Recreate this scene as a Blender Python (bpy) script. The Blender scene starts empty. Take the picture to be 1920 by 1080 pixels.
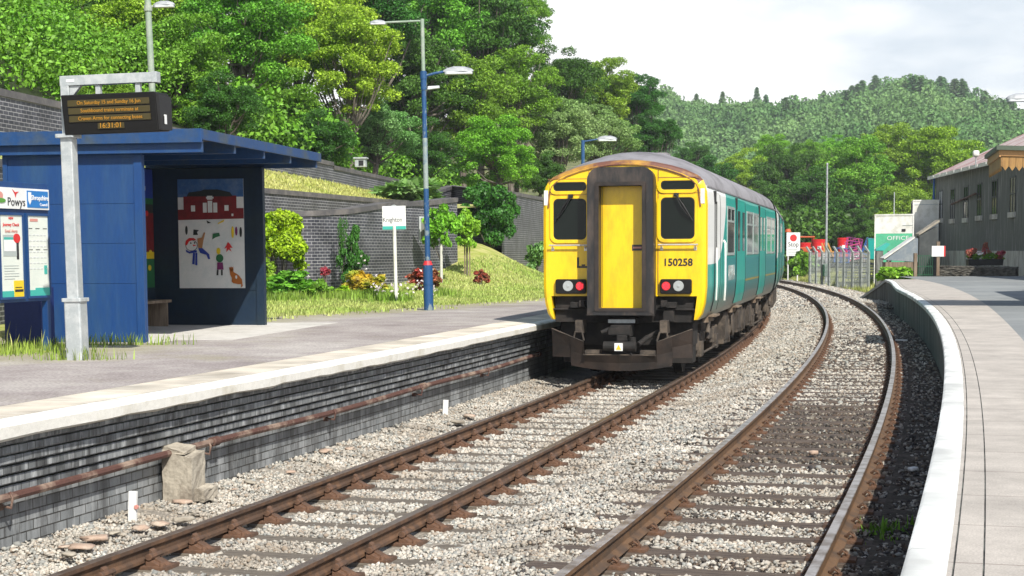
import bpy, math, random
import numpy as np
from mathutils import Vector, Matrix

# ------------------------------------------------------------------ camera, world, sun
scene = bpy.context.scene
col = scene.collection
R = math.radians
H = 2.18                       # lens height above the left rails
PITCH = math.atan(250/3000); ROLL = 0.0054
_f = Vector((0, math.cos(PITCH), -math.sin(PITCH)))
_r0 = Vector((1, 0, 0)); _u0 = Vector((0, math.sin(PITCH), math.cos(PITCH)))
_r = _r0*math.cos(ROLL) - _u0*math.sin(ROLL); _u = _u0*math.cos(ROLL) + _r0*math.sin(ROLL)
cd = bpy.data.cameras.new('camera'); cam = bpy.data.objects.new('camera', cd); col.objects.link(cam)
cd.sensor_width = 36; cd.lens = 36*3000/1920; cd.shift_y = 180/1920; cd.clip_end = 5000; cd.clip_start = 0.05
m = Matrix.Identity(4)
for i in range(3):
    m[i][0] = _r[i]; m[i][1] = _u[i]; m[i][2] = -_f[i]
m[2][3] = H
cam.matrix_world = m
scene.camera = cam

SUN_EL = 43.0
SUN_AZ = (0.37, -0.93)          # horizontal direction towards the sun (behind and right of the camera)
_l = math.hypot(*SUN_AZ); SUN_AZ = (SUN_AZ[0]/_l, SUN_AZ[1]/_l)
to_sun = Vector((SUN_AZ[0]*math.cos(R(SUN_EL)), SUN_AZ[1]*math.cos(R(SUN_EL)), math.sin(R(SUN_EL))))
sd = bpy.data.lights.new('sun', 'SUN'); sd.energy = 4.9; sd.angle = R(0.55); sd.color = (1.0, 0.95, 0.86)
so = bpy.data.objects.new('sun', sd); col.objects.link(so)
so.rotation_euler = to_sun.to_track_quat('Z', 'Y').to_euler(); so.location = (30, -60, 80)

world = bpy.data.worlds.new('World'); scene.world = world; world.use_nodes = True
nt = world.node_tree; N = nt.nodes; Lk = nt.links; N.clear()
wo = N.new('ShaderNodeOutputWorld'); bg = N.new('ShaderNodeBackground'); bg.inputs[1].default_value = 0.10
sky = N.new('ShaderNodeTexSky'); sky.sky_type = 'NISHITA'; sky.sun_disc = False
sky.sun_elevation = R(SUN_EL); sky.sun_rotation = math.atan2(SUN_AZ[0], SUN_AZ[1])
tc = N.new('ShaderNodeTexCoord'); mp = N.new('ShaderNodeMapping'); mp.inputs['Scale'].default_value = (1, 1, 3.2)
mp.inputs['Location'].default_value = (1.7, 0.3, 1.15)
nz = N.new('ShaderNodeTexNoise'); nz.inputs['Scale'].default_value = 3.6; nz.inputs['Detail'].default_value = 8; nz.inputs['Roughness'].default_value = 0.5
ramp = N.new('ShaderNodeValToRGB'); ramp.color_ramp.elements[0].position = 0.36; ramp.color_ramp.elements[1].position = 0.50
ramp.color_ramp.elements[0].color = (6.5, 7.2, 7.9, 1); ramp.color_ramp.elements[1].color = (10.8, 10.8, 10.8, 1)
sep = N.new('ShaderNodeSeparateXYZ'); mr = N.new('ShaderNodeMapRange')
mr.inputs['From Min'].default_value = 0.17; mr.inputs['From Max'].default_value = 0.42; mr.inputs['To Min'].default_value = 1.0; mr.inputs['To Max'].default_value = 0.08
mx = N.new('ShaderNodeMixRGB')
Lk.new(tc.outputs['Generated'], mp.inputs[0]); Lk.new(mp.outputs[0], nz.inputs['Vector']); Lk.new(nz.outputs['Fac'], ramp.inputs[0])
Lk.new(tc.outputs['Generated'], sep.inputs[0]); Lk.new(sep.outputs['Z'], mr.inputs['Value'])
Lk.new(mr.outputs[0], mx.inputs[0]); Lk.new(sky.outputs[0], mx.inputs[1]); Lk.new(ramp.outputs[0], mx.inputs[2])
Lk.new(mx.outputs[0], bg.inputs[0]); Lk.new(bg.outputs[0], wo.inputs[0])
scene.view_settings.view_transform = 'Standard'; scene.view_settings.look = 'None'; scene.view_settings.gamma = 1
scene.view_settings.use_curve_mapping = False
scene.view_settings.exposure = 0.30
scene.cycles.max_bounces = 6; scene.cycles.diffuse_bounces = 3; scene.cycles.glossy_bounces = 3; scene.cycles.transmission_bounces = 4
scene.cycles.volume_bounces = 0; scene.cycles.transparent_max_bounces = 8; scene.cycles.caustics_reflective = False; scene.cycles.caustics_refractive = False

# ------------------------------------------------------------------ coordinates
CX_, CY_, RL = -383.76, 122.29, 397.40      # both tracks and both platform edges are concentric arcs
A0 = math.asin(-CY_/RL)
def W(s, n, z=0.0):
    a = A0 + s/RL; r = RL + n
    return Vector((CX_ + r*math.cos(a), CY_ + r*math.sin(a), z))
def SY(Y, n=0.0): return (math.asin((Y-CY_)/(RL+n)) - A0)*RL
def SNof(x, y):
    return ((math.atan2(y-CY_, x-CX_) - A0)*RL, math.hypot(x-CX_, y-CY_) - RL)
def FR(s, n=0.0, z=0.0):
    """frame on the arc: x to the right, y along the line, z up"""
    a = A0 + s/RL
    rt = Vector((math.cos(a), math.sin(a), 0)); al = Vector((-math.sin(a), math.cos(a), 0)); p = W(s, n, z)
    return Matrix(((rt.x, al.x, 0, p.x), (rt.y, al.y, 0, p.y), (0, 0, 1, p.z), (0, 0, 0, 1)))
def frame(o, ydir, z=None):
    """frame at o with y along ydir (horizontal), x to its right"""
    y = Vector((ydir[0], ydir[1], 0)).normalized(); x = Vector((y.y, -y.x, 0))
    oz = o[2] if z is None else z
    return Matrix(((x.x, y.x, 0, o[0]), (x.y, y.y, 0, o[1]), (0, 0, 1, oz), (0, 0, 0, 1)))
def at(u, v, Y):
    """a surveyed point: direction read from the photograph, true distance Y"""
    d = _f*3000 + _r*(u-960) - _u*(v-720)
    return Vector((0, 0, H)) + d*(Y/d.y)
def onz(u, v, z):
    d = _f*3000 + _r*(u-960) - _u*(v-720)
    return Vector((0, 0, H)) + d*((z-H)/d.z)

# ------------------------------------------------------------------ materials
def nodes_of(name):
    mt = bpy.data.materials.new(name); mt.use_nodes = True
    t = mt.node_tree; return mt, t, t.nodes, t.links, t.nodes['Principled BSDF']
def c4(c): return (c[0], c[1], c[2], 1)
def mat(name, c, rough=0.6, metal=0.0, c2=None, sc=3.0, lo=0.45, hi=0.62, bump=0.0, bsc=40.0, spec=0.5, stretch=None, emit=0.0, coat=0.0, bdist=0.01, fine=0.12):
    """base colour with a second wear / dirt colour broken up by noise, a fine value jitter and bump"""
    mt, t, n, l, p = nodes_of(name)
    p.inputs['Roughness'].default_value = rough; p.inputs['Metallic'].default_value = metal
    p.inputs['Specular IOR Level'].default_value = spec; p.inputs['Coat Weight'].default_value = coat
    tcn = n.new('ShaderNodeTexCoord'); mpn = n.new('ShaderNodeMapping'); l.new(tcn.outputs['Object'], mpn.inputs[0])
    if stretch: mpn.inputs['Scale'].default_value = stretch
    out = None
    base = n.new('ShaderNodeRGB'); base.outputs[0].default_value = c4(c); out = base.outputs[0]
    if c2 is not None:
        a = n.new('ShaderNodeTexNoise'); a.inputs['Scale'].default_value = sc; a.inputs['Detail'].default_value = 7; a.inputs['Roughness'].default_value = 0.62
        l.new(mpn.outputs[0], a.inputs['Vector'])
        rr = n.new('ShaderNodeMapRange'); rr.inputs['From Min'].default_value = lo; rr.inputs['From Max'].default_value = hi
        l.new(a.outputs['Fac'], rr.inputs['Value'])
        x = n.new('ShaderNodeMixRGB'); x.inputs[2].default_value = c4(c2); l.new(rr.outputs[0], x.inputs[0]); l.new(out, x.inputs[1]); out = x.outputs[0]
    if fine:
        b = n.new('ShaderNodeTexNoise'); b.inputs['Scale'].default_value = sc*9; b.inputs['Detail'].default_value = 4
        l.new(mpn.outputs[0], b.inputs['Vector'])
        rr = n.new('ShaderNodeMapRange'); rr.inputs['To Min'].default_value = 1-fine*2; rr.inputs['To Max'].default_value = 1+fine*2
        l.new(b.outputs['Fac'], rr.inputs['Value'])
        h = n.new('ShaderNodeHueSaturation'); l.new(rr.outputs[0], h.inputs['Value']); l.new(out, h.inputs['Color']); out = h.outputs[0]
    l.new(out, p.inputs['Base Color'])
    if emit: l.new(out, p.inputs['Emission Color']); p.inputs['Emission Strength'].default_value = emit
    if bump:
        b2 = n.new('ShaderNodeTexNoise'); b2.inputs['Scale'].default_value = bsc; b2.inputs['Detail'].default_value = 5
        l.new(mpn.outputs[0], b2.inputs['Vector'])
        bn = n.new('ShaderNodeBump'); bn.inputs['Strength'].default_value = bump; bn.inputs['Distance'].default_value = bdist
        l.new(b2.outputs['Fac'], bn.inputs['Height']); l.new(bn.outputs[0], p.inputs['Normal'])
    return mt

def brick(name, c1, c2, mortar,  bw=0.225, bh=0.075, msize=0.006, streak=(0.5, 0.5, 0.5), samt=0.0, white=0.0, offset=0.5, rough=0.45, dark=0.0):
    """brick courses laid by UV in metres (u along the wall, v up)"""
    mt, t, n, l, p = nodes_of(name)
    uv = n.new('ShaderNodeUVMap'); b = n.new('ShaderNodeTexBrick')
    b.inputs['Scale'].default_value = 1.0; b.inputs['Brick Width'].default_value = bw; b.inputs['Row Height'].default_value = bh
    b.inputs['Mortar Size'].default_value = msize; b.inputs['Mortar Smooth'].default_value = 0.25; b.offset = offset
    b.inputs['Color1'].default_value = c4(c1); b.inputs['Color2'].default_value = c4(c2); b.inputs['Mortar'].default_value = c4(mortar); b.inputs['Bias'].default_value = 0.0
    l.new(uv.outputs[0], b.inputs['Vector'])
    out = b.outputs['Color']
    # patchy tone over several bricks
    nz_ = n.new('ShaderNodeTexNoise'); nz_.inputs['Scale'].default_value = 1.3; nz_.inputs['Detail'].default_value = 6; l.new(uv.outputs[0], nz_.inputs['Vector'])
    rr = n.new('ShaderNodeMapRange'); rr.inputs['From Min'].default_value = 0.3; rr.inputs['From Max'].default_value = 0.7; rr.inputs['To Min'].default_value = 0.6; rr.inputs['To Max'].default_value = 1.4
    l.new(nz_.outputs['Fac'], rr.inputs['Value'])
    h = n.new('ShaderNodeHueSaturation'); l.new(rr.outputs[0], h.inputs['Value']); l.new(out, h.inputs['Color']); out = h.outputs[0]
    if samt:   # lime and soot streaks running down
        mpn = n.new('ShaderNodeMapping'); mpn.inputs['Scale'].default_value = (7, 0.9, 1); l.new(uv.outputs[0], mpn.inputs[0])
        z2 = n.new('ShaderNodeTexNoise'); z2.inputs['Scale'].default_value = 1.6; z2.inputs['Detail'].default_value = 8; z2.inputs['Roughness'].default_value = 0.7; l.new(mpn.outputs[0], z2.inputs['Vector'])
        r2 = n.new('ShaderNodeMapRange'); r2.inputs['From Min'].default_value = 0.5; r2.inputs['From Max'].default_value = 0.72; r2.inputs['To Max'].default_value = samt
        l.new(z2.outputs['Fac'], r2.inputs['Value'])
        x = n.new('ShaderNodeMixRGB'); x.inputs[2].default_value = c4(streak); l.new(r2.outputs[0], x.inputs[0]); l.new(out, x.inputs[1]); out = x.outputs[0]
    if dark:
        mpn = n.new('ShaderNodeMapping'); mpn.inputs['Scale'].default_value = (4, 0.7, 1); mpn.inputs['Location'].default_value = (5, 3, 1); l.new(uv.outputs[0], mpn.inputs[0])
        z2 = n.new('ShaderNodeTexNoise'); z2.inputs['Scale'].default_value = 1.1; z2.inputs['Detail'].default_value = 8; z2.inputs['Roughness'].default_value = 0.7; l.new(mpn.outputs[0], z2.inputs['Vector'])
        r2 = n.new('ShaderNodeMapRange'); r2.inputs['From Min'].default_value = 0.47; r2.inputs['From Max'].default_value = 0.6; r2.inputs['To Max'].default_value = dark
        l.new(z2.outputs['Fac'], r2.inputs['Value'])
        x = n.new('ShaderNodeMixRGB'); x.inputs[2].default_value = (0.015, 0.015, 0.016, 1); l.new(r2.outputs[0], x.inputs[0]); l.new(out, x.inputs[1]); out = x.outputs[0]
    l.new(out, p.inputs['Base Color']); p.inputs['Roughness'].default_value = rough
    bn = n.new('ShaderNodeBump'); bn.inputs['Strength'].default_value = 0.8; bn.inputs['Distance'].default_value = 0.006; bn.invert = True
    l.new(b.outputs['Fac'], bn.inputs['Height']); l.new(bn.outputs[0], p.inputs['Normal'])
    return mt

def leafmat(name, c, c2, trans=0.16, rough=0.5, osc=0.35, lo=0.5, hi=1.65):
    mt, t, n, l, p = nodes_of(name)
    g = n.new('ShaderNodeNewGeometry'); oi = n.new('ShaderNodeObjectInfo'); tcn = n.new('ShaderNodeTexCoord')
    nz_ = n.new('ShaderNodeTexNoise'); nz_.inputs['Scale'].default_value = osc; nz_.inputs['Detail'].default_value = 3; l.new(tcn.outputs['Object'], nz_.inputs['Vector'])
    rr0 = n.new('ShaderNodeMapRange'); rr0.inputs['From Min'].default_value = 0.35; rr0.inputs['From Max'].default_value = 0.65; l.new(nz_.outputs['Fac'], rr0.inputs['Value'])
    x = n.new('ShaderNodeMixRGB'); x.inputs[1].default_value = c4(c); x.inputs[2].default_value = c4(c2); l.new(rr0.outputs[0], x.inputs[0])
    rr = n.new('ShaderNodeMapRange'); rr.inputs['To Min'].default_value = lo; rr.inputs['To Max'].default_value = hi; l.new(g.outputs['Random Per Island'], rr.inputs['Value'])
    r2 = n.new('ShaderNodeMapRange'); r2.inputs['To Min'].default_value = 0.475; r2.inputs['To Max'].default_value = 0.52; l.new(oi.outputs['Random'], r2.inputs['Value'])
    h = n.new('ShaderNodeHueSaturation'); l.new(x.outputs[0], h.inputs['Color']); l.new(rr.outputs[0], h.inputs['Value']); l.new(r2.outputs[0], h.inputs['Hue'])
    l.new(h.outputs[0], p.inputs['Base Color']); p.inputs['Roughness'].default_value = rough; p.inputs['Specular IOR Level'].default_value = 0.3
    tr = n.new('ShaderNodeBsdfTranslucent'); h2 = n.new('ShaderNodeHueSaturation'); h2.inputs['Value'].default_value = 1.5; h2.inputs['Saturation'].default_value = 1.1
    l.new(h.outputs[0], h2.inputs['Color']); l.new(h2.outputs[0], tr.inputs[0])
    ms = n.new('ShaderNodeMixShader'); ms.inputs[0].default_value = trans
    l.new(p.outputs[0], ms.inputs[1]); l.new(tr.outputs[0], ms.inputs[2]); l.new(ms.outputs[0], n['Material Output'].inputs[0])
    return mt

M = {}
M['yellow'] = mat('yellow_paint', (0.92, 0.60, 0.006), 0.33, c2=(0.60, 0.34, 0.014), sc=2.4, lo=0.50, hi=0.80, stretch=(1.6, 1.6, 0.5), fine=0.04, coat=0.2)
M['rustrim'] = mat('rusty_rim', (0.55, 0.30, 0.035), 0.6, c2=(0.15, 0.06, 0.04), sc=1.6, lo=0.36, hi=0.54)
M['gangway'] = mat('sooty_gangway', (0.020, 0.020, 0.021), 0.45, c2=(0.10, 0.075, 0.06), sc=3.0, lo=0.48, hi=0.70, stretch=(1, 1, 0.35), bump=0.2)
M['white'] = mat('white_paint', (0.80, 0.80, 0.76), 0.4, c2=(0.62, 0.62, 0.56), sc=2.0, fine=0.03)
M['roofgrey'] = mat('train_roof_grey', (0.27, 0.26, 0.275), 0.55, c2=(0.15, 0.14, 0.145), sc=1.2, fine=0.05)
M['glass'] = mat('dark_glass', (0.006, 0.010, 0.008), 0.05, spec=0.22, fine=0)
M['black'] = mat('black_rubber', (0.015, 0.015, 0.016), 0.6)
M['lampbox'] = mat('black_plastic', (0.008, 0.008, 0.008), 0.5, spec=0.3)
M['under'] = mat('underframe_dirt', (0.045, 0.036, 0.029), 0.8, c2=(0.12, 0.095, 0.072), sc=4.0, bump=0.3)
M['underdark'] = mat('underframe_dark', (0.010, 0.009, 0.008), 0.8, c2=(0.028, 0.022, 0.019), sc=5.0)
M['plough'] = mat('plough_brown', (0.042, 0.030, 0.024), 0.5, c2=(0.014, 0.012, 0.011), sc=2.0, bump=0.2)
M['chrome'] = mat('worn_handrail', (0.62, 0.6, 0.55), 0.35, metal=0.5)
M['redlamp'] = mat('red_lamp', (0.9, 0.03, 0.05), 0.3, emit=0.9, fine=0)
M['headlamp'] = mat('clear_lamp', (0.45, 0.48, 0.48), 0.15, metal=0.3, fine=0)
M['rail'] = mat('rail_rust', (0.085, 0.05, 0.032), 0.75, c2=(0.15, 0.082, 0.045), sc=6.0, bump=0.3, bsc=60)
M['railorange'] = mat('rail_orange', (0.155, 0.088, 0.045), 0.7, c2=(0.085, 0.055, 0.036), sc=4.0, bump=0.3, bsc=60)
M['railtop'] = mat('rail_running_face', (0.50, 0.45, 0.42), 0.33, metal=0.7, c2=(0.20, 0.14, 0.10), sc=5.0)
M['railtopbrown'] = mat('rail_dull_top', (0.20, 0.15, 0.115), 0.4, metal=0.5, c2=(0.13, 0.085, 0.055), sc=5.0)
M['chair'] = mat('chair_rust', (0.085, 0.05, 0.033), 0.85, c2=(0.15, 0.078, 0.045), sc=9.0, bump=0.5, bsc=50)
M['sleeper'] = mat('sleeper_wood', (0.17, 0.145, 0.115), 0.9, c2=(0.10, 0.085, 0.068), sc=3.0, stretch=(1, 8, 8), bump=0.6, bsc=30)
M['sleeperdark'] = mat('sleeper_wood_dark', (0.12, 0.092, 0.072), 0.9, c2=(0.05, 0.036, 0.03), sc=3.0, stretch=(1, 8, 8), bump=0.6, bsc=30)
M['blue'] = mat('shelter_blue', (0.006, 0.048, 0.175), 0.5, c2=(0.022, 0.072, 0.17), sc=2.2, lo=0.42, hi=0.72, stretch=(1.6, 1.6, 0.3), fine=0.09, bump=0.15, bsc=8)
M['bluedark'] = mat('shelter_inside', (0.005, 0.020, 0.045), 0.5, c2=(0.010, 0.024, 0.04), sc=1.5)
M['bluewood'] = mat('shelter_fascia', (0.009, 0.055, 0.175), 0.5, c2=(0.05, 0.075, 0.10), sc=2.2, lo=0.5, hi=0.7)
M['feltroof'] = mat('roof_felt', (0.10, 0.10, 0.10), 0.9, c2=(0.06, 0.065, 0.05), sc=1.0)
M['galv'] = mat('galvanised_steel', (0.42, 0.46, 0.47), 0.45, metal=0.25, c2=(0.55, 0.58, 0.58), sc=7.0, fine=0.06)
M['paleblue'] = mat('flaking_blue_pole', (0.015, 0.075, 0.20), 0.5, c2=(0.20, 0.26, 0.28), sc=3.5, lo=0.55, hi=0.6, stretch=(1, 1, 0.6))
M['bandpole'] = mat('bare_pole', (0.28, 0.34, 0.32), 0.5, c2=(0.12, 0.2, 0.28), sc=2.5, lo=0.5, hi=0.62)
M['greenpole'] = mat('pale_green_pole', (0.26, 0.34, 0.26), 0.5, c2=(0.36, 0.40, 0.34), sc=4.0)
M['redband'] = mat('red_band', (0.6, 0.03, 0.04), 0.5)
M['lampshell'] = mat('lamp_shell', (0.38, 0.40, 0.42), 0.5, c2=(0.24, 0.26, 0.28), sc=6.0)
M['lens'] = mat('lamp_lens', (0.62, 0.66, 0.68), 0.2, fine=0)
M['signwhite'] = mat('sign_white', (0.82, 0.83, 0.82), 0.4, c2=(0.72, 0.74, 0.74), sc=2.0, fine=0.01)
M['teal'] = mat('teal_band', (0.05, 0.42, 0.36), 0.4, fine=0.01)
M['paper'] = mat('poster_paper', (0.72, 0.76, 0.70), 0.35, c2=(0.66, 0.72, 0.66), sc=2.0, fine=0.01)
M['logoblue'] = mat('logo_blue', (0.02, 0.18, 0.50), 0.4, fine=0)
M['ink'] = mat('ink', (0.02, 0.02, 0.025), 0.5, fine=0)
M['inkgrey'] = mat('grey_ink', (0.40, 0.45, 0.44), 0.5, fine=0)
M['inkpale'] = mat('pale_ink', (0.64, 0.67, 0.67), 0.5, fine=0)
M['inkred'] = mat('red_ink', (0.62, 0.03, 0.03), 0.5, fine=0)
M['inkpink'] = mat('pink_ink', (0.62, 0.28, 0.24), 0.5, fine=0)
M['inkyellow'] = mat('yellow_ink', (0.75, 0.55, 0.02), 0.5, fine=0)
M['inkgreen'] = mat('green_ink', (0.10, 0.30, 0.05), 0.5, fine=0)
M['amber'] = mat('amber_led', (0.42, 0.20, 0.015), 0.5, emit=0.14, fine=0)
M['ledstrip'] = mat('led_panel', (0.045, 0.034, 0.005), 0.3, emit=0.06, fine=0.1, sc=30)
M['coping'] = mat('white_edge_paint', (0.80, 0.785, 0.73), 0.8, c2=(0.62, 0.59, 0.50), sc=2.2, lo=0.5, hi=0.72, bump=0.5, bsc=18, fine=0.06)
M['copingcream'] = brick('cream_edge_slab', (0.56, 0.50, 0.41), (0.66, 0.60, 0.50), (0.36, 0.32, 0.26), bw=0.92, bh=5.0, msize=0.006, streak=(0.72, 0.70, 0.63), samt=0.8, offset=0.0, rough=0.85)
M['edgewhite'] = brick('bright_edge_paint', (0.80, 0.82, 0.79), (0.84, 0.85, 0.82), (0.45, 0.46, 0.44), bw=0.95, bh=5.0, msize=0.005, streak=(0.55, 0.55, 0.52), samt=0.5, offset=0.0, rough=0.75)
M['brickface'] = brick('blue_brick_face', (0.17, 0.185, 0.195), (0.28, 0.295, 0.305), (0.04, 0.04, 0.038), bw=0.20, bh=0.083, msize=0.006, streak=(0.50, 0.52, 0.53), samt=0.6, dark=0.55)
M['corbel'] = brick('blue_brick_corbel', (0.17, 0.183, 0.19), (0.23, 0.245, 0.255), (0.02, 0.02, 0.02), bw=0.115, bh=5.0, msize=0.004, streak=(0.66, 0.69, 0.70), samt=1.0, dark=0.6, offset=0.0)
M['bluebrick'] = brick('blue_brick_wall', (0.034, 0.036, 0.05), (0.07, 0.07, 0.088), (0.34, 0.34, 0.36), bw=0.235, bh=0.088, msize=0.0085, rough=0.5)
M['brickcap'] = mat('blue_brick_coping', (0.10, 0.095, 0.10), 0.6, c2=(0.17, 0.155, 0.15), sc=2.0, bump=0.4, bsc=12)
M['pipe'] = mat('rusty_pipe', (0.10, 0.045, 0.035), 0.8, c2=(0.30, 0.22, 0.17), sc=2.6, lo=0.5, hi=0.64, bump=0.4)
M['oldconc'] = mat('old_concrete', (0.42, 0.38, 0.31), 0.95, c2=(0.24, 0.21, 0.17), sc=5.0, bump=0.5, bsc=30, bdist=0.015)
M['asphalt'] = mat('asphalt', (0.21, 0.225, 0.23), 0.95, c2=(0.27, 0.285, 0.285), sc=0.35, bump=0.3, bsc=80, fine=0.08)
M['tarmac'] = mat('purple_tarmac', (0.30, 0.27, 0.27), 0.95, c2=(0.36, 0.33, 0.31), sc=0.5, lo=0.4, hi=0.65, bump=0.5, bsc=50, fine=0.15)
M['slab'] = mat('pale_concrete', (0.64, 0.62, 0.58), 0.9, c2=(0.52, 0.50, 0.46), sc=1.0)
M['wallconc'] = mat('stained_concrete', (0.20, 0.21, 0.19), 0.9, c2=(0.065, 0.065, 0.062), sc=1.6, lo=0.42, hi=0.58, stretch=(3, 3, 0.35), bump=0.5, bsc=14, fine=0.2)
M['trunk'] = mat('bark', (0.12, 0.10, 0.08), 0.95, c2=(0.20, 0.18, 0.15), sc=2.0, stretch=(4, 4, 0.8), bump=0.6, bsc=10)
M['stake'] = mat('white_tree_guard', (0.58, 0.58, 0.54), 0.7)
M['wood'] = mat('weathered_wood', (0.18, 0.13, 0.09), 0.85, c2=(0.28, 0.22, 0.16), sc=2.0, stretch=(5, 5, 0.6))
M['box'] = mat('utility_blue', (0.006, 0.02, 0.12), 0.55)

# pavers of the right platform: UV in metres, long joints along the edge
def paver_mat():
    mt, t, n, l, p = nodes_of('platform_pavers')
    uv = n.new('ShaderNodeUVMap'); b = n.new('ShaderNodeTexBrick'); b.offset = 0.0
    b.inputs['Scale'].default_value = 1; b.inputs['Brick Width'].default_value = 0.92; b.inputs['Row Height'].default_value = 5.0; b.inputs['Mortar Size'].default_value = 0.008
    b.inputs['Color1'].default_value = (0.44, 0.405, 0.365, 1); b.inputs['Color2'].default_value = (0.49, 0.45, 0.405, 1); b.inputs['Mortar'].default_value = (0.29, 0.25, 0.22, 1)
    l.new(uv.outputs[0], b.inputs['Vector'])
    nz_ = n.new('ShaderNodeTexNoise'); nz_.inputs['Scale'].default_value = 2.0; nz_.inputs['Detail'].default_value = 8; nz_.inputs['Roughness'].default_value = 0.7; l.new(uv.outputs[0], nz_.inputs['Vector'])
    rr = n.new('ShaderNodeMapRange'); rr.inputs['From Min'].default_value = 0.3; rr.inputs['From Max'].default_value = 0.7; rr.inputs['To Min'].default_value = 0.74; rr.inputs['To Max'].default_value = 1.18; l.new(nz_.outputs['Fac'], rr.inputs['Value'])
    h = n.new('ShaderNodeHueSaturation'); l.new(rr.outputs[0], h.inputs['Value']); l.new(b.outputs['Color'], h.inputs['Color'])
    nf = n.new('ShaderNodeTexNoise'); nf.inputs['Scale'].default_value = 90; l.new(uv.outputs[0], nf.inputs['Vector'])
    r3 = n.new('ShaderNodeMapRange'); r3.inputs['From Min'].default_value = 0.3; r3.inputs['From Max'].default_value = 0.7; r3.inputs['To Min'].default_value = 0.86; r3.inputs['To Max'].default_value = 1.12; l.new(nf.outputs['Fac'], r3.inputs['Value'])
    h2 = n.new('ShaderNodeHueSaturation'); l.new(r3.outputs[0], h2.inputs['Value']); l.new(h.outputs[0], h2.inputs['Color'])
    l.new(h2.outputs[0], p.inputs['Base Color']); p.inputs['Roughness'].default_value = 0.9
    bn = n.new('ShaderNodeBump'); bn.inputs['Strength'].default_value = 0.4; bn.inputs['Distance'].default_value = 0.004; l.new(nf.outputs['Fac'], bn.inputs['Height']); l.new(bn.outputs[0], p.inputs['Normal'])
    return mt
M['paver'] = paver_mat()

# body side of the train, coloured by its own coordinates (x across, y back from the cab, z up)
def side_mat():
    mt, t, n, l, p = nodes_of('train_side_paint')
    tcn = n.new('ShaderNodeTexCoord'); sp = n.new('ShaderNodeSeparateXYZ'); l.new(tcn.outputs['Object'], sp.inputs[0])
    def math_(op, a, b=None, c=None):
        q = n.new('ShaderNodeMath'); q.operation = op
        for i, x in enumerate((a, b, c)):
            if x is None: continue
            if isinstance(x, (int, float)): q.inputs[i].default_value = x
            else: l.new(x, q.inputs[i])
        return q.outputs[0]
    Y, Z = sp.outputs['Y'], sp.outputs['Z']
    teal = n.new('ShaderNodeRGB'); teal.outputs[0].default_value = (0.002, 0.37, 0.31, 1)
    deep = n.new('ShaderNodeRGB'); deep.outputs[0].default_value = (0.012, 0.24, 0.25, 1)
    # white cab end: y < 3.4 and above a swoosh that climbs towards the back
    sw = math_('ADD', math_('MULTIPLY', math_('POWER', math_('DIVIDE', Y, 3.4), 5.0), 1.2), 1.93)
    wmask = math_('MULTIPLY', math_('GREATER_THAN', Z, sw), math_('LESS_THAN', Y, 3.45))
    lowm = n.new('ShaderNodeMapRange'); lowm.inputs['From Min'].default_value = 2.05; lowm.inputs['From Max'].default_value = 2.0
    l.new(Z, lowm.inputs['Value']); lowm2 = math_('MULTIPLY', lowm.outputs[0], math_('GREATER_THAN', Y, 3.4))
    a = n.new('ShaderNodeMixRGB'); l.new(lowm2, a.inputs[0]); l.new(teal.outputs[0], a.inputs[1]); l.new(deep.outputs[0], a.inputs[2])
    b = n.new('ShaderNodeMixRGB'); l.new(wmask, b.inputs[0]); l.new(a.outputs[0], b.inputs[1]); b.inputs[2].default_value = (0.92, 0.93, 0.90, 1)
    # thin gold line
    gl = math_('MULTIPLY', math_('COMPARE', Z, 1.53, 0.022), math_('GREATER_THAN', Y, 7.6))
    g_ = n.new('ShaderNodeMixRGB'); l.new(gl, g_.inputs[0]); l.new(b.outputs[0], g_.inputs[1]); g_.inputs[2].default_value = (0.42, 0.33, 0.03, 1)
    # road dirt thrown up from below
    nz_ = n.new('ShaderNodeTexNoise'); nz_.inputs['Scale'].default_value = 2.2; nz_.inputs['Detail'].default_value = 8; l.new(tcn.outputs['Object'], nz_.inputs['Vector'])
    dz = n.new('ShaderNodeMapRange'); dz.inputs['From Min'].default_value = 1.62; dz.inputs['From Max'].default_value = 1.08; l.new(Z, dz.inputs['Value'])
    dm = math_('MULTIPLY', dz.outputs[0], math_('ADD', nz_.outputs['Fac'], 0.55)); dmc = n.new('ShaderNodeClamp'); l.new(dm, dmc.inputs[0])
    d = n.new('ShaderNodeMixRGB'); l.new(math_('MULTIPLY', dmc.outputs[0], 0.85), d.inputs[0]); l.new(g_.outputs[0], d.inputs[1]); d.inputs[2].default_value = (0.17, 0.14, 0.115, 1)
    l.new(d.outputs[0], p.inputs['Base Color']); p.inputs['Roughness'].default_value = 0.32; p.inputs['Coat Weight'].default_value = 0.05
    nb = n.new('ShaderNodeTexNoise'); nb.inputs['Scale'].default_value = 1.1; l.new(tcn.outputs['Object'], nb.inputs['Vector'])
    bn = n.new('ShaderNodeBump'); bn.inputs['Strength'].default_value = 0.25; bn.inputs['Distance'].default_value = 0.02; l.new(nb.outputs['Fac'], bn.inputs['Height']); l.new(bn.outputs[0], p.inputs['Normal'])
    return mt
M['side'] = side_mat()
M['doorteal'] = mat('door_teal', (0.003, 0.42, 0.34), 0.3, c2=(0.01, 0.34, 0.30), sc=1.2, fine=0.02)
M['frame'] = mat('window_frame', (0.35, 0.40, 0.38), 0.4)

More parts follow.
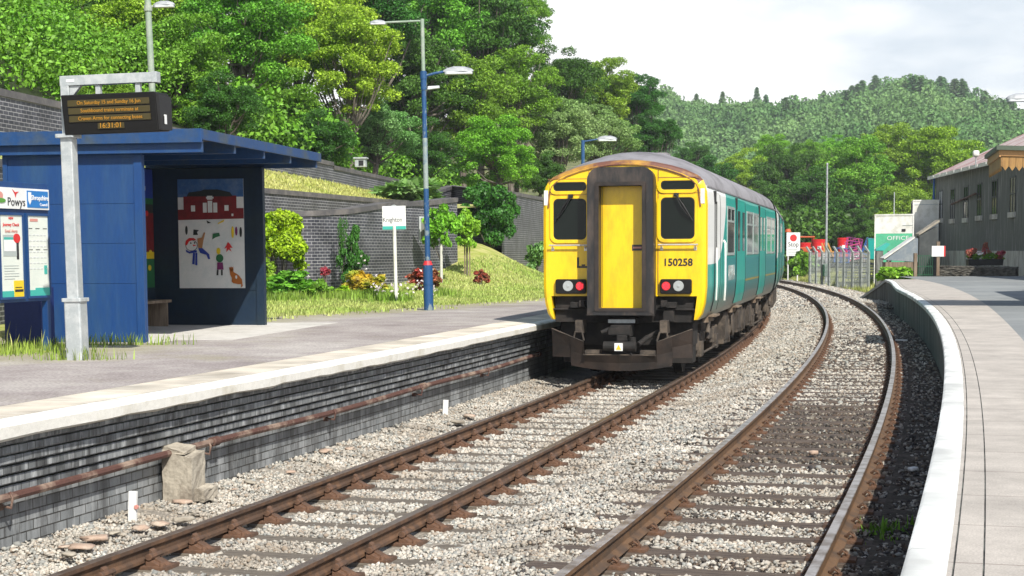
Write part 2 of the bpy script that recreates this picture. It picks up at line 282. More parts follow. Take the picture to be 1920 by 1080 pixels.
def terrain_mat(name, c1, c2, c3, sc, bump=0.6, bsc=6, bdist=0.08):
    mt, t, n, l, p = nodes_of(name)
    tcn = n.new('ShaderNodeTexCoord')
    a = n.new('ShaderNodeTexNoise'); a.inputs['Scale'].default_value = sc; a.inputs['Detail'].default_value = 8; a.inputs['Roughness'].default_value = 0.65; l.new(tcn.outputs['Object'], a.inputs['Vector'])
    rp = n.new('ShaderNodeValToRGB'); e = rp.color_ramp.elements; e[0].position = 0.34; e[0].color = c4(c1); e[1].position = 0.66; e[1].color = c4(c3)
    k = rp.color_ramp.elements.new(0.5); k.color = c4(c2); l.new(a.outputs['Fac'], rp.inputs[0])
    b = n.new('ShaderNodeTexNoise'); b.inputs['Scale'].default_value = bsc; b.inputs['Detail'].default_value = 6; l.new(tcn.outputs['Object'], b.inputs['Vector'])
    rr = n.new('ShaderNodeMapRange'); rr.inputs['From Min'].default_value = 0.3; rr.inputs['From Max'].default_value = 0.7; rr.inputs['To Min'].default_value = 0.7; rr.inputs['To Max'].default_value = 1.3; l.new(b.outputs['Fac'], rr.inputs['Value'])
    h = n.new('ShaderNodeHueSaturation'); l.new(rr.outputs[0], h.inputs['Value']); l.new(rp.outputs[0], h.inputs['Color']); l.new(h.outputs[0], p.inputs['Base Color'])
    p.inputs['Roughness'].default_value = 0.95; p.inputs['Specular IOR Level'].default_value = 0.2
    bn = n.new('ShaderNodeBump'); bn.inputs['Strength'].default_value = bump; bn.inputs['Distance'].default_value = bdist; l.new(b.outputs['Fac'], bn.inputs['Height']); l.new(bn.outputs[0], p.inputs['Normal'])
    return mt
M['ground'] = terrain_mat('ground_earth_grass', (0.10, 0.09, 0.05), (0.12, 0.15, 0.04), (0.30, 0.24, 0.13), 0.5)
M['bank'] = terrain_mat('woodland_floor', (0.02, 0.03, 0.01), (0.03, 0.045, 0.012), (0.05, 0.05, 0.02), 0.4)
M['drygrass'] = terrain_mat('dry_mown_grass', (0.30, 0.33, 0.09), (0.42, 0.42, 0.15), (0.52, 0.47, 0.22), 0.9, bsc=14, bdist=0.04)
M['ballastbase'] = terrain_mat('ballast_bed', (0.22, 0.20, 0.17), (0.30, 0.27, 0.23), (0.38, 0.34, 0.29), 1.2, bump=1.0, bsc=26, bdist=0.03)
M['ash'] = terrain_mat('black_cinders', (0.045, 0.037, 0.030), (0.075, 0.062, 0.05), (0.13, 0.11, 0.09), 2.2, bump=1.0, bsc=22, bdist=0.03)

def stonemat(name, cols):
    mt, t, n, l, p = nodes_of(name)
    g = n.new('ShaderNodeNewGeometry'); rp = n.new('ShaderNodeValToRGB'); rp.color_ramp.interpolation = 'CONSTANT'
    e = rp.color_ramp.elements
    for i, c in enumerate(cols):
        pos = i/len(cols)
        k = e[0] if i == 0 else (e[1] if i == 1 else e.new(pos)); k.position = pos; k.color = c4(c)
    l.new(g.outputs['Random Per Island'], rp.inputs[0])
    tcn = n.new('ShaderNodeTexCoord'); a = n.new('ShaderNodeTexNoise'); a.inputs['Scale'].default_value = 1.1; a.inputs['Detail'].default_value = 5; l.new(tcn.outputs['Object'], a.inputs['Vector'])
    rr = n.new('ShaderNodeMapRange'); rr.inputs['From Min'].default_value = 0.3; rr.inputs['From Max'].default_value = 0.7; rr.inputs['To Min'].default_value = 0.72; rr.inputs['To Max'].default_value = 1.2; l.new(a.outputs['Fac'], rr.inputs['Value'])
    h = n.new('ShaderNodeHueSaturation'); l.new(rr.outputs[0], h.inputs['Value']); l.new(rp.outputs[0], h.inputs['Color'])
    a2 = n.new('ShaderNodeTexNoise'); a2.inputs['Scale'].default_value = 0.8; a2.inputs['Detail'].default_value = 6; l.new(tcn.outputs['Object'], a2.inputs['Vector'])
    r4 = n.new('ShaderNodeMapRange'); r4.inputs['From Min'].default_value = 0.48; r4.inputs['From Max'].default_value = 0.72; r4.inputs['To Max'].default_value = 0.55; l.new(a2.outputs['Fac'], r4.inputs['Value'])
    x4 = n.new('ShaderNodeMixRGB'); x4.inputs[2].default_value = (0.25, 0.19, 0.13, 1) if cols[0][0] > 0.2 else (0.07, 0.045, 0.03, 1); l.new(r4.outputs[0], x4.inputs[0]); l.new(h.outputs[0], x4.inputs[1]); l.new(x4.outputs[0], p.inputs['Base Color'])
    p.inputs['Roughness'].default_value = 0.85
    return mt
M['stones'] = stonemat('granite_ballast', [(0.46, 0.43, 0.38), (0.38, 0.36, 0.32), (0.52, 0.49, 0.43), (0.32, 0.325, 0.30), (0.44, 0.40, 0.34), (0.58, 0.55, 0.49), (0.27, 0.275, 0.26), (0.48, 0.45, 0.39), (0.36, 0.30, 0.24)])
M['ashstones'] = stonemat('cinder_stones', [(0.06, 0.052, 0.046), (0.10, 0.085, 0.07), (0.04, 0.035, 0.032), (0.17, 0.15, 0.12), (0.075, 0.055, 0.042), (0.26, 0.235, 0.195), (0.05, 0.045, 0.045), (0.12, 0.085, 0.06)])

M['leaf_a'] = leafmat('leaves_mid_green', (0.115, 0.27, 0.022), (0.19, 0.37, 0.036))
M['leaf_b'] = leafmat('leaves_dark_green', (0.042, 0.125, 0.016), (0.075, 0.185, 0.026))
M['leaf_c'] = leafmat('leaves_yellow_green', (0.15, 0.34, 0.022), (0.24, 0.44, 0.036))
M['leaf_pale'] = leafmat('leaves_pale_under', (0.13, 0.28, 0.06), (0.24, 0.38, 0.14))
M['leaf_bright'] = leafmat('leaves_bright', (0.20, 0.40, 0.012), (0.28, 0.46, 0.02), osc=1.5)
M['leaf_red'] = leafmat('leaves_red', (0.42, 0.07, 0.07), (0.26, 0.14, 0.06), osc=2)
M['leaf_orange'] = leafmat('leaves_orange', (0.50, 0.34, 0.03), (0.28, 0.36, 0.04), osc=2)
M['petals'] = leafmat('white_petals', (0.75, 0.72, 0.70), (0.70, 0.62, 0.66), osc=2)
M['grass'] = leafmat('grass_blades', (0.28, 0.37, 0.08), (0.44, 0.46, 0.17), osc=0.6)
M['greenblades'] = leafmat('green_blades', (0.15, 0.27, 0.03), (0.24, 0.34, 0.06), osc=0.6)
M['hillleaf'] = leafmat('hill_wood_leaves', (0.10, 0.22, 0.06), (0.20, 0.33, 0.11), osc=0.03, lo=0.75, hi=1.25, rough=0.7)
M['conifer'] = leafmat('conifer_needles', (0.10, 0.21, 0.08), (0.14, 0.26, 0.09), trans=0.25)

# ------------------------------------------------------------------ builders
def tag(o, label=None, cat=None, group=None, kind=None):
    if label: o['label'] = label
    if cat: o['category'] = cat
    if group: o['group'] = group
    if kind: o['kind'] = kind
    return o
def empty(name, mw, label=None, cat=None, group=None):
    o = bpy.data.objects.new(name, None); col.objects.link(o); o.empty_display_size = 0.2
    o.matrix_world = mw if isinstance(mw, Matrix) else Matrix.Translation(mw)
    return tag(o, label, cat, group)

class MB:
    """collects boxes, bars, tubes and sheets into one mesh"""
    def __init__(s): s.v = []; s.f = []; s.uv = []; s.mi = []; s.T = Matrix.Identity(4); s.cur = 0
    def pt(s, p): s.v.append(tuple(s.T @ Vector(p))); return len(s.v)-1
    def face(s, idx, uv=None): s.f.append(tuple(idx)); s.uv.append(uv); s.mi.append(s.cur)
    def quad(s, a, b, c, d, uv=None): s.face([s.pt(a), s.pt(b), s.pt(c), s.pt(d)], uv)
    def box(s, x0, x1, y0, y1, z0, z1, skew=0.0):
        i = [s.pt(p) for p in ((x0, y0, z0), (x1, y0, z0), (x1, y1, z0), (x0, y1, z0), (x0, y0, z1), (x1, y0, z1), (x1, y1, z1), (x0, y1, z1))]
        w, d, h = x1-x0, y1-y0, z1-z0
        for q, (a, b) in (((0, 3, 2, 1), (w, d)), ((4, 5, 6, 7), (w, d)), ((0, 1, 5, 4), (w, h)), ((2, 3, 7, 6), (w, h)), ((1, 2, 6, 5), (d, h)), ((3, 0, 4, 7), (d, h))):
            s.face([i[k] for k in q], ((0, 0), (a, 0), (a, b), (0, b)))
        return s
    def cyl(s, p0, p1, r0, r1=None, n=12, caps=True):
        r1 = r0 if r1 is None else r1; p0 = Vector(p0); p1 = Vector(p1); d = (p1-p0)
        if d.length < 1e-7: return s
        d.normalize(); a = d.orthogonal().normalized(); b = d.cross(a)
        A = []; B = []
        for k in range(n):
            t = 2*math.pi*k/n; o = a*math.cos(t)+b*math.sin(t)
            A.append(s.pt(p0+o*r0)); B.append(s.pt(p1+o*r1))
        for k in range(n):
            j = (k+1) % n; s.face((A[k], A[j], B[j], B[k]))
        if caps: s.face(A[::-1]); s.face(B)
        return s
    def tube(s, pts, r, n=8):
        pts = [Vector(p) for p in pts]; rs = r if isinstance(r, (list, tuple)) else [r]*len(pts); rings = []
        a = None
        for k, p in enumerate(pts):
            d = (pts[min(k+1, len(pts)-1)]-pts[max(k-1, 0)]).normalized()
            a = d.orthogonal().normalized() if a is None else (a - d*a.dot(d)).normalized()
            b = d.cross(a)
            rings.append([s.pt(p+(a*math.cos(2*math.pi*q/n)+b*math.sin(2*math.pi*q/n))*rs[k]) for q in range(n)])
        for A, B in zip(rings, rings[1:]):
            for q in range(n): j = (q+1) % n; s.face((A[q], A[j], B[j], B[q]))
        s.face(rings[0][::-1]); s.face(rings[-1]); return s
    def prism(s, poly, a0, a1, axis='y'):
        """poly in the two other axes, extruded along axis"""
        def P(u, w, a): return {'y': (u, a, w), 'x': (a, u, w), 'z': (u, w, a)}[axis]
        A = [s.pt(P(u, w, a0)) for u, w in poly]; B = [s.pt(P(u, w, a1)) for u, w in poly]; n = len(poly)
        for k in range(n): j = (k+1) % n; s.face((A[k], A[j], B[j], B[k]))
        s.face(A[::-1]); s.face(B); return s
    def sweep(s, prof, sl, closed=False, zf=None, caps=True):
        """profile (n,z) carried along the arc at stations sl; uv = (s, length of profile)"""
        L = [0.0]
        for a, b in zip(prof, prof[1:]+prof[:1]): L.append(L[-1]+math.hypot(a[0]-b[0], a[1]-b[1]))
        rings = []
        for q in sl:
            rings.append([s.pt(W(q, n_, z_ + (zf(q, n_) if zf else 0))) for n_, z_ in prof])
        m_ = len(prof)
        for i in range(len(sl)-1):
            for k in range(m_ if closed else m_-1):
                j = (k+1) % m_
                s.face((rings[i][k], rings[i][j], rings[i+1][j], rings[i+1][k]), ((sl[i], L[k]), (sl[i], L[k+1]), (sl[i+1], L[k+1]), (sl[i+1], L[k])))
        if caps and closed: s.face(rings[0]); s.face(rings[-1][::-1])
        return s
    def build(s, name, mats, parent=None, smooth=False, bevel=0.0, seg=2, local=True):
        me = bpy.data.meshes.new(name); me.from_pydata(s.v, [], s.f)
        mats = mats if isinstance(mats, (list, tuple)) else [mats]
        for m_ in mats: me.materials.append(m_)
        if any(u is not None for u in s.uv):
            lay = me.uv_layers.new(name='UVMap'); k = 0
            for f, u in zip(s.f, s.uv):
                for q in range(len(f)):
                    if u is not None: lay.data[k].uv = u[q]
                    k += 1
        if len(mats) > 1: me.polygons.foreach_set('material_index', s.mi)
        if smooth: me.polygons.foreach_set('use_smooth', [True]*len(s.f))
        me.update()
        o = bpy.data.objects.new(name, me); col.objects.link(o)
        if parent is not None: o.parent = parent
        if bevel:
            b = o.modifiers.new('bevel', 'BEVEL'); b.width = bevel; b.segments = seg; b.limit_method = 'ANGLE'; b.angle_limit = R(35)
        if smooth and not bevel:
            try:
                me.set_sharp_from_angle(angle=R(38))
            except Exception: pass
        return o

def fast_mesh(name, V, F, mat_, smooth=False):
    me = bpy.data.meshes.new(name); V = np.ascontiguousarray(V, np.float32).reshape(-1, 3); F = np.ascontiguousarray(F, np.int32); k = F.shape[1]; nf = len(F)
    me.vertices.add(len(V)); me.vertices.foreach_set('co', V.ravel())
    me.loops.add(nf*k); me.loops.foreach_set('vertex_index', F.ravel())
    me.polygons.add(nf); me.polygons.foreach_set('loop_start', np.arange(nf, dtype=np.int32)*k)
    try: me.polygons.foreach_set('loop_total', np.full(nf, k, np.int32))
    except Exception: pass
    me.materials.append(mat_)
    if smooth: me.polygons.foreach_set('use_smooth', np.ones(nf, bool))
    me.update(calc_edges=True); return me
def link_mesh(name, me, parent=None, mw=None):
    o = bpy.data.objects.new(name, me); col.objects.link(o)
    if parent is not None: o.parent = parent
    elif mw is not None: o.matrix_world = mw
    return o
def copy_tree(o, parent=None):
    c = o.copy(); col.objects.link(c)
    if parent is not None: c.parent = parent
    for ch in o.children: copy_tree(ch, c)
    return c
def text(name, body, size, mat_, parent, loc, rot=(R(90), 0, 0), align='CENTER', ext=0.002, xs=1.0, bold=0.0):
    cu = bpy.data.curves.new(name, 'FONT'); cu.body = body; cu.size = size; cu.extrude = ext; cu.align_x = align; cu.align_y = 'CENTER'; cu.resolution_u = 3; cu.offset = bold
    cu.materials.append(mat_)
    tmp = bpy.data.objects.new(name, cu); me = bpy.data.meshes.new_from_object(tmp); bpy.data.objects.remove(tmp)
    o = bpy.data.objects.new(name, me); col.objects.link(o); o.parent = parent; o.location = loc; o.rotation_euler = rot; o.scale = (xs, 1, 1)
    return o
def linspace(a, b, n): return [a+(b-a)*i/(n-1) for i in range(n)]

# ------------------------------------------------------------------ ground sheet and hills
rng = np.random.default_rng(7)
def smooth(a, b, x):
    t = min(1.0, max(0.0, (x-a)/(b-a))); return t*t*(3-2*t)
def wob(x, y, f, seed=0.0):
    return math.sin(x*f+seed)*math.cos(y*f*1.13+seed*2.1) + 0.5*math.sin(x*f*2.3+y*f*1.7+seed*3.7)
CREST = [(-400, 49.0), (52, 47.0), (74, 43.0), (95, 43.5), (108, 45.0), (120, 48.0), (136, 51.0), (146, 54.0), (156, 53.0), (168, 49.0), (180, 46.0), (192, 42.0), (260, 37.0), (420, 31.0), (900, 27.0)]
def crest(x):
    for (a, za), (b, zb) in zip(CREST, CREST[1:]):
        if a <= x <= b: return za+(zb-za)*smooth(a, b, x)
    return CREST[0][1] if x < CREST[0][0] else CREST[-1][1]
def hill_h(x, y):
    return 2.0+(crest(x*600/max(y, 300))-2.0)*smooth(230, 600, y)**0.8 + wob(x, y, 0.018, 1.0)*3.0*smooth(260, 420, y)
def ground_h(x, y):
    s, n = SNof(x, y)
    z = -0.42
    z += 0.75*smooth(5.5, 12, n)*smooth(66, 84, y) + 0.45*smooth(10, 22, n)*smooth(70, 90, y)
    z += 1.3*smooth(140, 230, y)
    if y > 225: z = max(z, hill_h(x, y)-0.2)
    if y > 640: z = hill_h(x, 640) - (y-640)*0.05
    return z
ys = linspace(-60, 130, 77)+linspace(134, 260, 22)[0:]+linspace(270, 700, 60)+linspace(760, 3000, 8)
xs = linspace(-1500, -160, 8)+linspace(-150, -20, 18)+linspace(-18, 60, 53)+linspace(63, 240, 50)+linspace(270, 1800, 9)
V = np.array([[(x, y, ground_h(x, y)) for x in xs] for y in ys]); nx, ny = len(xs), len(ys)
idx = np.arange(nx*ny).reshape(ny, nx)
F = np.stack([idx[:-1, :-1], idx[:-1, 1:], idx[1:, 1:], idx[1:, :-1]], -1).reshape(-1, 4)
g = link_mesh('ground', fast_mesh('ground', V, F, M['ground'], True)); tag(g, kind='structure')

# ------------------------------------------------------------------ ballast beds
ZR = 0.17; NR = 3.53
def ballast_z(s, n):
    P = [(-2.4, -0.13), (-1.75, -0.17), (-1.3, -0.21), (0, -0.212), (1.3, -0.205), (1.75, -0.10), (2.15, -0.03), (2.6, -0.045), (4.4, -0.045), (5.2, -0.07), (6.5, -0.1), (9, -0.35)]
    z = P[-1][1]
    for (a, za), (b, zb) in zip(P, P[1:]):
        if a <= n <= b: z = za+(zb-za)*(n-a)/(b-a); break
    if n < -2.4: z = -0.13
    return z
def bed(name, n0, n1, dn, s0, s1, ds, mt, off=0.0):
    sl = np.arange(s0, s1+ds/2, ds); nl = np.arange(n0, n1+dn/2, dn)
    V = []
    for s_ in sl:
        a = A0+s_/RL; ca, sa = math.cos(a), math.sin(a)
        for n_ in nl:
            r = RL+n_; V.append((CX_+r*ca, CY_+r*sa, ballast_z(s_, n_)+off+(0.012*wob(s_, n_, 2.1, 0.4)+0.008*wob(s_, n_, 6.3, 2.0))))
    nn = len(nl); i = np.arange(len(sl)*nn).reshape(len(sl), nn)
    F = np.stack([i[:-1, :-1], i[:-1, 1:], i[1:, 1:], i[1:, :-1]], -1).reshape(-1, 4)
    return tag(link_mesh(name, fast_mesh(name, np.array(V), F, mt, True)), kind='structure')
bed('ballast_bed', -2.45, 5.1, 0.10, -6, 76, 0.12, M['ballastbase'])
bed('trackside', -2.45, 7.4, 0.35, 76, 190, 0.6, M['ballastbase'])

# loose stones on top of the beds (nobody could count them)
PH = (1+5**0.5)/2
ICO_V = np.array([(-1, PH, 0), (1, PH, 0), (-1, -PH, 0), (1, -PH, 0), (0, -1, PH), (0, 1, PH), (0, -1, -PH), (0, 1, -PH), (PH, 0, -1), (PH, 0, 1), (-PH, 0, -1), (-PH, 0, 1)])/math.sqrt(1+PH*PH)
ICO_F = np.array([(0, 11, 5), (0, 5, 1), (0, 1, 7), (0, 7, 10), (0, 10, 11), (1, 5, 9), (5, 11, 4), (11, 10, 2), (10, 7, 6), (7, 1, 8), (3, 9, 4), (3, 4, 2), (3, 2, 6), (3, 6, 8), (3, 8, 9), (4, 9, 5), (2, 4, 11), (6, 2, 10), (8, 6, 7), (9, 8, 1)])
def stones(name, P, size, mt, label=None, kind='stuff', flat=0.75):
    k = len(P); sc = size[:, None, None]*rng.uniform(0.5, 1.25, (k, 1, 3))*np.array([1, 1, flat])
    Vb = ICO_V[None]*sc*(1+rng.uniform(-0.42, 0.30, (k, 12, 1)))
    t = rng.uniform(0, 2*np.pi, k); tl = rng.normal(0, 0.45, k); ct, st, c2, s2 = np.cos(t), np.sin(t), np.cos(tl), np.sin(tl)
    x, y, z = Vb[..., 0], Vb[..., 1], Vb[..., 2]
    y2 = y*c2[:, None]-z*s2[:, None]; z2 = y*s2[:, None]+z*c2[:, None]
    x3 = x*ct[:, None]-y2*st[:, None]; y3 = x*st[:, None]+y2*ct[:, None]
    Vw = np.stack([x3, y3, z2], -1)+P[:, None, :]
    F = (ICO_F[None]+12*np.arange(k)[:, None, None]).reshape(-1, 3)
    return tag(link_mesh(name, fast_mesh(name, Vw, F, mt)), label, kind=kind)
SP = 0.70                                    # sleeper spacing
def is_ash(s, n):
    d = n-NR
    w_ = 0.25*wob(s, n, 1.9, 1.0)
    if d > 1.02 and s > -9: return 0.74 if s < 66 else 0.0
    if d > 0.62: return 0.65*smooth(70, 40, s)
    if abs(d) < 0.62: return max(smooth(15.0, 19.5, s+w_*4)*smooth(27.0, 22.5, s+w_*4)*0.97, (0.30+w_)*smooth(75, 20, s)*0.9, smooth(28, 34, s)*smooth(46, 38, s)*0.5)
    if -1.6 < d <= -0.62: return 0.12+0.3*w_
    return 0.0
def scatter(s0, s1, n0, n1, dens, smin, smax):
    k = int((s1-s0)*(n1-n0)*dens); S = rng.uniform(s0, s1, k); Nn = rng.uniform(n0, n1, k); out = []; sz = []; ash = []
    rr = rng.random(k)
    for s_, n_, q in zip(S, Nn, rr):
        ph = (s_ % SP)/SP; on = abs(ph-0.5) < 0.16
        if abs(n_) < 1.3 and on and q < 0.72: continue
        if abs(n_-NR) < 1.3 and on and q < (0.93 if n_ > NR-0.75 else 0.72): continue
        if abs(n_-0.75) < 0.1 or abs(n_+0.75) < 0.1 or abs(n_-NR-0.75) < 0.11 or abs(n_-NR+0.75) < 0.11: continue
        p = W(s_, n_, ballast_z(s_, n_)+(0.036 if n_ > NR+1.05 else 0)); ridge = 0.012 if not on else -0.005
        out.append((p.x, p.y, p.z+ridge+random.uniform(-0.008, 0.016))); sz.append(random.uniform(smin, smax) if random.random() > 0.03 else smax*1.35); ash.append(random.random() < is_ash(s_, n_))
    return np.array(out), np.array(sz), np.array(ash)
random.seed(3)
parts_ = [scatter(5.5, 17, -2.1, 5.05, 1500, 0.011, 0.025), scatter(17, 30, -2.1, 5.05, 800, 0.015, 0.029), scatter(30, 62, 0.9, 5.05, 280, 0.024, 0.044), scatter(62, 120, 0.9, 6.2, 50, 0.04, 0.08), scatter(-6, 5.5, -2.1, 5.0, 90, 0.025, 0.045)]
P_ = np.concatenate([a[0] for a in parts_]); S_ = np.concatenate([a[1] for a in parts_]); A_ = np.concatenate([a[2] for a in parts_])
stones('ballast', P_[~A_], S_[~A_], M['stones'], 'pale crushed stone ballast lying around both tracks')
stones('cinders', P_[A_], S_[A_], M['ashstones'], 'black cinders beside the right platform wall and in the curved track')
# cinder ground sheets
def ashsheet(name, n0, n1, s0, s1):
    mb = MB(); nl = linspace(n0, n1, 8); sl = linspace(s0, s1, int((s1-s0)/0.5)+2)
    rings = [[mb.pt(W(q, n_, ballast_z(q, n_)+0.052+0.012*wob(q, n_, 2.1, 0.4)+0.006*wob(q, n_, 6.3, 2))) for n_ in nl] for q in sl]
    for a, b in zip(rings, rings[1:]):
        for k in range(7): mb.face((a[k], a[k+1], b[k+1], b[k]))
    return tag(mb.build(name, M['ash'], smooth=True), kind='structure')
ashsheet('cinder_strip', NR+1.0, 5.12, -6, 68)

# ------------------------------------------------------------------ tracks
def rail_profile(bull):
    if bull: return [(-0.035, 0), (-0.035, -0.035), (-0.012, -0.05), (-0.010, -0.10), (-0.030, -0.115), (-0.030, -0.145), (0.030, -0.145), (0.030, -0.115), (0.010, -0.10), (0.012, -0.05), (0.035, -0.035), (0.035, 0)]
    return [(-0.035, 0), (-0.036, -0.036), (-0.010, -0.052), (-0.009, -0.125), (-0.068, -0.148), (-0.070, -0.158), (0.070, -0.158), (0.068, -0.148), (0.009, -0.125), (0.010, -0.052), (0.036, -0.036), (0.035, 0)]
def make_rail(nc, z, bull, s0, s1, parent, mtop, mside, lean):
    mb = MB(); prof = rail_profile(bull); prof = [(a+nc, b+z) for a, b in prof]
    sl = linspace(s0, s1, int((s1-s0)/1.0)+2)
    mb.cur = 1
    nfp = len(mb.f); mb.sweep(prof, sl, closed=True)
    mb.mi = [0 if (i % 12) == 11 and i < (len(sl)-1)*12 else 1 for i in range(len(mb.f))]
    # a thin proud strip: the wheel-polished head
    return mb.build('rail', [mtop, mside], parent, bevel=0.004, seg=1)
# chairs for the bullhead rail
def chair_mesh(key_side):
    mb = MB()
    mb.prism([(-0.19, 0), (0.19, 0), (0.185, 0.028), (-0.185, 0.028)], -0.10, 0.10)
    for sgn in (-1, 1):
        poly = [(sgn*0.02, 0.03), (sgn*0.165, 0.028), (sgn*0.14, 0.045), (sgn*0.085, 0.075), (sgn*0.062, 0.13), (sgn*0.040, 0.145), (sgn*0.036, 0.10), (sgn*0.038, 0.05), (sgn*0.03, 0.035)]
        mb.prism(poly, -0.030, 0.030)
        mb.prism([(sgn*0.035, 0.02), (sgn*0.15, 0.02), (sgn*0.06, 0.075), (sgn*0.035, 0.075)], -0.075, 0.075)
    for (x, y) in ((-0.15, 0.07), (0.15, -0.07)): mb.cyl((x, y, 0.02), (x, y, 0.055), 0.022, 0.016, n=8)
    mb.cyl((key_side*0.062, -0.085, 0.095), (key_side*0.062, 0.085, 0.095), 0.026, 0.022, n=8)
    
    mb.v = [(x*1.18, y*1.15, z) for x, y, z in mb.v]; return mb.build('chair', M['chair'], None, bevel=0.006, seg=2)
def baseplate_mesh():
    mb = MB(); mb.prism([(-0.18, 0), (0.18, 0), (0.175, 0.02), (0.06, 0.028), (-0.06, 0.028), (-0.175, 0.02)], -0.08, 0.08)
    for sg in (-1, 1):
        for k in (-1, 1):
            pts = [(sg*0.10, k*0.012+0.00, 0.02), (sg*0.11, k*0.03, 0.055), (sg*0.085, k*0.045, 0.075), (sg*0.055, k*0.03, 0.05), (sg*0.045, k*0.01, 0.045)]
            mb.tube(pts, 0.010, 6)
        mb.box(min(sg*0.08, sg*0.13), max(sg*0.08, sg*0.13), -0.03, 0.03, 0.02, 0.045)
    return mb.build('chair', M['chair'], None)
def sleeper_mesh(w, mt, top, h=0.13):
    mb = MB(); mb.box(-1.3, 1.3, -w/2, w/2, top-h, top); return mb.build('sleeper', mt, None, bevel=0.008, seg=1)
def make_track(nc, z, bull, s0, s1, stuff_after, label, mats, gauge=0.752):
    root = empty('railway_track', Matrix.Translation((0, 0, 0)), label, 'railway track')
    for sg in (-1, 1): make_rail(nc+sg*gauge, z, bull, s0, s1, root, mats[0], mats[1], 0)
    top = z-0.19 if bull else z-0.186
    proto = sleeper_mesh(0.25, mats[2], 0.0); ch = [chair_mesh(1), chair_mesh(1)] if bull else [baseplate_mesh(), baseplate_mesh()]
    proto.parent = root
    for c_, sg in zip(ch, (-1, 1)): c_.parent = proto; c_.location = (sg*gauge, 0, 0.0); 
    if bull: ch[0].scale = (1, 1, 1)
    k0 = math.ceil((s0)/SP); first = True; count = 0; rest = MB()
    k = k0
    while (k+0.5)*SP < s1:
        sc_ = (k+0.5)*SP+random.uniform(-0.02, 0.02); m_ = FR(sc_, nc, top+random.uniform(-0.004, 0.004)) @ Matrix.Rotation(random.gauss(0, 0.008), 4, 'Z')
        if sc_ >= 4 and count < 96:
            o = proto if first else copy_tree(proto, root); o.matrix_local = m_; first = False; count += 1
        else:
            rest.T = m_; rest.box(-1.3, 1.3, -0.12, 0.12, -0.13, 0)
            for sg in (-1, 1): rest.box(sg*gauge-0.16, sg*gauge+0.16, -0.08, 0.08, 0, 0.035)
        k += 1
    o = rest.build('distant_sleepers', mats[2], root); o['kind'] = 'stuff'
    return root
make_track(0.0, 0.0, True, -6, 92, 0, 'rusty straight-looking track with heavy cast rail chairs, running under the train', (M['railtopbrown'], M['rail'], M['sleeper']))
make_track(NR, ZR, False, -6, 190, 0, 'empty track curving away beside the right platform, shiny rail tops', (M['railtop'], M['railorange'], M['sleeperdark']))

# ------------------------------------------------------------------ left platform
PZ = 0.90
sL = linspace(-8, 96, 105)
def irr(a, b, st, amp, seed):
    r_ = random.Random(seed); sl = []; q = a
    while q < b: sl.append(q); q += st*r_.uniform(0.6, 1.4)
    sl.append(b); return sl
lp = empty('left_platform', Matrix.Identity(4), 'left platform with cream edge slabs over sooty stepped brick face', 'platform')
mb = MB(); sl = irr(-8, 100, 0.42, 0, 5); rj = random.Random(11)
# wavering hand-trowelled nose of the coping
def copz(sl):
    mb = MB(); rings = []
    for q in sl:
        e = rj.uniform(-0.012, 0.012); f_ = rj.uniform(-0.014, 0.012)
        prof = [(-2.06, PZ-0.12), (-1.83, PZ-0.135+f_), (-1.80+e, PZ-0.115+f_*0.6), (-1.795+e*0.8, PZ-0.03), (-1.815+e*0.5, PZ-0.006), (-1.84, PZ), (-2.02, PZ+0.002)]
        rings.append([mb.pt(W(q, a, b)) for a, b in prof])
    for A, B in zip(rings, rings[1:]):
        for k in range(len(A)-1): mb.face((A[k], A[k+1], B[k+1], B[k]))
    return mb
copz(sl).build('edge_nosing', M['coping'], lp, smooth=True)
mb = MB(); mb.sweep([(-2.02, PZ+0.003), (-2.60, PZ+0.003)], sL); mb.build('edge_slabs', M['copingcream'], lp)
# corbelled courses: five steps, each set back further
n_ = -1.885; z_ = PZ-0.12
for k in range(6):
    prof = [(n_-0.006, z_), (n_, z_-0.006), (n_-0.001, z_-0.056), (n_-0.008, z_-0.063), (n_-0.068, z_-0.066), (n_-0.068, z_-0.0835)]
    mb = MB(); mb.sweep(prof, sL); mb.uv = [tuple((a+0.047*k+3.3*k, b+0.61*k+0.05) for a, b in u) for u in mb.uv]; o = mb.build('corbel_course', M['corbel'], lp)
    n_ -= 0.027; z_ -= 0.083
zc = z_
mb = MB(); sw = linspace(-8, 96, 105); mb.sweep([(n_-0.01, zc+0.004), (n_-0.012, zc-0.70)], sw)
for i, u in enumerate(mb.uv): pass
mb.build('brick_face', M['brickface'], lp)
NF = n_-0.01
# rusty pipe along the face
pp = empty('rusty_pipe', Matrix.Identity(4), 'long rusty pipe fixed along the sooty platform face', 'pipe')
for a, b in ((-7, 2.8), (2.8, 9.3), (9.3, 15.9), (15.9, 22.5), (22.5, 29.5)):
    mb = MB(); mb.tube([W(q, NF+0.10, 0.305+0.012*math.sin(q*0.9)) for q in linspace(a+0.03, b-0.03, 14)], 0.034, 8)
    mb.cyl(W(b-0.10, NF+0.10, 0.305+0.012*math.sin((b-.1)*0.9)), W(b+0.04, NF+0.10, 0.305+0.012*math.sin(b*0.9)), 0.048, n=10)
    mb.build('pipe_length', M['pipe'], pp, smooth=True)
for q in (1.5, 5.6, 9.1, 12.3, 15.7, 19, 22.3, 25.8):
    mb = MB(); mb.T = FR(q, NF, 0.29); mb.box(-0.01, 0.05, -0.02, 0.02, -0.10, -0.05); mb.tube([(0.0, 0, -0.06), (0.13, 0, -0.08), (0.145, 0, 0.0), (0.12, 0, 0.045)], 0.012, 6); mb.build('pipe_bracket', M['pipe'], pp)

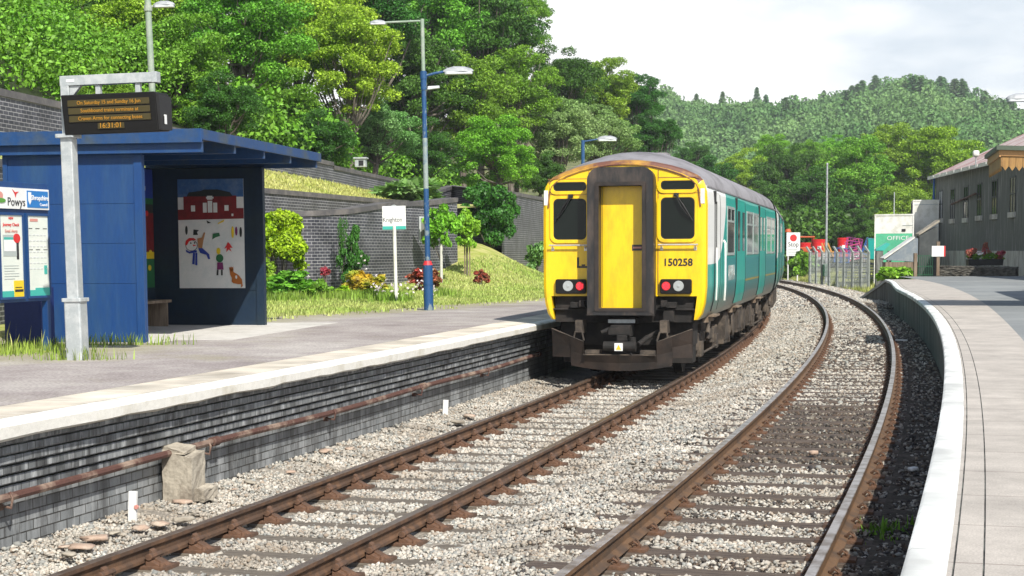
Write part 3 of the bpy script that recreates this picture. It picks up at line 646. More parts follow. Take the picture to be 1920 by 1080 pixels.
# surface of the left platform, kept level near the edge and lifting a little to the wall
def plat_h(x, y):
    s, n = SNof(x, y); d = -2.6-n
    z = PZ+0.004
    z += 0.30*smooth(38, 56, y)*smooth(2.6, 9.0, d)
    return z
GA, GB = Vector((-6.6, 27.0)), Vector((1.2, 43.5))     # front boundary of the grass
def grass_side(x, y):
    t = (y-GA.y)/(GB.y-GA.y); xb = GA.x+(GB.x-GA.x)*t
    return (xb-x)*0.9
def surface(name, mt, keep, off, nn=(-2.6, -24), ss=(-8, 112), dn=0.4, ds=0.8, extra=None):
    nl = np.arange(nn[0], nn[1], -dn); slx = np.arange(ss[0], ss[1], ds); mb = MB(); ids = {}
    def vid(i, j):
        if (i, j) not in ids:
            p = W(slx[i], nl[j]); ids[(i, j)] = mb.pt((p.x, p.y, plat_h(p.x, p.y)+off+(extra(p.x, p.y) if extra else 0)))
        return ids[(i, j)]
    for i in range(len(slx)-1):
        for j in range(len(nl)-1):
            p = W(slx[i]+ds/2, nl[j]-dn/2)
            if keep(p.x, p.y): mb.face((vid(i, j), vid(i+1, j), vid(i+1, j+1), vid(i, j+1)))
    return tag(mb.build(name, mt, smooth=True), kind='structure')
def platmat():
    """tarmac that gives way to moss and grass away from the edge, in ragged patches"""
    mt = terrain_mat('tarmac_to_grass', (0.27, 0.235, 0.228), (0.37, 0.335, 0.32), (0.48, 0.45, 0.42), 0.6, bump=0.5, bsc=30, bdist=0.01)
    t = mt.node_tree; n = t.nodes; l = t.links; p = n['Principled BSDF']; src = p.inputs['Base Color'].links[0].from_socket
    at_ = n.new('ShaderNodeAttribute'); at_.attribute_name = 'grassiness'
    tcn = n.new('ShaderNodeTexCoord'); a = n.new('ShaderNodeTexNoise'); a.inputs['Scale'].default_value = 1.3; a.inputs['Detail'].default_value = 8; a.inputs['Roughness'].default_value = 0.7; l.new(tcn.outputs['Object'], a.inputs['Vector'])
    ad = n.new('ShaderNodeMath'); ad.operation = 'ADD'; l.new(at_.outputs['Fac'], ad.inputs[0]); l.new(a.outputs['Fac'], ad.inputs[1])
    r1 = n.new('ShaderNodeMapRange'); r1.inputs['From Min'].default_value = 0.55; r1.inputs['From Max'].default_value = 0.95; r1.inputs['To Max'].default_value = 0.7; l.new(ad.outputs[0], r1.inputs['Value'])
    x1 = n.new('ShaderNodeMixRGB'); x1.inputs[2].default_value = (0.33, 0.31, 0.17, 1); l.new(r1.outputs[0], x1.inputs[0]); l.new(src, x1.inputs[1])
    r2 = n.new('ShaderNodeMapRange'); r2.inputs['From Min'].default_value = 1.15; r2.inputs['From Max'].default_value = 1.35; l.new(ad.outputs[0], r2.inputs['Value'])
    g2 = n.new('ShaderNodeTexNoise'); g2.inputs['Scale'].default_value = 2.5; g2.inputs['Detail'].default_value = 8; l.new(tcn.outputs['Object'], g2.inputs['Vector'])
    gr = n.new('ShaderNodeMixRGB'); gr.inputs[1].default_value = (0.30, 0.35, 0.07, 1); gr.inputs[2].default_value = (0.48, 0.46, 0.18, 1)
    r3 = n.new('ShaderNodeMapRange'); r3.inputs['From Min'].default_value = 0.38; r3.inputs['From Max'].default_value = 0.62; l.new(g2.outputs['Fac'], r3.inputs['Value']); l.new(r3.outputs[0], gr.inputs[0])
    x2 = n.new('ShaderNodeMixRGB'); l.new(r2.outputs[0], x2.inputs[0]); l.new(x1.outputs[0], x2.inputs[1]); l.new(gr.outputs[0], x2.inputs[2])
    l.new(x2.outputs[0], p.inputs['Base Color']); return mt
def mound(x, y):
    # grass heap against the corner of the wall
    dx, dy = (x+1.6)/2.3, (y-60.5)/7.5
    return 1.35*math.exp(-(dx*dx+dy*dy)*1.1)
srf = surface('platform_surface', platmat(), lambda x, y: True, 0.0, extra=mound)
att = srf.data.attributes.new('grassiness', 'FLOAT', 'POINT')
vals = []
for v in srf.data.vertices:
    x, y = v.co.x, v.co.y; g_ = grass_side(x, y)+0.25*wob(x, y, 1.3, 0.7)
    q = 0.0
    if g_ > -2.2: q = 0.42*smooth(-2.2, -0.4, g_)+0.55*smooth(-0.15, 0.35, g_)
    # weedy patches round the notice board and the display post
    for (px, py, rx, ry, am) in ((-6.6, 21.0, 1.6, 1.3, 0.9), (-5.0, 19.25, 1.6, 0.28, 0.42), (-7.4, 19.8, 2.2, 1.0, 0.6), (-5.3, 22.3, 0.9, 0.25, 0.6)):
        d = ((x-px)/rx)**2+((y-py)/ry)**2
        q = max(q, am*math.exp(-d*0.9))
    vals.append(q)
att.data.foreach_set('value', vals)

# ------------------------------------------------------------------ right platform
rp = empty('right_platform', Matrix.Identity(4), 'right platform with bright white curved edge and stained wall', 'platform')
RZ = 0.91
def flare(q): return 0.0 + 0.75*smooth(52, 71, q)
S_END = 69.0
def strip(profile, sl, name, mt, parent, fl=True, smooth_=False):
    mb = MB(); L = [0]
    for a, b in zip(profile, profile[1:]): L.append(L[-1]+math.hypot(a[0]-b[0], a[1]-b[1]))
    rings = [[mb.pt(W(q, n_+(flare(q) if fl else 0), z_)) for n_, z_ in profile] for q in sl]
    for i in range(len(sl)-1):
        for k in range(len(profile)-1):
            mb.face((rings[i][k], rings[i+1][k], rings[i+1][k+1], rings[i][k+1]), ((sl[i], L[k]), (sl[i+1], L[k]), (sl[i+1], L[k+1]), (sl[i], L[k+1])))
    return mb.build(name, mt, parent, smooth=smooth_)
sR = linspace(-10, S_END, 100)
strip([(5.06, RZ-0.115), (5.0, RZ-0.105), (4.985, RZ-0.06), (4.99, RZ-0.015), (5.01, RZ), (5.15, RZ+0.001), (5.165, RZ+0.0)], sR, 'edge_coping', M['edgewhite'], rp, smooth_=True)
strip([(5.06, RZ-0.112), (5.085, RZ-1.25)], sR, 'platform_wall', M['wallconc'], rp)
def npav(q): return 6.0+0.05*smooth(0, 30, q)+1.0*smooth(20, 70, q)
mb = MB(); rings = []
for q in sR:
    ps = [(5.165, 0), (5.185, 0), (5.1865, -0.006), (5.1915, -0.006), (5.193, 0), (5.300, 0), (5.3015, -0.006), (5.3065, -0.006), (5.308, 0), (npav(q), 0)]
    rings.append([(mb.pt(W(q, a+(flare(q) if a < 5.4 else 0), RZ+b)), a) for a, b in ps])
for i in range(len(sR)-1):
    for k in range(9):
        a, b, c, d = rings[i][k], rings[i+1][k], rings[i+1][k+1], rings[i][k+1]
        mb.cur = 1 if k in (1, 2, 3, 5, 6, 7) else 0
        mb.face((a[0], b[0], c[0], d[0]), ((sR[i], a[1]-5.165+0.02), (sR[i+1], b[1]-5.165+0.02), (sR[i+1], c[1]-5.165+0.02), (sR[i], d[1]-5.165+0.02)))
mb.build('paving', [M['paver'], M['wallconc']], rp)
# ramp at the far end
mb = MB(); rr_ = linspace(S_END, S_END+5.5, 6); zf = lambda q: RZ-(q-S_END)/5.5*0.95
rings = [[mb.pt(W(q, 5.0+flare(q)-0.12*(q-S_END), zf(q)+d)) for d in (-0.11, 0.0)]+[mb.pt(W(q, 5.16+flare(q)-0.12*(q-S_END), zf(q)))] for q in rr_]
for a, b in zip(rings, rings[1:]):
    for k in (0, 1): mb.face((a[k], b[k], b[k+1], a[k+1]))
mb.build('ramp_edge', M['edgewhite'], rp)
mb = MB(); rings = [[mb.pt(W(q, 5.06+flare(q)-0.12*(q-S_END), zf(q)+d)) for d in (-1.3, -0.10)] for q in rr_]
for a, b in zip(rings, rings[1:]): mb.face((a[0], b[0], b[1], a[1]), ((0, 0), (1, 0), (1, 1), (0, 1)))
mb.build('ramp_wall', M['wallconc'], rp)
mb = MB(); rings = [[mb.pt(W(q, n_ + (flare(q)-0.12*(q-S_END) if n_ < 5.5 else 0), zf(q)-0.002)) for n_ in (5.16, 8.5)] for q in rr_]
for a, b in zip(rings, rings[1:]): mb.face((a[0], b[0], b[1], a[1]), ((0, 0), (1, 0), (1, 1), (0, 1)))
mb.build('ramp_surface', M['paver'], rp)
# asphalt forecourt
mb = MB(); rings = [[mb.pt(W(q, n_, RZ-0.004)) for n_ in (npav(q), 9, 14, 30, 60)] for q in linspace(-10, 76, 44)]
for a, b in zip(rings, rings[1:]):
    for k in range(4): mb.face((a[k], b[k], b[k+1], a[k+1]))
tag(mb.build('asphalt_forecourt', M['asphalt']), kind='structure')

# ------------------------------------------------------------------ train
def rrect(x0, x1, z0, z1, r, n=4):
    pts = []
    for cx_, cz_, a0_ in ((x1-r, z1-r, 0), (x0+r, z1-r, 90), (x0+r, z0+r, 180), (x1-r, z0+r, 270)):
        for k in range(n+1):
            t = R(a0_+90*k/n); pts.append((cx_+r*math.cos(t), cz_+r*math.sin(t)))
    return pts
def ring_prism(mb, outer, inner, y0, y1):
    n = len(outer); A = [mb.pt((x, y0, z)) for x, z in outer]; B = [mb.pt((x, y0, z)) for x, z in inner]; C = [mb.pt((x, y1, z)) for x, z in outer]; D = [mb.pt((x, y1, z)) for x, z in inner]
    for k in range(n):
        j = (k+1) % n
        mb.face((A[k], A[j], B[j], B[k])); mb.face((A[k], A[j], C[j], C[k])); mb.face((B[k], B[j], D[j], D[k])); mb.face((C[k], C[j], D[j], D[k]))
HALF = [(1.27, 1.00), (1.34, 1.10), (1.385, 1.28), (1.41, 1.55), (1.412, 2.2), (1.41, 2.95), (1.395, 3.16), (1.37, 3.26)]
ROOF = [(1.37, 3.26), (1.33, 3.35), (1.24, 3.43), (1.05, 3.52), (0.8, 3.60), (0.5, 3.665), (0.25, 3.695), (0, 3.705)]
def roofpts(k): return [(x, 3.26+(z-3.26)*k) for x, z in ROOF]
def carriage(root, pre, y0, y1, cab):
    """sides and roof between y0 and y1 in the train frame"""
    mb = MB()
    for sg in (1, -1):
        ys_ = [y0, y1]
        for (a, b) in zip(HALF, HALF[1:]):
            mb.quad((sg*a[0], ys_[0], a[1]), (sg*a[0], ys_[1], a[1]), (sg*b[0], ys_[1], b[1]), (sg*b[0], ys_[0], b[1]))
    mb.quad((-1.27, y0, 1.0), (1.27, y0, 1.0), (1.27, y1, 1.0), (-1.27, y1, 1.0))
    mb.prism([(x, z) for x, z in HALF]+[(x, z) for x, z in roofpts(1.52)[1:]]+[(-x, z) for x, z in roofpts(1.52)[::-1][1:]]+[(-x, z) for x, z in HALF[::-1][1:]], y1-0.01, y1)
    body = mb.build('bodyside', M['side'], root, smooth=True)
    mb = MB(); st = [y0, y0+0.25, y0+0.6, y0+1.1, y0+1.7, y1] if cab else [y0, y1]; ks = [1.0, 1.14, 1.30, 1.44, 1.52, 1.52] if cab else [1.52, 1.52]
    rings = []
    for y_, k in zip(st, ks):
        rp_ = roofpts(k); rings.append([mb.pt((x, y_, z)) for x, z in rp_]+[mb.pt((-x, y_, z)) for x, z in rp_[::-1][1:]])
    for a, b in zip(rings, rings[1:]):
        for q in range(len(a)-1): mb.face((a[q], b[q], b[q+1], a[q+1]))
    roof = mb.build('roof', M['roofgrey'], root, smooth=True)
    mb = MB()
    for sg in (1, -1): mb.box(min(sg*1.37, sg*1.395), max(sg*1.37, sg*1.395), y0+0.1, y1, 3.235, 3.262)
    for q in linspace(y0+3, y1-1.2, 5): mb.box(-0.35, 0.35, q-0.25, q+0.25, 3.88, 3.98)
    mb.build('gutter', M['roofgrey'], roof)
    return body
def side_window(body, y0, y1, z0, z1, zs, sg=1, panes=2):
    X = 1.413
    def P(mb, a0, a1, b0, b1, d0, d1): mb.box(min(sg*(X+d0), sg*(X+d1)), max(sg*(X+d0), sg*(X+d1)), a0, a1, b0, b1)
    mb = MB()
    for a0, a1, b0, b1 in ((y0-0.05, y1+0.05, z0-0.05, z0), (y0-0.05, y1+0.05, z1, z1+0.05), (y0-0.05, y0, z0, z1), (y1, y1+0.05, z0, z1), (y0, y1, zs-0.02, zs+0.02)): P(mb, a0, a1, b0, b1, -0.02, 0.012)
    for k in range(1, panes): ym = y0+(y1-y0)*k/panes; P(mb, ym-0.02, ym+0.02, zs+0.02, z1, -0.02, 0.010)
    w = mb.build('window', M['frame'], body)
    mb = MB(); P(mb, y0, y1, z0, z1, -0.02, 0.004); mb.build('pane', M['glass'], w)
def side_door(body, y0, y1, mt, sg=1):
    X = 1.412
    mb = MB(); pr = [(sg*(x+0.010), z) for x, z in HALF if 1.05 < z < 3.2]+[(sg*(1.40+0.006), 3.18)]
    for (a, b) in zip(pr, pr[1:]): mb.quad((a[0], y0, a[1]), (a[0], y1, a[1]), (b[0], y1, b[1]), (b[0], y0, b[1]))
    d = mb.build('door', mt, body, smooth=True)
    mb = MB()
    for yy in (y0, y1):
        if yy == y1: mb.build('door_seal', M['black'], d); mb = MB()
        pp_ = [(sg*(x+0.004), yy, z) for x, z in HALF if 1.05 < z < 3.2]; mb.tube(pp_, 0.013, 6)
    mb.build('door_seal', M['black'], d); mb = MB(); mb.box(min(sg*1.39, sg*1.425), max(sg*1.39, sg*1.425), y0-0.03, y0+0.16, 2.98, 3.20)
    mb.build('door_slot', M['black'], d)
    return d

TH = R(13.1)
T0 = Vector((1.90, 27.2, 0))
train = empty('passenger_train', frame(T0, (math.sin(TH), math.cos(TH))), 'teal and white diesel passenger train with yellow front and black end gangway', 'train')
LEN = 17.3
body = carriage(train, '', 0.14, LEN, True)
# yellow cab front: outline with the coupling cut-out
def outline(ins, k=1.0):
    r_ = roofpts(k); pts = [(x-ins, z) for x, z in HALF]+[(x-ins*(x/1.37), z-ins) for x, z in r_[1:]]
    return pts
def front_ring(ins): 
    o = outline(ins); return o+[(-x, z) for x, z in o[::-1][1:]]
r0, r1, r2 = front_ring(0.07), front_ring(0.022), front_ring(0.0)
mb = MB(); rings = [[mb.pt((x, y_, z)) for x, z in rg] for y_, rg in ((0.0, r0), (0.035, r1), (0.14, r2))]
nn_ = len(r0)
for a, b in zip(rings, rings[1:]):
    for k in range(nn_-1):
        zm = (r2[k][1]+r2[k+1][1])/2; mb.cur = 1 if zm > 3.38 else 0
        mb.face((a[k], b[k], b[k+1], a[k+1]))
# front face with notch below z=1.40 (two legs stay)
mb.cur = 0
NZ = 1.40
leg = [(x, z) for x, z in outline(0.07) if z < NZ]
hi = [(x, z) for x, z in outline(0.07) if z > NZ]
xl = leg[-1][0]
full = [(1.25, NZ), (1.338, NZ)]+hi+[(-x, z) for x, z in hi[::-1][1:]]+[(-1.338, NZ), (-1.25, NZ)]
mb.face([mb.pt((x, 0, z)) for x, z in full])
for sg in (1, -1):
    lg = [(sg*1.20, 1.0), (sg*leg[0][0], leg[0][1])]+[(sg*x, z) for x, z in leg[1:]]+[(sg*1.338, NZ), (sg*1.25, NZ)]
    mb.face([mb.pt((x, 0, z)) for x, z in lg])
    mb.quad((sg*1.25, 0, NZ), (sg*1.25, 0.35, NZ), (sg*1.20, 0.35, 1.0), (sg*1.20, 0, 1.0))
mb.quad((-1.25, 0, NZ), (1.25, 0, NZ), (1.25, 0.35, NZ), (-1.25, 0.35, NZ))
front = mb.build('cab_front', [M['yellow'], M['rustrim']], train, smooth=True)
# brow bead over the windows and body corner drips
mb = MB(); rim = [(x-0.10*(x/1.37), -0.012, z-0.085) for x, z in roofpts(1.0)]; rim = rim+[(-x, y, z) for x, y, z in rim[::-1][1:]]
mb.tube([(1.30, -0.008, 2.9)]+rim+[(-1.30, -0.008, 2.9)], 0.014, 6); mb.build('brow_bead', M['rustrim'], front, smooth=True)
mb = MB()
for sg in (-1, 1):
    mb.box(sg*0.59-0.006, sg*0.59+0.006, -0.006, 0.01, 1.42, 3.52); mb.box(min(sg*0.60, sg*1.3), max(sg*0.60, sg*1.3), -0.005, 0.01, 3.385, 3.395); mb.box(min(sg*0.60, sg*1.3), max(sg*0.60, sg*1.3), -0.005, 0.01, 3.125, 3.133)
mb.build('panel_seam', M['rustrim'], front)
for sg in (-1, 1):
    x0, x1 = sorted((sg*0.635, sg*1.205))
    for (z0, z1, rd, nm) in ((2.36, 3.055, 0.08, 'windscreen'), (3.185, 3.335, 0.06, 'quarterlight')):
        mb = MB(); ring_prism(mb, rrect(x0-0.055, x1+0.055, z0-0.05, z1+0.035, rd+0.04), rrect(x0, x1, z0, z1, rd), -0.022, 0.004)
        w = mb.build(nm, M['yellow'], front, bevel=0.006)
        mb = MB(); mb.prism(rrect(x0-0.005, x1+0.005, z0-0.005, z1+0.005, rd), -0.008, 0.002); mb.build('pane', M['glass'], w)
        mb = MB(); ring_prism(mb, rrect(x0+0.0, x1, z0, z1, rd), rrect(x0+0.014, x1-0.014, z0+0.014, z1-0.014, rd-0.01), -0.016, 0.0); mb.build('gasket', M['black'], w)
    # wiper
    px_ = sg*0.90; mb = MB(); mb.box(px_-0.04, px_+0.04, -0.06, -0.02, 3.07, 3.13)
    e = (px_+sg*0.24, -0.055, 2.72); mb.tube([(px_, -0.07, 3.10), (px_+sg*0.12, -0.085, 2.92), e], 0.013, 6); mb.tube([(px_-sg*0.02, -0.07, 3.10), (px_+sg*0.09, -0.085, 2.90), (e[0]-sg*0.02, e[1], e[2])], 0.008, 6)
    mb.tube([(e[0]-sg*0.14, -0.036, e[2]+0.24), (e[0]+sg*0.03, -0.036, e[2]-0.05)], 0.012, 6); mb.build('wiper', M['black'], front)
    # handrail
    a, b = sorted((sg*0.60, sg*1.27)); mb = MB(); mb.tube([(a, -0.075, 2.265), (b, -0.075, 2.265)], 0.014, 8)
    for q in (a+0.05, b-0.05): mb.tube([(q, -0.075, 2.265), (q, -0.04, 2.215), (q, 0.0, 2.21)], 0.011, 6); mb.box(q-0.025, q+0.025, -0.008, 0.004, 2.17, 2.235)
    mb.build('handrail', M['chrome'], front)
    # lamp cluster
    a, b = sorted((sg*0.635, sg*1.165)); mb = MB(); mb.prism(rrect(a, b, 1.44, 1.69, 0.035), -0.075, 0.004); bx_ = mb.build('lamp_cluster', M['lampbox'], front, bevel=0.012)
    mb = MB(); mb.cyl((sg*0.945, -0.073, 1.572), (sg*0.945, -0.086, 1.572), 0.092, 0.085, n=24); mb.cyl((sg*0.945, -0.086, 1.572), (sg*0.945, -0.09, 1.572), 0.03, 0.02, n=12); mb.build('headlight', M['headlamp'], bx_, smooth=True)
    mb = MB(); mb.cyl((sg*0.735, -0.073, 1.572), (sg*0.735, -0.083, 1.572), 0.075, 0.072, n=24); tl = mb.build('tail_light', M['inkred'], bx_)
    mb = MB()
    for k in range(6): t = R(60*k+30); mb.cyl((sg*0.735+0.042*math.cos(t), -0.082, 1.572+0.042*math.sin(t)), (sg*0.735+0.042*math.cos(t), -0.090, 1.572+0.042*math.sin(t)), 0.020, n=10)
    mb.cyl((sg*0.735, -0.082, 1.572), (sg*0.735, -0.090, 1.572), 0.018, n=10); o = mb.build('tail_light_lens', M['redlamp'], bx_)
    mb = MB(); mb.box(sg*1.335-0.035, sg*1.335+0.035, -0.004, 0.02, 2.95, 3.20); mb.build('white_plate', M['white'], front)
    # sand pipe brackets and jumper boxes under the front
    mb = MB(); mb.box(sg*0.78-0.13, sg*0.78+0.13, -0.06, 0.2, 1.20, 1.30); mb.box(sg*0.70-0.05, sg*0.70+0.05, -0.12, 0.0, 1.22, 1.33); mb.build('jumper_socket', M['underdark'], train, bevel=0.01)
text('lettering', '150258', 0.172, M['ink'], front, (0.925, -0.006, 1.965), xs=0.98, bold=0.004)
mb = MB(); mb.box(-0.80, -0.765, -0.005, 0.003, 1.88, 2.06); mb.box(-0.765, -0.61, -0.005, 0.003, 1.88, 1.912); mb.box(-0.72, -0.66, -0.005, 0.003, 1.915, 1.94); mb.build('half_letter_mark', M['gangway'], front)
# gangway
mb = MB()
OUT = rrect(-0.555, 0.555, 1.10, 3.55, 0.035, 6); OUT = rrect(-0.555, 0.555, 1.10, 3.55, 0.20, 6)
OUT = [((0.555 if x > 0 else -0.555), 1.10) if z < 1.31 else (x, z) for x, z in OUT]
INN = []
for x, z in OUT: INN.append((max(-0.375, min(0.375, x*1.2)), max(1.20, min(3.25, z if z < 3.2 else 3.26))))
ring_prism(mb, OUT, INN, -0.33, 0.01)
gw = mb.build('gangway', M['gangway'], train, bevel=0.012)
mb = MB(); ring_prism(mb, rrect(-0.43, 0.43, 1.16, 3.31, 0.02), rrect(-0.365, 0.365, 1.205, 3.25, 0.01), -0.345, -0.05); mb.build('gangway_frame', M['plough'], gw, bevel=0.006)
mb = MB(); mb.box(-0.37, 0.37, -0.07, -0.03, 1.20, 3.26); gd = mb.build('gangway_door', M['yellow'], train)
mb = MB(); mb.box(0.345, 0.352, -0.074, -0.06, 1.22, 3.24); mb.box(-0.352, -0.345, -0.074, -0.06, 1.22, 3.24); mb.box(0.16, 0.34, -0.078, -0.06, 2.17, 2.27); mb.build('door_latch', M['gangway'], gd)
mb = MB(); mb.box(0.18, 0.32, -0.082, -0.077, 2.205, 2.235); mb.build('notice_strip', M['inkpink'], gd)
# headstock, coupler, plough
mb = MB(); mb.box(-1.2, 1.2, 0.10, 0.45, 0.95, 1.395); mb.box(-1.15, 1.15, 0.3, 1.0, 0.55, 0.98); mb.box(-1.24, -0.58, 0.02, 0.10, 1.16, 1.19); mb.box(0.58, 1.24, 0.02, 0.10, 1.16, 1.19); mb.box(0.68, 0.86, -0.02, 0.1, 0.97, 1.16); mb.build('headstock', M['underdark'], train, bevel=0.01)
mb = MB(); mb.box(-0.26, 0.24, -0.12, 0.2, 0.93, 1.03); mb.box(-0.17, 0.17, -0.34, 0.1, 0.73, 0.92); mb.cyl((-0.20, -0.30, 0.84), (-0.33, -0.36, 0.80), 0.05, 0.03); mb.cyl((-0.27, -0.42, 0.57), (0.28, -0.42, 0.57), 0.085, n=14)
mb.box(-0.05, 0.12, -0.40, -0.1, 0.66, 0.76); mb.cyl((0.20, -0.3, 0.72), (0.20, -0.3, 0.60), 0.06); mb.tube([(0.30, -0.3, 0.60), (0.42, -0.1, 0.70), (0.60, 0.1, 0.80)], 0.045, 8); mb.tube([(0.16, -0.42, 0.50), (0.24, -0.42, 0.38), (0.36, -0.34, 0.34), (0.5, -0.2, 0.40)], 0.018, 6)
mb.box(-0.20, 0.16, -0.38, -0.30, 0.76, 0.88)
cp = mb.build('coupler', M['underdark'], train, bevel=0.012)
mb = MB(); mb.box(-0.07, 0.07, -0.512, -0.503, 0.50, 0.63); wl = mb.build('warning_label', M['signwhite'], cp)
mb = MB(); mb.prism([(-0.045, 0.52), (0.045, 0.52), (0.0, 0.605)], -0.517, -0.513); mb.build('warning_triangle', M['inkyellow'], cp)
mb = MB(); mb.box(-0.24, 0.22, -0.13, -0.122, 0.95, 1.01); mb.build('coupler_plate', M['galv'], cp)
xsn = [-1.20, -0.87, -0.86, -0.621, -0.62, -0.4, -0.2, 0, 0.2, 0.4, 0.62, 0.621, 0.86, 0.87, 1.20]
mb = MB(); A = []; B = []
for x in xsn:
    ax = abs(x); zt = 0.42 if ax <= 0.62 else 0.64+(ax-0.62)*0.37; zb = 0.155+0.075*(ax/0.86)**2 if ax <= 0.86 else 0.37
    yy = -0.42+0.20*ax**1.4
    A.append([mb.pt((x, yy-0.06, zt)), mb.pt((x, yy, (zt+zb)/2)), mb.pt((x, yy+0.02, zb))]); B.append([mb.pt((x, yy-0.03, zt)), mb.pt((x, yy+0.03, (zt+zb)/2)), mb.pt((x, yy+0.05, zb))])
for k in range(len(xsn)-1):
    for q in (0, 1): mb.face((A[k][q], A[k][q+1], A[k+1][q+1], A[k+1][q])); mb.face((B[k][q], B[k+1][q], B[k+1][q+1], B[k][q+1]))
    mb.face((A[k][0], A[k+1][0], B[k+1][0], B[k][0])); mb.face((A[k][2], B[k][2], B[k+1][2], A[k+1][2]))
for e in (0, -1): mb.face((A[e][0], B[e][0], B[e][2], A[e][2]))
pl = mb.build('snow_plough', M['plough'], train)
mb = MB()
for sg in (-1, 1): mb.tube([(sg*0.62, -0.345, 0.66), (sg*0.66, -0.3, 0.80), (sg*0.78, -0.3, 0.80), (sg*0.80, -0.30, 0.70)], 0.018, 6); mb.box(sg*0.72-0.06, sg*0.72+0.06, -0.28, 0.1, 0.78, 1.0); mb.box(min(sg*0.34, sg*0.6), max(sg*0.34, sg*0.6), -0.36, -0.2, 0.44, 0.50)
mb.tube([(-0.62, -0.41, 0.425), (0.62, -0.41, 0.425)], 0.012, 6)
mb.build('plough_bracket', M['under'], pl)
for x0_ in (-1.20, 0.62):
    mb = MB()
    a_, b_ = (x0_, x0_+0.58)
    mb.tube([(a_, -0.48+0.20*abs(a_)**1.4, 0.64+(abs(a_)-0.62)*0.37+0.004), (b_, -0.48+0.20*abs(b_)**1.4, 0.64+(abs(b_)-0.62)*0.37+0.004)], 0.009, 6)
    mb.build('plough_lip', M['under'], pl)
# side fittings (both sides)
for sg in (1, -1):
    d = side_door(body, 1.25, 2.15, M['side'], sg)
    mb = MB(); mb.box(min(sg*1.42, sg*1.427), max(sg*1.42, sg*1.427), 1.42, 1.52, 2.22, 3.02); mb.build('pane', M['glass'], d)
    mb = MB(); mb.tube([(sg*1.46, 2.55, 1.25), (sg*1.475, 2.55, 1.5), (sg*1.475, 2.55, 2.3), (sg*1.44, 2.55, 2.35)], 0.02, 6); mb.build('grab_rail', M['white'], body); mb = MB(); mb.tube([(sg*1.46, 1.05, 1.30), (sg*1.475, 1.05, 1.6), (sg*1.475, 1.05, 2.2)], 0.016, 6); mb.build('grab_rail', M['white'], body)
    side_window(body, 3.55, 4.95, 2.12, 2.95, 2.72, sg)
    for (a, b) in ((5.4, 7.5), (11.4, 13.4)):
        d = side_door(body, a, b, M['doorteal'], sg)
        mb = MB(); mb.box(min(sg*1.42, sg*1.427), max(sg*1.42, sg*1.427), a+0.25, a+0.75, 2.15, 2.95); mb.build('pane', M['glass'], d); mb = MB(); mb.box(min(sg*1.42, sg*1.427), max(sg*1.42, sg*1.427), b-0.75, b-0.25, 2.15, 2.95); mb.build('pane', M['glass'], d)
    side_window(body, 7.95, 9.45, 2.12, 2.95, 2.72, sg); side_window(body, 9.7, 11.1, 2.12, 2.95, 2.72, sg)
    side_window(body, 13.9, 15.3, 2.12, 2.95, 2.72, sg); side_window(body, 15.6, 16.8, 2.12, 2.95, 2.72, sg)
    for a in (1.3, 5.9, 11.9):
        mb = MB(); mb.box(min(sg*1.25, sg*1.43), max(sg*1.25, sg*1.43), a, a+0.75, 1.0, 1.03); mb.box(min(sg*1.2, sg*1.3), max(sg*1.2, sg*1.3), a, a+0.75, 0.9, 1.0); mb.build('footstep', M['wood'], train)
lt = text('lettering', 'ARRIVA', 0.42, M['white'], body, (1.424, 4.35, 1.72), rot=(R(90), 0, R(90)), ext=0.001)
# bogies and underfloor gear
rg = random.Random(5)
def bogie(yc, root):
    b = MB()
    for sg in (1, -1):
        b.box(sg*1.02-0.09, sg*1.02+0.09, yc-1.65, yc+1.65, 0.50, 0.68); b.box(sg*1.0-0.06, sg*1.0+0.06, yc-0.5, yc+0.5, 0.68, 0.86)
        for q in (-1.3, 1.3):
            b.box(sg*1.05-0.12, sg*1.05+0.12, yc+q-0.2, yc+q+0.2, 0.28, 0.56); b.cyl((sg*1.05, yc+q-0.28, 0.40), (sg*1.05, yc+q-0.28, 0.72), 0.085); b.cyl((sg*1.05, yc+q+0.28, 0.40), (sg*1.05, yc+q+0.28, 0.72), 0.085)
        b.tube([(sg*1.16, yc-1.2, 0.34), (sg*1.16, yc+1.2, 0.34)], 0.025, 6); b.cyl((sg*1.0, yc, 0.86), (sg*1.0, yc, 1.0), 0.24, n=16); b.cyl((sg*1.17, yc-0.6, 0.55), (sg*1.17, yc-0.25, 0.95), 0.04)
    b.box(-0.95, 0.95, yc-0.3, yc+0.3, 0.45, 0.8)
    o = b.build('bogie', M['under'], root, bevel=0.015)
    for q in (-1.3, 1.3):
        w = MB()
        for sg in (-1, 1): w.cyl((sg*0.70, yc+q, 0.42), (sg*0.83, yc+q, 0.42), 0.42, n=32); w.cyl((sg*0.69, yc+q, 0.42), (sg*0.71, yc+q, 0.42), 0.45, n=32)
        w.cyl((-0.7, yc+q, 0.42), (0.7, yc+q, 0.42), 0.08); w.build('wheelset', M['underdark'], o)
bogie(2.9, train); bogie(14.4, train)
mb = MB(); mb.box(-0.62, 0.62, 0.6, 5.0, 0.14, 0.95); mb.box(-1.12, 1.12, 0.45, 1.0, 0.24, 0.9); mb.box(-0.95, 0.95, 5.0, 12.4, 0.25, 0.9); mb.build('light_block_boxes', M['underdark'], train)  # plain dark boxes added to keep sunlight off the ground under the train
mb = MB(); mb.box(-1.1, 1.1, 0.45, LEN, 0.86, 1.02); mb.build('floor_frame', M['underdark'], train)
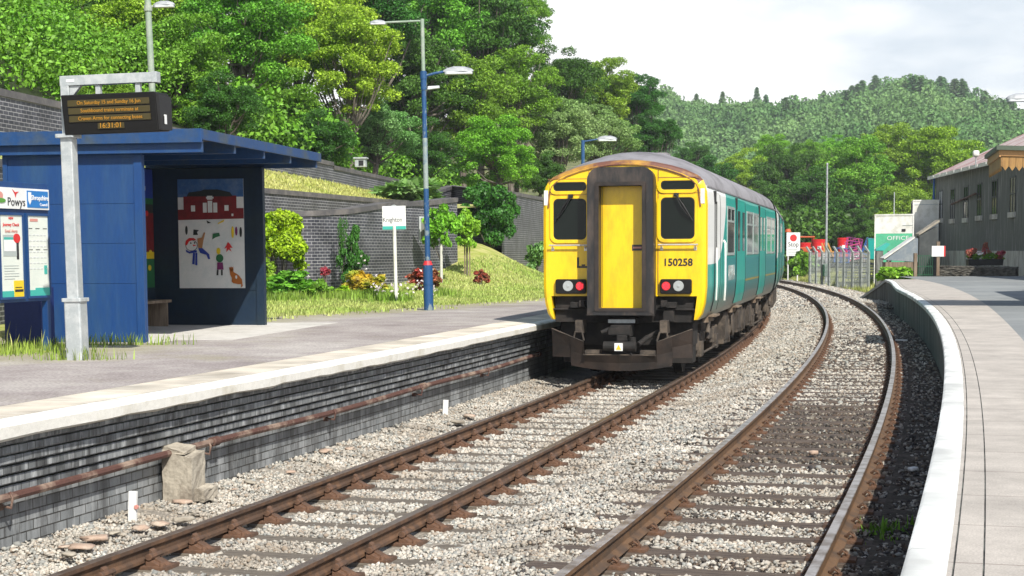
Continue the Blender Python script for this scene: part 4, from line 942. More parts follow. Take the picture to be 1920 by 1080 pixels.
for k, (a, b, z0, kind) in enumerate(((5.1, 6.0, 0.30, 'b'), (6.2, 6.9, 0.42, 'c'), (7.0, 7.9, 0.32, 'r'), (8.1, 9.0, 0.38, 'b'), (9.1, 9.6, 0.5, 'c'), (9.7, 10.7, 0.33, 'r'), (10.9, 11.6, 0.4, 'b'), (11.8, 12.4, 0.45, 'c'))):
    for sg in (1, -1):
        mb = MB()
        if kind == 'b': mb.box(min(sg*0.55, sg*1.2), max(sg*0.55, sg*1.2), a, b, z0, 0.92); mb.box(min(sg*1.2, sg*1.22), max(sg*1.2, sg*1.22), a+0.08, b-0.08, z0+0.08, 0.84); mb.tube([(sg*1.2, b+0.05, 0.9), (sg*1.22, b+0.05, z0), (sg*1.0, b+0.05, z0-0.05)], 0.025, 6)
        elif kind == 'c': mb.cyl((sg*0.95, a, 0.68), (sg*0.95, b, 0.68), 0.24, n=18); mb.box(sg*0.95-0.03, sg*0.95+0.26, (a+b)/2-0.03, (a+b)/2+0.03, 0.45, 0.95) if sg > 0 else mb.box(-1.2, -0.92, (a+b)/2-0.03, (a+b)/2+0.03, 0.45, 0.95)
        else: mb.cyl((sg*0.5, (a+b)/2, 0.60), (sg*1.18, (a+b)/2, 0.60), 0.26, n=20); mb.box(min(sg*0.6, sg*1.1), max(sg*0.6, sg*1.1), a, b, 0.72, 0.93)
        mb.build({'b': 'equipment_case', 'c': 'air_tank', 'r': 'engine_fan'}[kind], M['under'], train, bevel=0.015)
mb = MB(); mb.box(-1.3, 1.3, 0.05, 0.12, 3.68, 3.70)
# second carriage, turned with the curve
e = T0 + Vector((math.sin(TH), math.cos(TH), 0))*(LEN+0.55)
TH2 = R(10.3)
m2 = train.matrix_world.inverted() @ frame(e, (math.sin(TH2), math.cos(TH2)))
def sub_empty_mesh():
    o = carriage(train, '', 0.0, 18.0, False); return o
before = set(train.children)
b2 = carriage(train, '', 0.0, 18.0, False)
for sg in (1,):
    side_window(b2, 1.2, 2.4, 2.12, 2.95, 2.72, sg); side_door(b2, 3.9, 5.9, M['doorteal'], sg); side_window(b2, 6.6, 8.0, 2.12, 2.95, 2.72, sg); side_window(b2, 8.3, 9.7, 2.12, 2.95, 2.72, sg); side_door(b2, 10.4, 12.4, M['doorteal'], sg)
bogie(2.9, train); mb = MB(); mb.box(-1.1, 1.1, 0.1, 18, 0.86, 1.02)
for a in (6, 8, 10, 12): mb.box(0.6, 1.2, a, a+1.2, 0.35, 0.9)
mb.box(-0.6, 0.6, -0.6, 0.05, 1.1, 3.3)
mb.build('rear_underfloor', M['under'], train)
for o in set(train.children)-before: o.matrix_local = m2

# ------------------------------------------------------------------ blue brick walls on the left
def wall(name, pts, thick, mt, label, cap=True, left=True, group=None):
    """pts: list of (x, y, z_bottom, z_top); thick extends away from the viewer side"""
    root = empty(name, Matrix.Identity(4), label, 'wall', group)
    mb = MB(); cb = MB(); L = 0; n = len(pts)
    nrm = []
    for k in range(n):
        a = Vector(pts[max(k-1, 0)][:2]); b = Vector(pts[min(k+1, n-1)][:2]); d = (b-a).normalized(); nrm.append(Vector((-d.y, d.x)) if left else Vector((d.y, -d.x)))
    for k in range(n-1):
        p, q = pts[k], pts[k+1]; l = math.hypot(q[0]-p[0], q[1]-p[1]); np_, nq = nrm[k]*thick, nrm[k+1]*thick
        mb.face([mb.pt((p[0], p[1], p[2])), mb.pt((q[0], q[1], q[2])), mb.pt((q[0], q[1], q[3])), mb.pt((p[0], p[1], p[3]))], ((L, p[2]), (L+l, q[2]), (L+l, q[3]), (L, p[3])))
        mb.face([mb.pt((p[0]+np_.x, p[1]+np_.y, p[2])), mb.pt((q[0]+nq.x, q[1]+nq.y, q[2])), mb.pt((q[0]+nq.x, q[1]+nq.y, q[3])), mb.pt((p[0]+np_.x, p[1]+np_.y, p[3]))], ((L, p[2]), (L+l, q[2]), (L+l, q[3]), (L, p[3])))
        o = 0.04; op, oq = nrm[k]*o, nrm[k+1]*o
        A = [(p[0]-op.x, p[1]-op.y), (q[0]-oq.x, q[1]-oq.y), (q[0]+nq.x+oq.x, q[1]+nq.y+oq.y), (p[0]+np_.x+op.x, p[1]+np_.y+op.y)]
        zt = [p[3], q[3], q[3], p[3]]; lo = [cb.pt((a[0], a[1], z)) for a, z in zip(A, zt)]; hi = [cb.pt((a[0], a[1], z+0.15)) for a, z in zip(A, zt)]
        cb.face(hi); cb.face(lo[::-1])
        for i, j in ((0, 1), (1, 2), (2, 3), (3, 0)): cb.face((lo[i], lo[j], hi[j], hi[i]))
        L += l
    for k in (0, n-1):
        p = pts[k]; np_ = nrm[k]*thick
        mb.face([mb.pt((p[0], p[1], p[2])), mb.pt((p[0]+np_.x, p[1]+np_.y, p[2])), mb.pt((p[0]+np_.x, p[1]+np_.y, p[3])), mb.pt((p[0], p[1], p[3]))], ((0, p[2]), (thick, p[2]), (thick, p[3]), (0, p[3])))
    mb.build('brickwork', mt, root)
    if cap: cb.build('coping', M['brickcap'], root)
    return root
# tall rear wall with stepped top
Apts = [(-13.2, 14, 0.5, 5.75), (-10.9, 29.8, 0.5, 5.75), (-10.85, 30.4, 0.5, 5.62), (-8.97, 42.5, 0.5, 5.52)]
Bz = 5.42
rear = wall('retaining_wall', [(-13.6, 12, 0.5, 5.48), (-9.66, 38, 0.5, 5.36), (-7.9, 50, 2, 5.32), (-6.55, 59.4, 2, 5.32), (-6.54, 59.45, 2, 5.20), (-4.98, 72.0, 2, 5.22), (-4.97, 72.05, 2, 5.06), (-4.2, 80, 2, 5.05), (-3.5, 90, 2, 5.15), (-1.0, 112, 1, 4.9)], 0.4, M['bluebrick'], 'long rear wall of dark blue brick below the wooded bank, stepped top')
mid = wall('retaining_wall', [(-10.6, 12, 0.5, 3.60), (-8.4, 38, 0.5, 3.78), (-7.16, 46, 0.8, 3.86), (-4.56, 57, 0.8, 3.88), (-3.9, 61, 0.8, 3.95)], 0.4, M['bluebrick'], 'middle blue brick wall holding up the strip of dry grass')
low = wall('retaining_wall', [(-8.08, 48.41, 0.8, 3.18), (-6.67, 45.68, 0.8, 3.15), (-6.06, 44.74, 0.8, 3.15), (-5.55, 44.93, 0.8, 3.17), (-4.7, 46.34, 0.8, 3.25), (-4.14, 47.94, 0.8, 3.4), (-3.67, 49.26, 0.8, 3.53), (-2.77, 51.98, 0.8, 3.64), (-1.83, 54.71, 0.8, 3.84)], 0.45, M['bluebrick'], 'front blue brick wall curving behind the station name sign')
link = wall('retaining_wall', [(-3.95, 62.0, 0.8, 4.0), (-2.55, 73.0, 0.8, 5.0), (-1.2, 66.0, 0.8, 4.55), (-0.36, 62.0, 0.8, 4.38), (1.45, 75.0, 0.8, 4.50), (3.4, 88, 0.8, 4.6), (7.5, 108, 0.2, 4.4)], 0.4, M['bluebrick'], 'right-hand blue brick wall with a sharp corner above the grass mound')
# terrace of dry grass between the middle and rear wall
def between(name, A, B, mt, off=0.0, nb=6, amp=0.05):
    mb = MB(); rows = []
    for a, b in zip(A, B):
        rows.append([mb.pt((a[0]+(b[0]-a[0])*t, a[1]+(b[1]-a[1])*t, a[2]+(b[2]-a[2])*t+off+amp*wob(a[0]+t*3, a[1], 1.7, 3.0)*math.sin(math.pi*t))) for t in linspace(0, 1, nb)])
    for r0_, r1_ in zip(rows, rows[1:]):
        for k in range(nb-1): mb.face((r0_[k], r0_[k+1], r1_[k+1], r1_[k]))
    return tag(mb.build(name, mt, smooth=True), kind='structure')
def lerp_path(pts, n):
    L = [0]
    for a, b in zip(pts, pts[1:]): L.append(L[-1]+math.dist(a, b))
    out = []
    for t in linspace(0, L[-1], n):
        for k in range(len(pts)-1):
            if t <= L[k+1]+1e-6: f_ = (t-L[k])/(L[k+1]-L[k]); out.append(tuple(pts[k][i]+(pts[k+1][i]-pts[k][i])*f_ for i in range(len(pts[0])))); break
    return out
between('grass_terrace', lerp_path([(-10.9, 12, 3.7), (-8.7, 38, 3.88), (-7.45, 46, 3.96), (-4.9, 57, 3.98), (-4.2, 61, 4.0), (-4.0, 64, 4.2)], 60), lerp_path([(-13.6, 12, 4.5), (-9.66, 38, 4.6), (-7.9, 50, 4.78), (-6.55, 59.4, 4.72), (-4.98, 72, 4.5)], 60), M['drygrass'])
between('grass_terrace', lerp_path([(-6.6, 46.6, 2.8), (-5.9, 45.2, 2.8), (-4.6, 48, 3.0), (-2.3, 54.5, 3.6), (-0.8, 62.3, 3.9), (-1.6, 67, 4.1)], 40), lerp_path([(-7.0, 46.8, 2.9), (-6.2, 49, 3.0), (-5.4, 52, 3.3), (-4.6, 56, 3.8), (-3.8, 60, 3.9), (-3.6, 68, 4.2)], 40), M['drygrass'])
# wooded bank: rises behind the rear wall and follows the line round
BANK = [(-14, 8, 5.3), (-9.9, 38, 5.2), (-6.8, 60, 5.1), (-4.5, 80, 5.0), (-1.5, 105, 4.6), (3.0, 118, 3.0), (8.5, 135, 1.2), (12.0, 160, 1.0), (15, 200, 1.5)]
bp = lerp_path(BANK, 60); mb = MB(); rows = []
DISTS = [0, 1.5, 3, 5, 8, 12, 17, 24, 34, 48, 70, 110]
def bank_pt(i, d):
    a = Vector(bp[max(i-1, 0)][:2]); b = Vector(bp[min(i+1, len(bp)-1)][:2]); t = (b-a).normalized(); nv = Vector((-t.y, t.x))
    x, y = bp[i][0]+nv.x*d, bp[i][1]+nv.y*d
    h = min(d, 60)*0.50*(1-0.005*min(d, 60)) + 0.5*wob(x, y, 0.22)*smooth(0, 5, d)
    return (x, y, bp[i][2]+h-0.15)
for i in range(len(bp)): rows.append([mb.pt(bank_pt(i, d)) for d in DISTS])
for r0_, r1_ in zip(rows, rows[1:]):
    for k in range(len(DISTS)-1): mb.face((r0_[k], r0_[k+1], r1_[k+1], r1_[k]))
tag(mb.build('wooded_bank', M['bank'], smooth=True), kind='structure')
# small vent box on the rear wall top
c_ = at(677, 322, 60.6); t = empty('vent_box', frame((c_.x, c_.y, 5.34), (0.14, 1)), 'small pale metal box standing on top of the rear brick wall', 'box')
mb = MB(); mb.box(-0.20, 0.20, -0.15, 0.15, 0, 0.30); mb.box(-0.25, 0.25, -0.2, 0.2, 0.30, 0.36); mb.build('case', M['galv'], t, bevel=0.01)
mb = MB(); mb.box(-0.05, 0.13, -0.165, -0.15, 0.05, 0.24); mb.build('grille', M['ink'], t)
# thin frame hung on the front wall
c_ = at(795, 430, 50.5)
t = empty('wall_box', frame((c_.x+0.1, c_.y, c_.z-0.4), (-0.31, 0.95)), 'narrow pale frame fixed to the brick wall behind the blue lamp post', 'box')
mb = MB(); mb.box(-0.28, -0.22, -0.08, 0, 0, 0.8); mb.box(0.22, 0.28, -0.08, 0, 0, 0.8); mb.box(-0.22, 0.22, -0.08, 0, 0.74, 0.8); mb.box(-0.22, 0.22, -0.08, 0, 0, 0.06); mb.build('frame', M['galv'], t)
mb = MB(); mb.box(-0.22, 0.22, -0.05, 0, 0.06, 0.74); mb.build('panel', M['wallconc'], t)

# ------------------------------------------------------------------ waiting shelter
A_s = Vector((-5.23, 22.74)); B_s = Vector((-4.33, 28.02)); dS = (B_s-A_s).normalized(); LS = (B_s-A_s).length
sh = empty('waiting_shelter', frame((A_s.x, A_s.y, PZ), dS), 'blue painted waiting shelter with open front and overhanging flat roof', 'shelter')
# local: x towards the track, y along the platform (0 = near end), depth to x = -2
DP = 2.05
mb = MB(); mb.box(-DP, 0, 0, 0.07, 0.0, 2.70); mb.build('end_wall', M['blue'], sh, bevel=0.006)
mb = MB(); mb.box(-DP-0.02, 0.03, -0.016, 0, 2.62, 2.70)
for z_ in (0.85, 1.42, 1.98): mb.box(-DP, -0.07, -0.006, 0.0, z_-0.004, z_+0.004)
mb.box(-0.09, 0.03, -0.022, 0.09, 0, 2.66); mb.box(-DP-0.02, -DP+0.05, -0.018, 0.0, 0, 2.66); mb.build('end_wall_batten', M['blue'], sh, bevel=0.004)
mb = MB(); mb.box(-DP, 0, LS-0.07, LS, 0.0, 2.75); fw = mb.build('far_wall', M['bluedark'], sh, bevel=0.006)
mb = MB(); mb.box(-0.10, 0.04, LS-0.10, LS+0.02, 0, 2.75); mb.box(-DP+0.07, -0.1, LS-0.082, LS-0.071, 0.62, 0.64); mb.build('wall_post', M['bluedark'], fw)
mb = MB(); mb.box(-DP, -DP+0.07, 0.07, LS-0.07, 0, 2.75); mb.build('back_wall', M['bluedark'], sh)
mb = MB(); mb.box(-DP+0.1, -DP+0.55, 0.4, LS-0.5, 0.42, 0.47); mb.box(-DP+0.1, -DP+0.5, 0.45, 0.5, 0, 0.42); mb.box(-DP+0.1, -DP+0.5, 2.6, 2.65, 0, 0.42); mb.box(-DP+0.1, -DP+0.5, LS-0.6, LS-0.55, 0, 0.42); mb.build('bench', M['wood'], sh, bevel=0.005)
mb = MB(); mb.box(-DP-0.1, 0.22, 0.0, LS+0.9, -0.05, 0.008); mb.box(0.2, 1.05, 0.7, LS+1.0, -0.05, 0.006); mb.build('floor_slab', M['slab'], sh)
X1 = 0.98; RT = 2.97
mb = MB(); mb.prism([(-DP-0.12, RT-0.02-0.06), (X1, RT-0.06), (X1, RT), (-DP-0.12, RT-0.02)], -0.18, LS+0.22); rf = mb.build('roof', M['feltroof'], sh)
mb = MB(); mb.box(-DP-0.13, X1+0.02, -0.22, -0.18, RT-0.17, RT+0.02); mb.build('roof_fascia', M['bluewood'], rf, bevel=0.004)
mb = MB(); mb.box(X1-0.01, X1+0.025, -0.18, LS+0.24, RT-0.13, RT+0.015); mb.box(-DP-0.13, X1+0.02, LS+0.22, LS+0.25, RT-0.13, RT+0.015); mb.build('roof_fascia', M['bluewood'], rf, bevel=0.004)
for k, y_ in enumerate((-0.10, 1.25, 2.6, 3.95, LS+0.08)):
    mb = MB(); mb.box(-DP-0.1, X1-0.012, y_-0.035, y_+0.035, RT-0.30 if k == 0 else RT-0.24, RT-0.065); mb.build('roof_joist', M['blue'] if k == 0 else M['bluewood'], sh)
# painted panel on the far wall: a snowy school yard
pn = empty('mural_panel', frame((0, 0, 0), (0, 1)))
PW, PH_ = 1.20, 1.90
mp_o = at(390, 438, 27.93)
loc = sh.matrix_world.inverted() @ mp_o
bpy.data.objects.remove(pn)
mural = empty('mural', sh.matrix_world @ Matrix.Translation((loc.x, LS-0.078, loc.z-PH_/2)), 'painted panel of children playing in snow before a red school, on the far shelter wall', 'painting')
def flat(name, poly, mt, parent, y, th=0.002, sc=(1, 1)):
    mb = MB(); mb.prism([(x*sc[0], z*sc[1]) for x, z in poly], -y-th, -y); return mb.build(name, mt, parent)
def disc(cx, cz, rx, rz, n=14): return [(cx+rx*math.cos(2*math.pi*k/n), cz+rz*math.sin(2*math.pi*k/n)) for k in range(n)]
def px(u, v):      # the panel as seen enlarged: 268..745 across, 60..788 down
    return ((u-268)/477*PW-PW/2, (788-v)/728*PH_)
M['snow'] = mat('painted_snow', (0.72, 0.73, 0.72), 0.5, c2=(0.62, 0.66, 0.66), sc=3, fine=0.02)
M['mblue'] = mat('painted_sky', (0.04, 0.12, 0.32), 0.5, c2=(0.10, 0.18, 0.34), sc=3)
M['mbrick'] = mat('painted_brick', (0.20, 0.015, 0.018), 0.5, c2=(0.14, 0.012, 0.015), sc=8)
M['mdark'] = mat('painted_dark', (0.02, 0.025, 0.025), 0.5); M['mskin'] = mat('painted_tan', (0.42, 0.20, 0.08), 0.5, fine=0.02); M['mginger'] = mat('painted_ginger', (0.42, 0.13, 0.02), 0.5, fine=0.05)
M['mscarf'] = mat('painted_scarf', (0.02, 0.05, 0.32), 0.5); M['mgreen'] = mat('painted_green', (0.02, 0.14, 0.05), 0.5); M['mpurple'] = mat('painted_purple', (0.18, 0.02, 0.12), 0.5)
mb = MB(); mb.box(-PW/2, PW/2, -0.012, 0, 0, PH_); mb.build('board', M['snow'], mural)
mb = MB(); mb.cur = 0
def addp(mb, pts, y): mb.prism([px(u, v) for u, v in pts], -y-0.0015, -y)
art = {'mblue': [[(268, 60), (745, 60), (745, 180), (268, 180)]], 'mbrick': [[(268, 262), (310, 262), (310, 175), (475, 175), (475, 190), (530, 190), (530, 172), (695, 172), (695, 255), (745, 255), (745, 325), (268, 332)]],
 'mdark': [[(335, 175), (350, 148), (440, 138), (460, 130), (560, 130), (650, 150), (670, 178)]]}
for y, (k, ps) in zip((0.013, 0.016, 0.019), art.items()):
    for p_ in ps: mb = MB(); addp(mb, p_, y); mb.build('painted_shape', M[k], mural)
for (a, b, c, d) in ((365, 395, 235, 275), (608, 638, 235, 272), (452, 480, 218, 283), (487, 520, 205, 283), (527, 556, 218, 283), (483, 522, 172, 198), (658, 672, 292, 308)): wn = MB(); addp(wn, [(a, c), (b, c), (b, d), (a, d)], 0.022); wn.build('painted_window', M['snow'], mural)
# snowman head, hat, scarf
def fig(nm, mt, polys, y):
    for p_ in polys: mb = MB(); addp(mb, p_, y); mb.build(nm, M[mt], mural)
fig('snowman_outline', 'mdark', [disc(362, 502, 45, 38)], 0.014); fig('snowman_face', 'snow', [disc(362, 502, 41, 34)], 0.0165)
fig('painted_hat', 'inkred', [[(316, 495), (322, 470), (345, 452), (380, 452), (402, 468), (375, 466), (345, 474), (328, 502)]], 0.020)
fig('painted_scarf', 'mscarf', [[(320, 528), (345, 542), (398, 532), (402, 548), (345, 556), (322, 545)], [(372, 552), (388, 552), (382, 630), (364, 626)], [(390, 550), (404, 552), (402, 636), (386, 632)]], 0.020)
fig('painted_eye', 'mdark', [disc(358, 486, 5, 6), disc(386, 484, 5, 6)], 0.021); fig('painted_nose', 'inkred', [[(372, 496), (402, 500), (375, 508)]], 0.021)
fig('leaping_child', 'mskin', [[(405, 455), (440, 450), (455, 415), (465, 418), (450, 470), (440, 520), (412, 518)]], 0.020); fig('leaping_trousers', 'mscarf', [[(412, 520), (442, 520), (490, 560), (497, 594), (482, 594), (470, 565), (425, 552)]], 0.0215)
fig('green_jumper', 'mgreen', [disc(566, 588, 27, 28), [(520, 425), (565, 418), (572, 440), (540, 448), (515, 462)]], 0.020); fig('skirt', 'mpurple', [[(548, 616), (588, 616), (593, 664), (545, 664)], disc(690, 408, 9, 30)], 0.020)
fig('blond_head', 'inkyellow', [disc(558, 540, 15, 22), disc(664, 415, 10, 40), [(555, 355), (605, 330), (600, 345), (560, 360)]], 0.020); fig('legs', 'mdark', [[(545, 665), (556, 665), (554, 702), (540, 702)], [(574, 665), (586, 665), (586, 702), (574, 702)], disc(328, 400, 9, 30), [(380, 395), (420, 400), (405, 412), (412, 432), (376, 432)], disc(722, 415, 9, 34), [(475, 335), (510, 352), (482, 356)]], 0.020)
fig('red_child', 'inkred', [[(628, 480), (640, 490), (662, 520), (640, 518), (655, 545), (632, 530), (615, 548), (618, 518), (600, 525), (618, 500)]], 0.020)
fig('ginger_cat', 'mginger', [disc(650, 662, 15, 17), [(634, 645), (640, 655), (660, 655), (664, 640), (664, 680), (700, 700), (725, 730), (730, 775), (715, 785), (718, 762), (695, 762), (660, 755), (650, 745), (652, 720), (640, 700)]], 0.020); fig('cat_patch', 'snow', [disc(684, 714, 7, 12)], 0.0225)
# strip painting on the back wall
m2_ = empty('mural', sh.matrix_world @ (Matrix.Translation((-DP+0.072, 3.66, 0.67)) @ Matrix.Rotation(R(90), 4, 'Z')), 'narrow bright flower painting on the back wall inside the shelter', 'painting')
mb = MB(); mb.box(-0.2, 1.6, -0.010, 0, 0, 2.05); mb.build('board', M['mgreen'], m2_)
for i, (a, b, k) in enumerate(((0.0, 0.5, 'mgreen'), (0.5, 0.62, 'inkyellow'), (0.62, 1.3, 'mbrick'), (1.3, 1.45, 'mdark'), (1.55, 2.05, 'mscarf'))): mb = MB(); mb.box(-0.19, 1.59, -0.014, -0.0105, a+0.004, b); mb.build('painted_band', M[k], m2_)
rg = random.Random(9)
for k in range(16):
    cx_, cz_ = rg.uniform(-0.1, 1.5), rg.uniform(0.1, 1.3); mb = MB(); mb.prism(disc(cx_, cz_, 0.07, 0.05), -0.020, -0.0145); mb.build('painted_flower', M[rg.choice(['inkred', 'inkyellow', 'mginger', 'snow', 'inkpink'])], m2_)
for cx_, cz_ in ((0.4, 1.75), (0.7, 1.85), (1.1, 1.72)): mb = MB(); mb.prism(disc(cx_, cz_, 0.16, 0.09), -0.020, -0.0145); mb.build('painted_cloud', M['snow'], m2_)

# ------------------------------------------------------------------ departure display on its post
base = onz(143, 675, PZ)
dp = empty('departure_display', frame((base.x+0.02, base.y, PZ), (math.sin(R(11)), math.cos(R(11)))) @ Matrix.Rotation(R(-0.9), 4, 'Y'), 'galvanised post whose arm carries a black amber-lit departure display', 'display')
mb = MB(); mb.prism(rrect(-0.105, 0.105, -0.105, 0.105, 0.02, 2), -0.02, 0.72, 'z'); mb.prism(rrect(-0.125, 0.125, -0.125, 0.125, 0.02, 2), 0.70, 0.745, 'z'); mb.prism(rrect(-0.075, 0.075, -0.075, 0.075, 0.012, 2), 0.74, 2.66, 'z')
mb.prism(rrect(-0.12, 0.12, -0.12, 0.12, 0.02, 2), 2.64, 2.685, 'z'); mb.prism(rrect(-0.055, 0.055, -0.055, 0.055, 0.01, 2), 2.68, 3.35, 'z'); mb.build('post', M['galv'], dp, bevel=0.005)
mb = MB(); mb.box(-0.056, 1.16, -0.056, 0.056, 3.25, 3.365); mb.box(1.10, 1.165, -0.06, 0.06, 3.245, 3.37)
mb.prism([(0.055, 3.25), (0.20, 3.25), (0.055, 3.09)], -0.03, 0.03); mb.box(0.38, 0.44, -0.03, 0.03, 3.11, 3.25); mb.box(0.88, 0.94, -0.03, 0.03, 3.11, 3.25); mb.build('arm', M['galv'], dp, bevel=0.004)
mb = MB(); mb.box(0.03, 0.13, -0.060, -0.0565, 3.29, 3.32); mb.build('label_plate', M['signwhite'], dp)
mb = MB(); mb.prism([(-0.12, 3.12), (-0.16, 3.11), (-0.095, 2.69), (0.08, 2.67), (0.08, 3.11)], 0.02, 0.26, 'x')
hd = empty('display_head', Matrix.Identity(4)); hd.parent = dp
mb = MB()
# case: front face leans back slightly, depth along y
prof = [(-0.20, 3.125), (0.20, 3.125), (0.20, 2.69), (-0.13, 2.665)]
mb.prism(prof, 0.02, 1.20, 'x'); hc = mb.build('display_case', M['lampbox'], dp, bevel=0.012)
mb = MB(); mb.prism([(-0.185, 3.09), (0.19, 3.09), (0.19, 2.7), (-0.125, 2.69)], 1.20, 1.235, 'x'); mb.box(1.236, 1.242, -0.06, 0.0, 2.75, 2.85); hk = mb.build('case_end', M['black'], hc)
mb = MB(); mb.box(1.2365, 1.2425, -0.05, 0.02, 2.76, 2.87); mb.build('end_label', M['signwhite'], hc)
bpy.data.objects.remove(hd)
lean = math.atan2(0.07, 0.46)
def on_front(z, off=0.006): return -0.20+(3.125-z)*0.07/0.46-off
for i, (zc_, tx_) in enumerate(((3.025, 'On Saturday 15 and Sunday 16 Jun'), (2.935, 'Southbound trains terminate at'), (2.845, 'Craven Arms for connecting buses'))):
    mb = MB(); mb.box(0.10, 1.12, on_front(zc_)-0.001, on_front(zc_)+0.012, zc_-0.036, zc_+0.036); st = mb.build('display_line', M['ledstrip'], hc)
    text('lettering', tx_, 0.062, M['amber'], hc, (0.62, on_front(zc_, 0.018), zc_), rot=(R(90)-lean*0, 0, 0), xs=0.92, ext=0.001)
mb = MB(); mb.box(0.45, 0.78, on_front(2.755)-0.001, on_front(2.755)+0.012, 2.722, 2.788); mb.build('display_line', M['ledstrip'], hc)
text('lettering', '16:31:01', 0.085, M['amber'], hc, (0.615, on_front(2.755, 0.018), 2.756), ext=0.001)

# ------------------------------------------------------------------ notice board
nbd = Vector((0.29, 0.957)); P0 = Vector((-6.07, 21.1))
nb = empty('notice_board', frame((P0.x, P0.y, PZ), nbd) @ Matrix.Rotation(R(90), 4, 'Z'), 'blue framed timetable notice board beside the shelter with white header', 'notice board')
# after the turn: local x runs along the board (0 at its right end, negative to the left), face looks to -y
mb = MB(); mb.box(-2.2, 0.0, 0.0, 0.07, 0.66, 2.18); mb.build('backboard', M['blue'], nb, bevel=0.005)
mb = MB(); mb.box(-0.09, -0.01, 0.0, 0.075, 0, 0.66); mb.box(-2.0, -1.92, 0.0, 0.075, 0, 0.66); mb.build('leg', M['blue'], nb)
mb = MB(); mb.box(-2.2, -0.02, -0.03, 0.0, 1.84, 2.105); hb = mb.build('header_panel', M['signwhite'], nb, bevel=0.003)
mb = MB(); mb.box(-0.52, -0.05, -0.036, -0.030, 1.865, 2.08); lb = mb.build('logo_panel', M['logoblue'], hb)
text('lettering', 'Shropshire', 0.088, M['signwhite'], hb, (-0.242, -0.039, 1.99), bold=0.001); text('lettering', 'Council', 0.055, M['signwhite'], hb, (-0.16, -0.039, 1.905))
mb = MB(); mb.prism([(-0.50, 2.06), (-0.435, 2.06), (-0.435, 1.95), (-0.467, 1.90), (-0.50, 1.95)], -0.040, -0.036); mb.build('shield_emblem', M['signwhite'], hb)
text('lettering', 'Powys', 0.15, M['ink'], hb, (-0.755, -0.033, 1.925))
mb = MB(); mb.prism([(-0.84, 2.085), (-0.78, 2.05), (-0.70, 2.06), (-0.755, 2.03), (-0.77, 1.985), (-0.79, 2.03)], -0.036, -0.030); mb.build('bird_emblem', M['inkred'], hb)
mb = MB(); mb.prism(disc(-1.10, 2.0, 0.06, 0.05), -0.036, -0.030); mb.build('round_emblem', M['inkpink'], hb)
mb = MB(); mb.prism(disc(-1.10, 1.94, 0.11, 0.03), -0.040, -0.036); mb.build('round_emblem', M['inkgreen'], hb)
for x0_, x1_, j in ((-0.50, -0.04, 0), (-1.10, -0.62, 1), (-1.70, -1.22, 2)):
    mb = MB(); mb.box(x0_, x1_, -0.012, 0.0, 0.73, 1.76); ps = mb.build('poster', M['paper'], nb)
    mb = MB(); f_ = 0.03
    mb.box(x0_-f_, x0_, -0.025, 0, 0.70, 1.79); mb.box(x1_, x1_+f_*0.9, -0.025, 0, 0.70, 1.79); mb.box(x0_, x1_, -0.025, 0, 1.76, 1.79); mb.box(x0_, x1_, -0.025, 0, 0.70, 0.73); mb.build('poster_frame', M['blue'], nb)
    def pb(a, b, c, d, m_, nm, y=0.016): q = MB(); q.box(x0_+(x1_-x0_)*a, x0_+(x1_-x0_)*b, -y, -0.0125, 0.73+1.03*c, 0.73+1.03*d); q.build(nm, M[m_], ps)
    pb(0, 1, 0.0, 0.075, 'teal', 'teal_band')
    if j == 0:
        for r_ in range(15):
            for c_i in range(5): pb(0.05+0.18*c_i, 0.17+0.18*c_i, 0.30+r_*0.035, 0.312+r_*0.035, 'inkpale', 'timetable_entry') if r_ % 2 else None
        for zz in (0.575, 0.84): pb(0.05, 0.22, zz, zz+0.007, 'ink', 'rule'); pb(0.38, 0.58, zz, zz+0.007, 'ink', 'rule'); pb(0.75, 0.95, zz, zz+0.007, 'ink', 'rule')
        pb(0.12, 0.5, 0.93, 0.965, 'inkpink', 'heading'); pb(0.76, 0.9, 0.27, 0.38, 'teal', 'chart'); pb(0.3, 1.0, 0.075, 0.10, 'teal', 'teal_band')
    elif j == 1:
        text('lettering', 'Journey Check', 0.058, M['inkred'], ps, (x0_+0.24, -0.016, 1.64)); text('lettering', 'Email Alerts', 0.055, M['inkpink'], ps, (x0_+0.24, -0.016, 1.56))
        text('lettering', 'NEW', 0.045, M['inkred'], ps, (x0_+0.24, -0.016, 1.72))
        pb(0.12, 0.72, 0.50, 0.76, 'inkgrey', 'screen_picture'); pb(0.16, 0.68, 0.56, 0.70, 'signwhite', 'screen_page', 0.018); pb(0.16, 0.68, 0.70, 0.73, 'teal', 'screen_bar', 0.018); pb(0.72, 0.82, 0.46, 0.70, 'ink', 'phone_picture')
        q = MB(); q.prism(disc(x0_+0.35, 1.47, 0.075, 0.06), -0.02, -0.0125); q.build('red_roundel', M['inkred'], ps)
        for r_ in range(6): pb(0.14, 0.80 if r_ % 3 else 0.6, 0.22+r_*0.032, 0.226+r_*0.032, 'inkgrey', 'text_line')
        pb(0.55, 0.99, 0.0, 0.20, 'inkyellow', 'yellow_notice', 0.018); pb(0.58, 0.96, 0.06, 0.09, 'ink', 'text_line', 0.02); pb(0.6, 0.9, 0.11, 0.12, 'ink', 'text_line', 0.02)
t = empty('utility_box', frame((-6.55, 21.9, PZ), (0.16, 0.98)), 'dark blue steel box standing under the notice board', 'box')
mb = MB(); mb.box(-0.32, 0.22, -0.2, 0.2, 0, 0.82); mb.build('case', M['box'], t, bevel=0.01)
mb = MB(); mb.box(-0.30, 0.20, -0.21, -0.2, 0.03, 0.78); mb.build('door', M['box'], t)

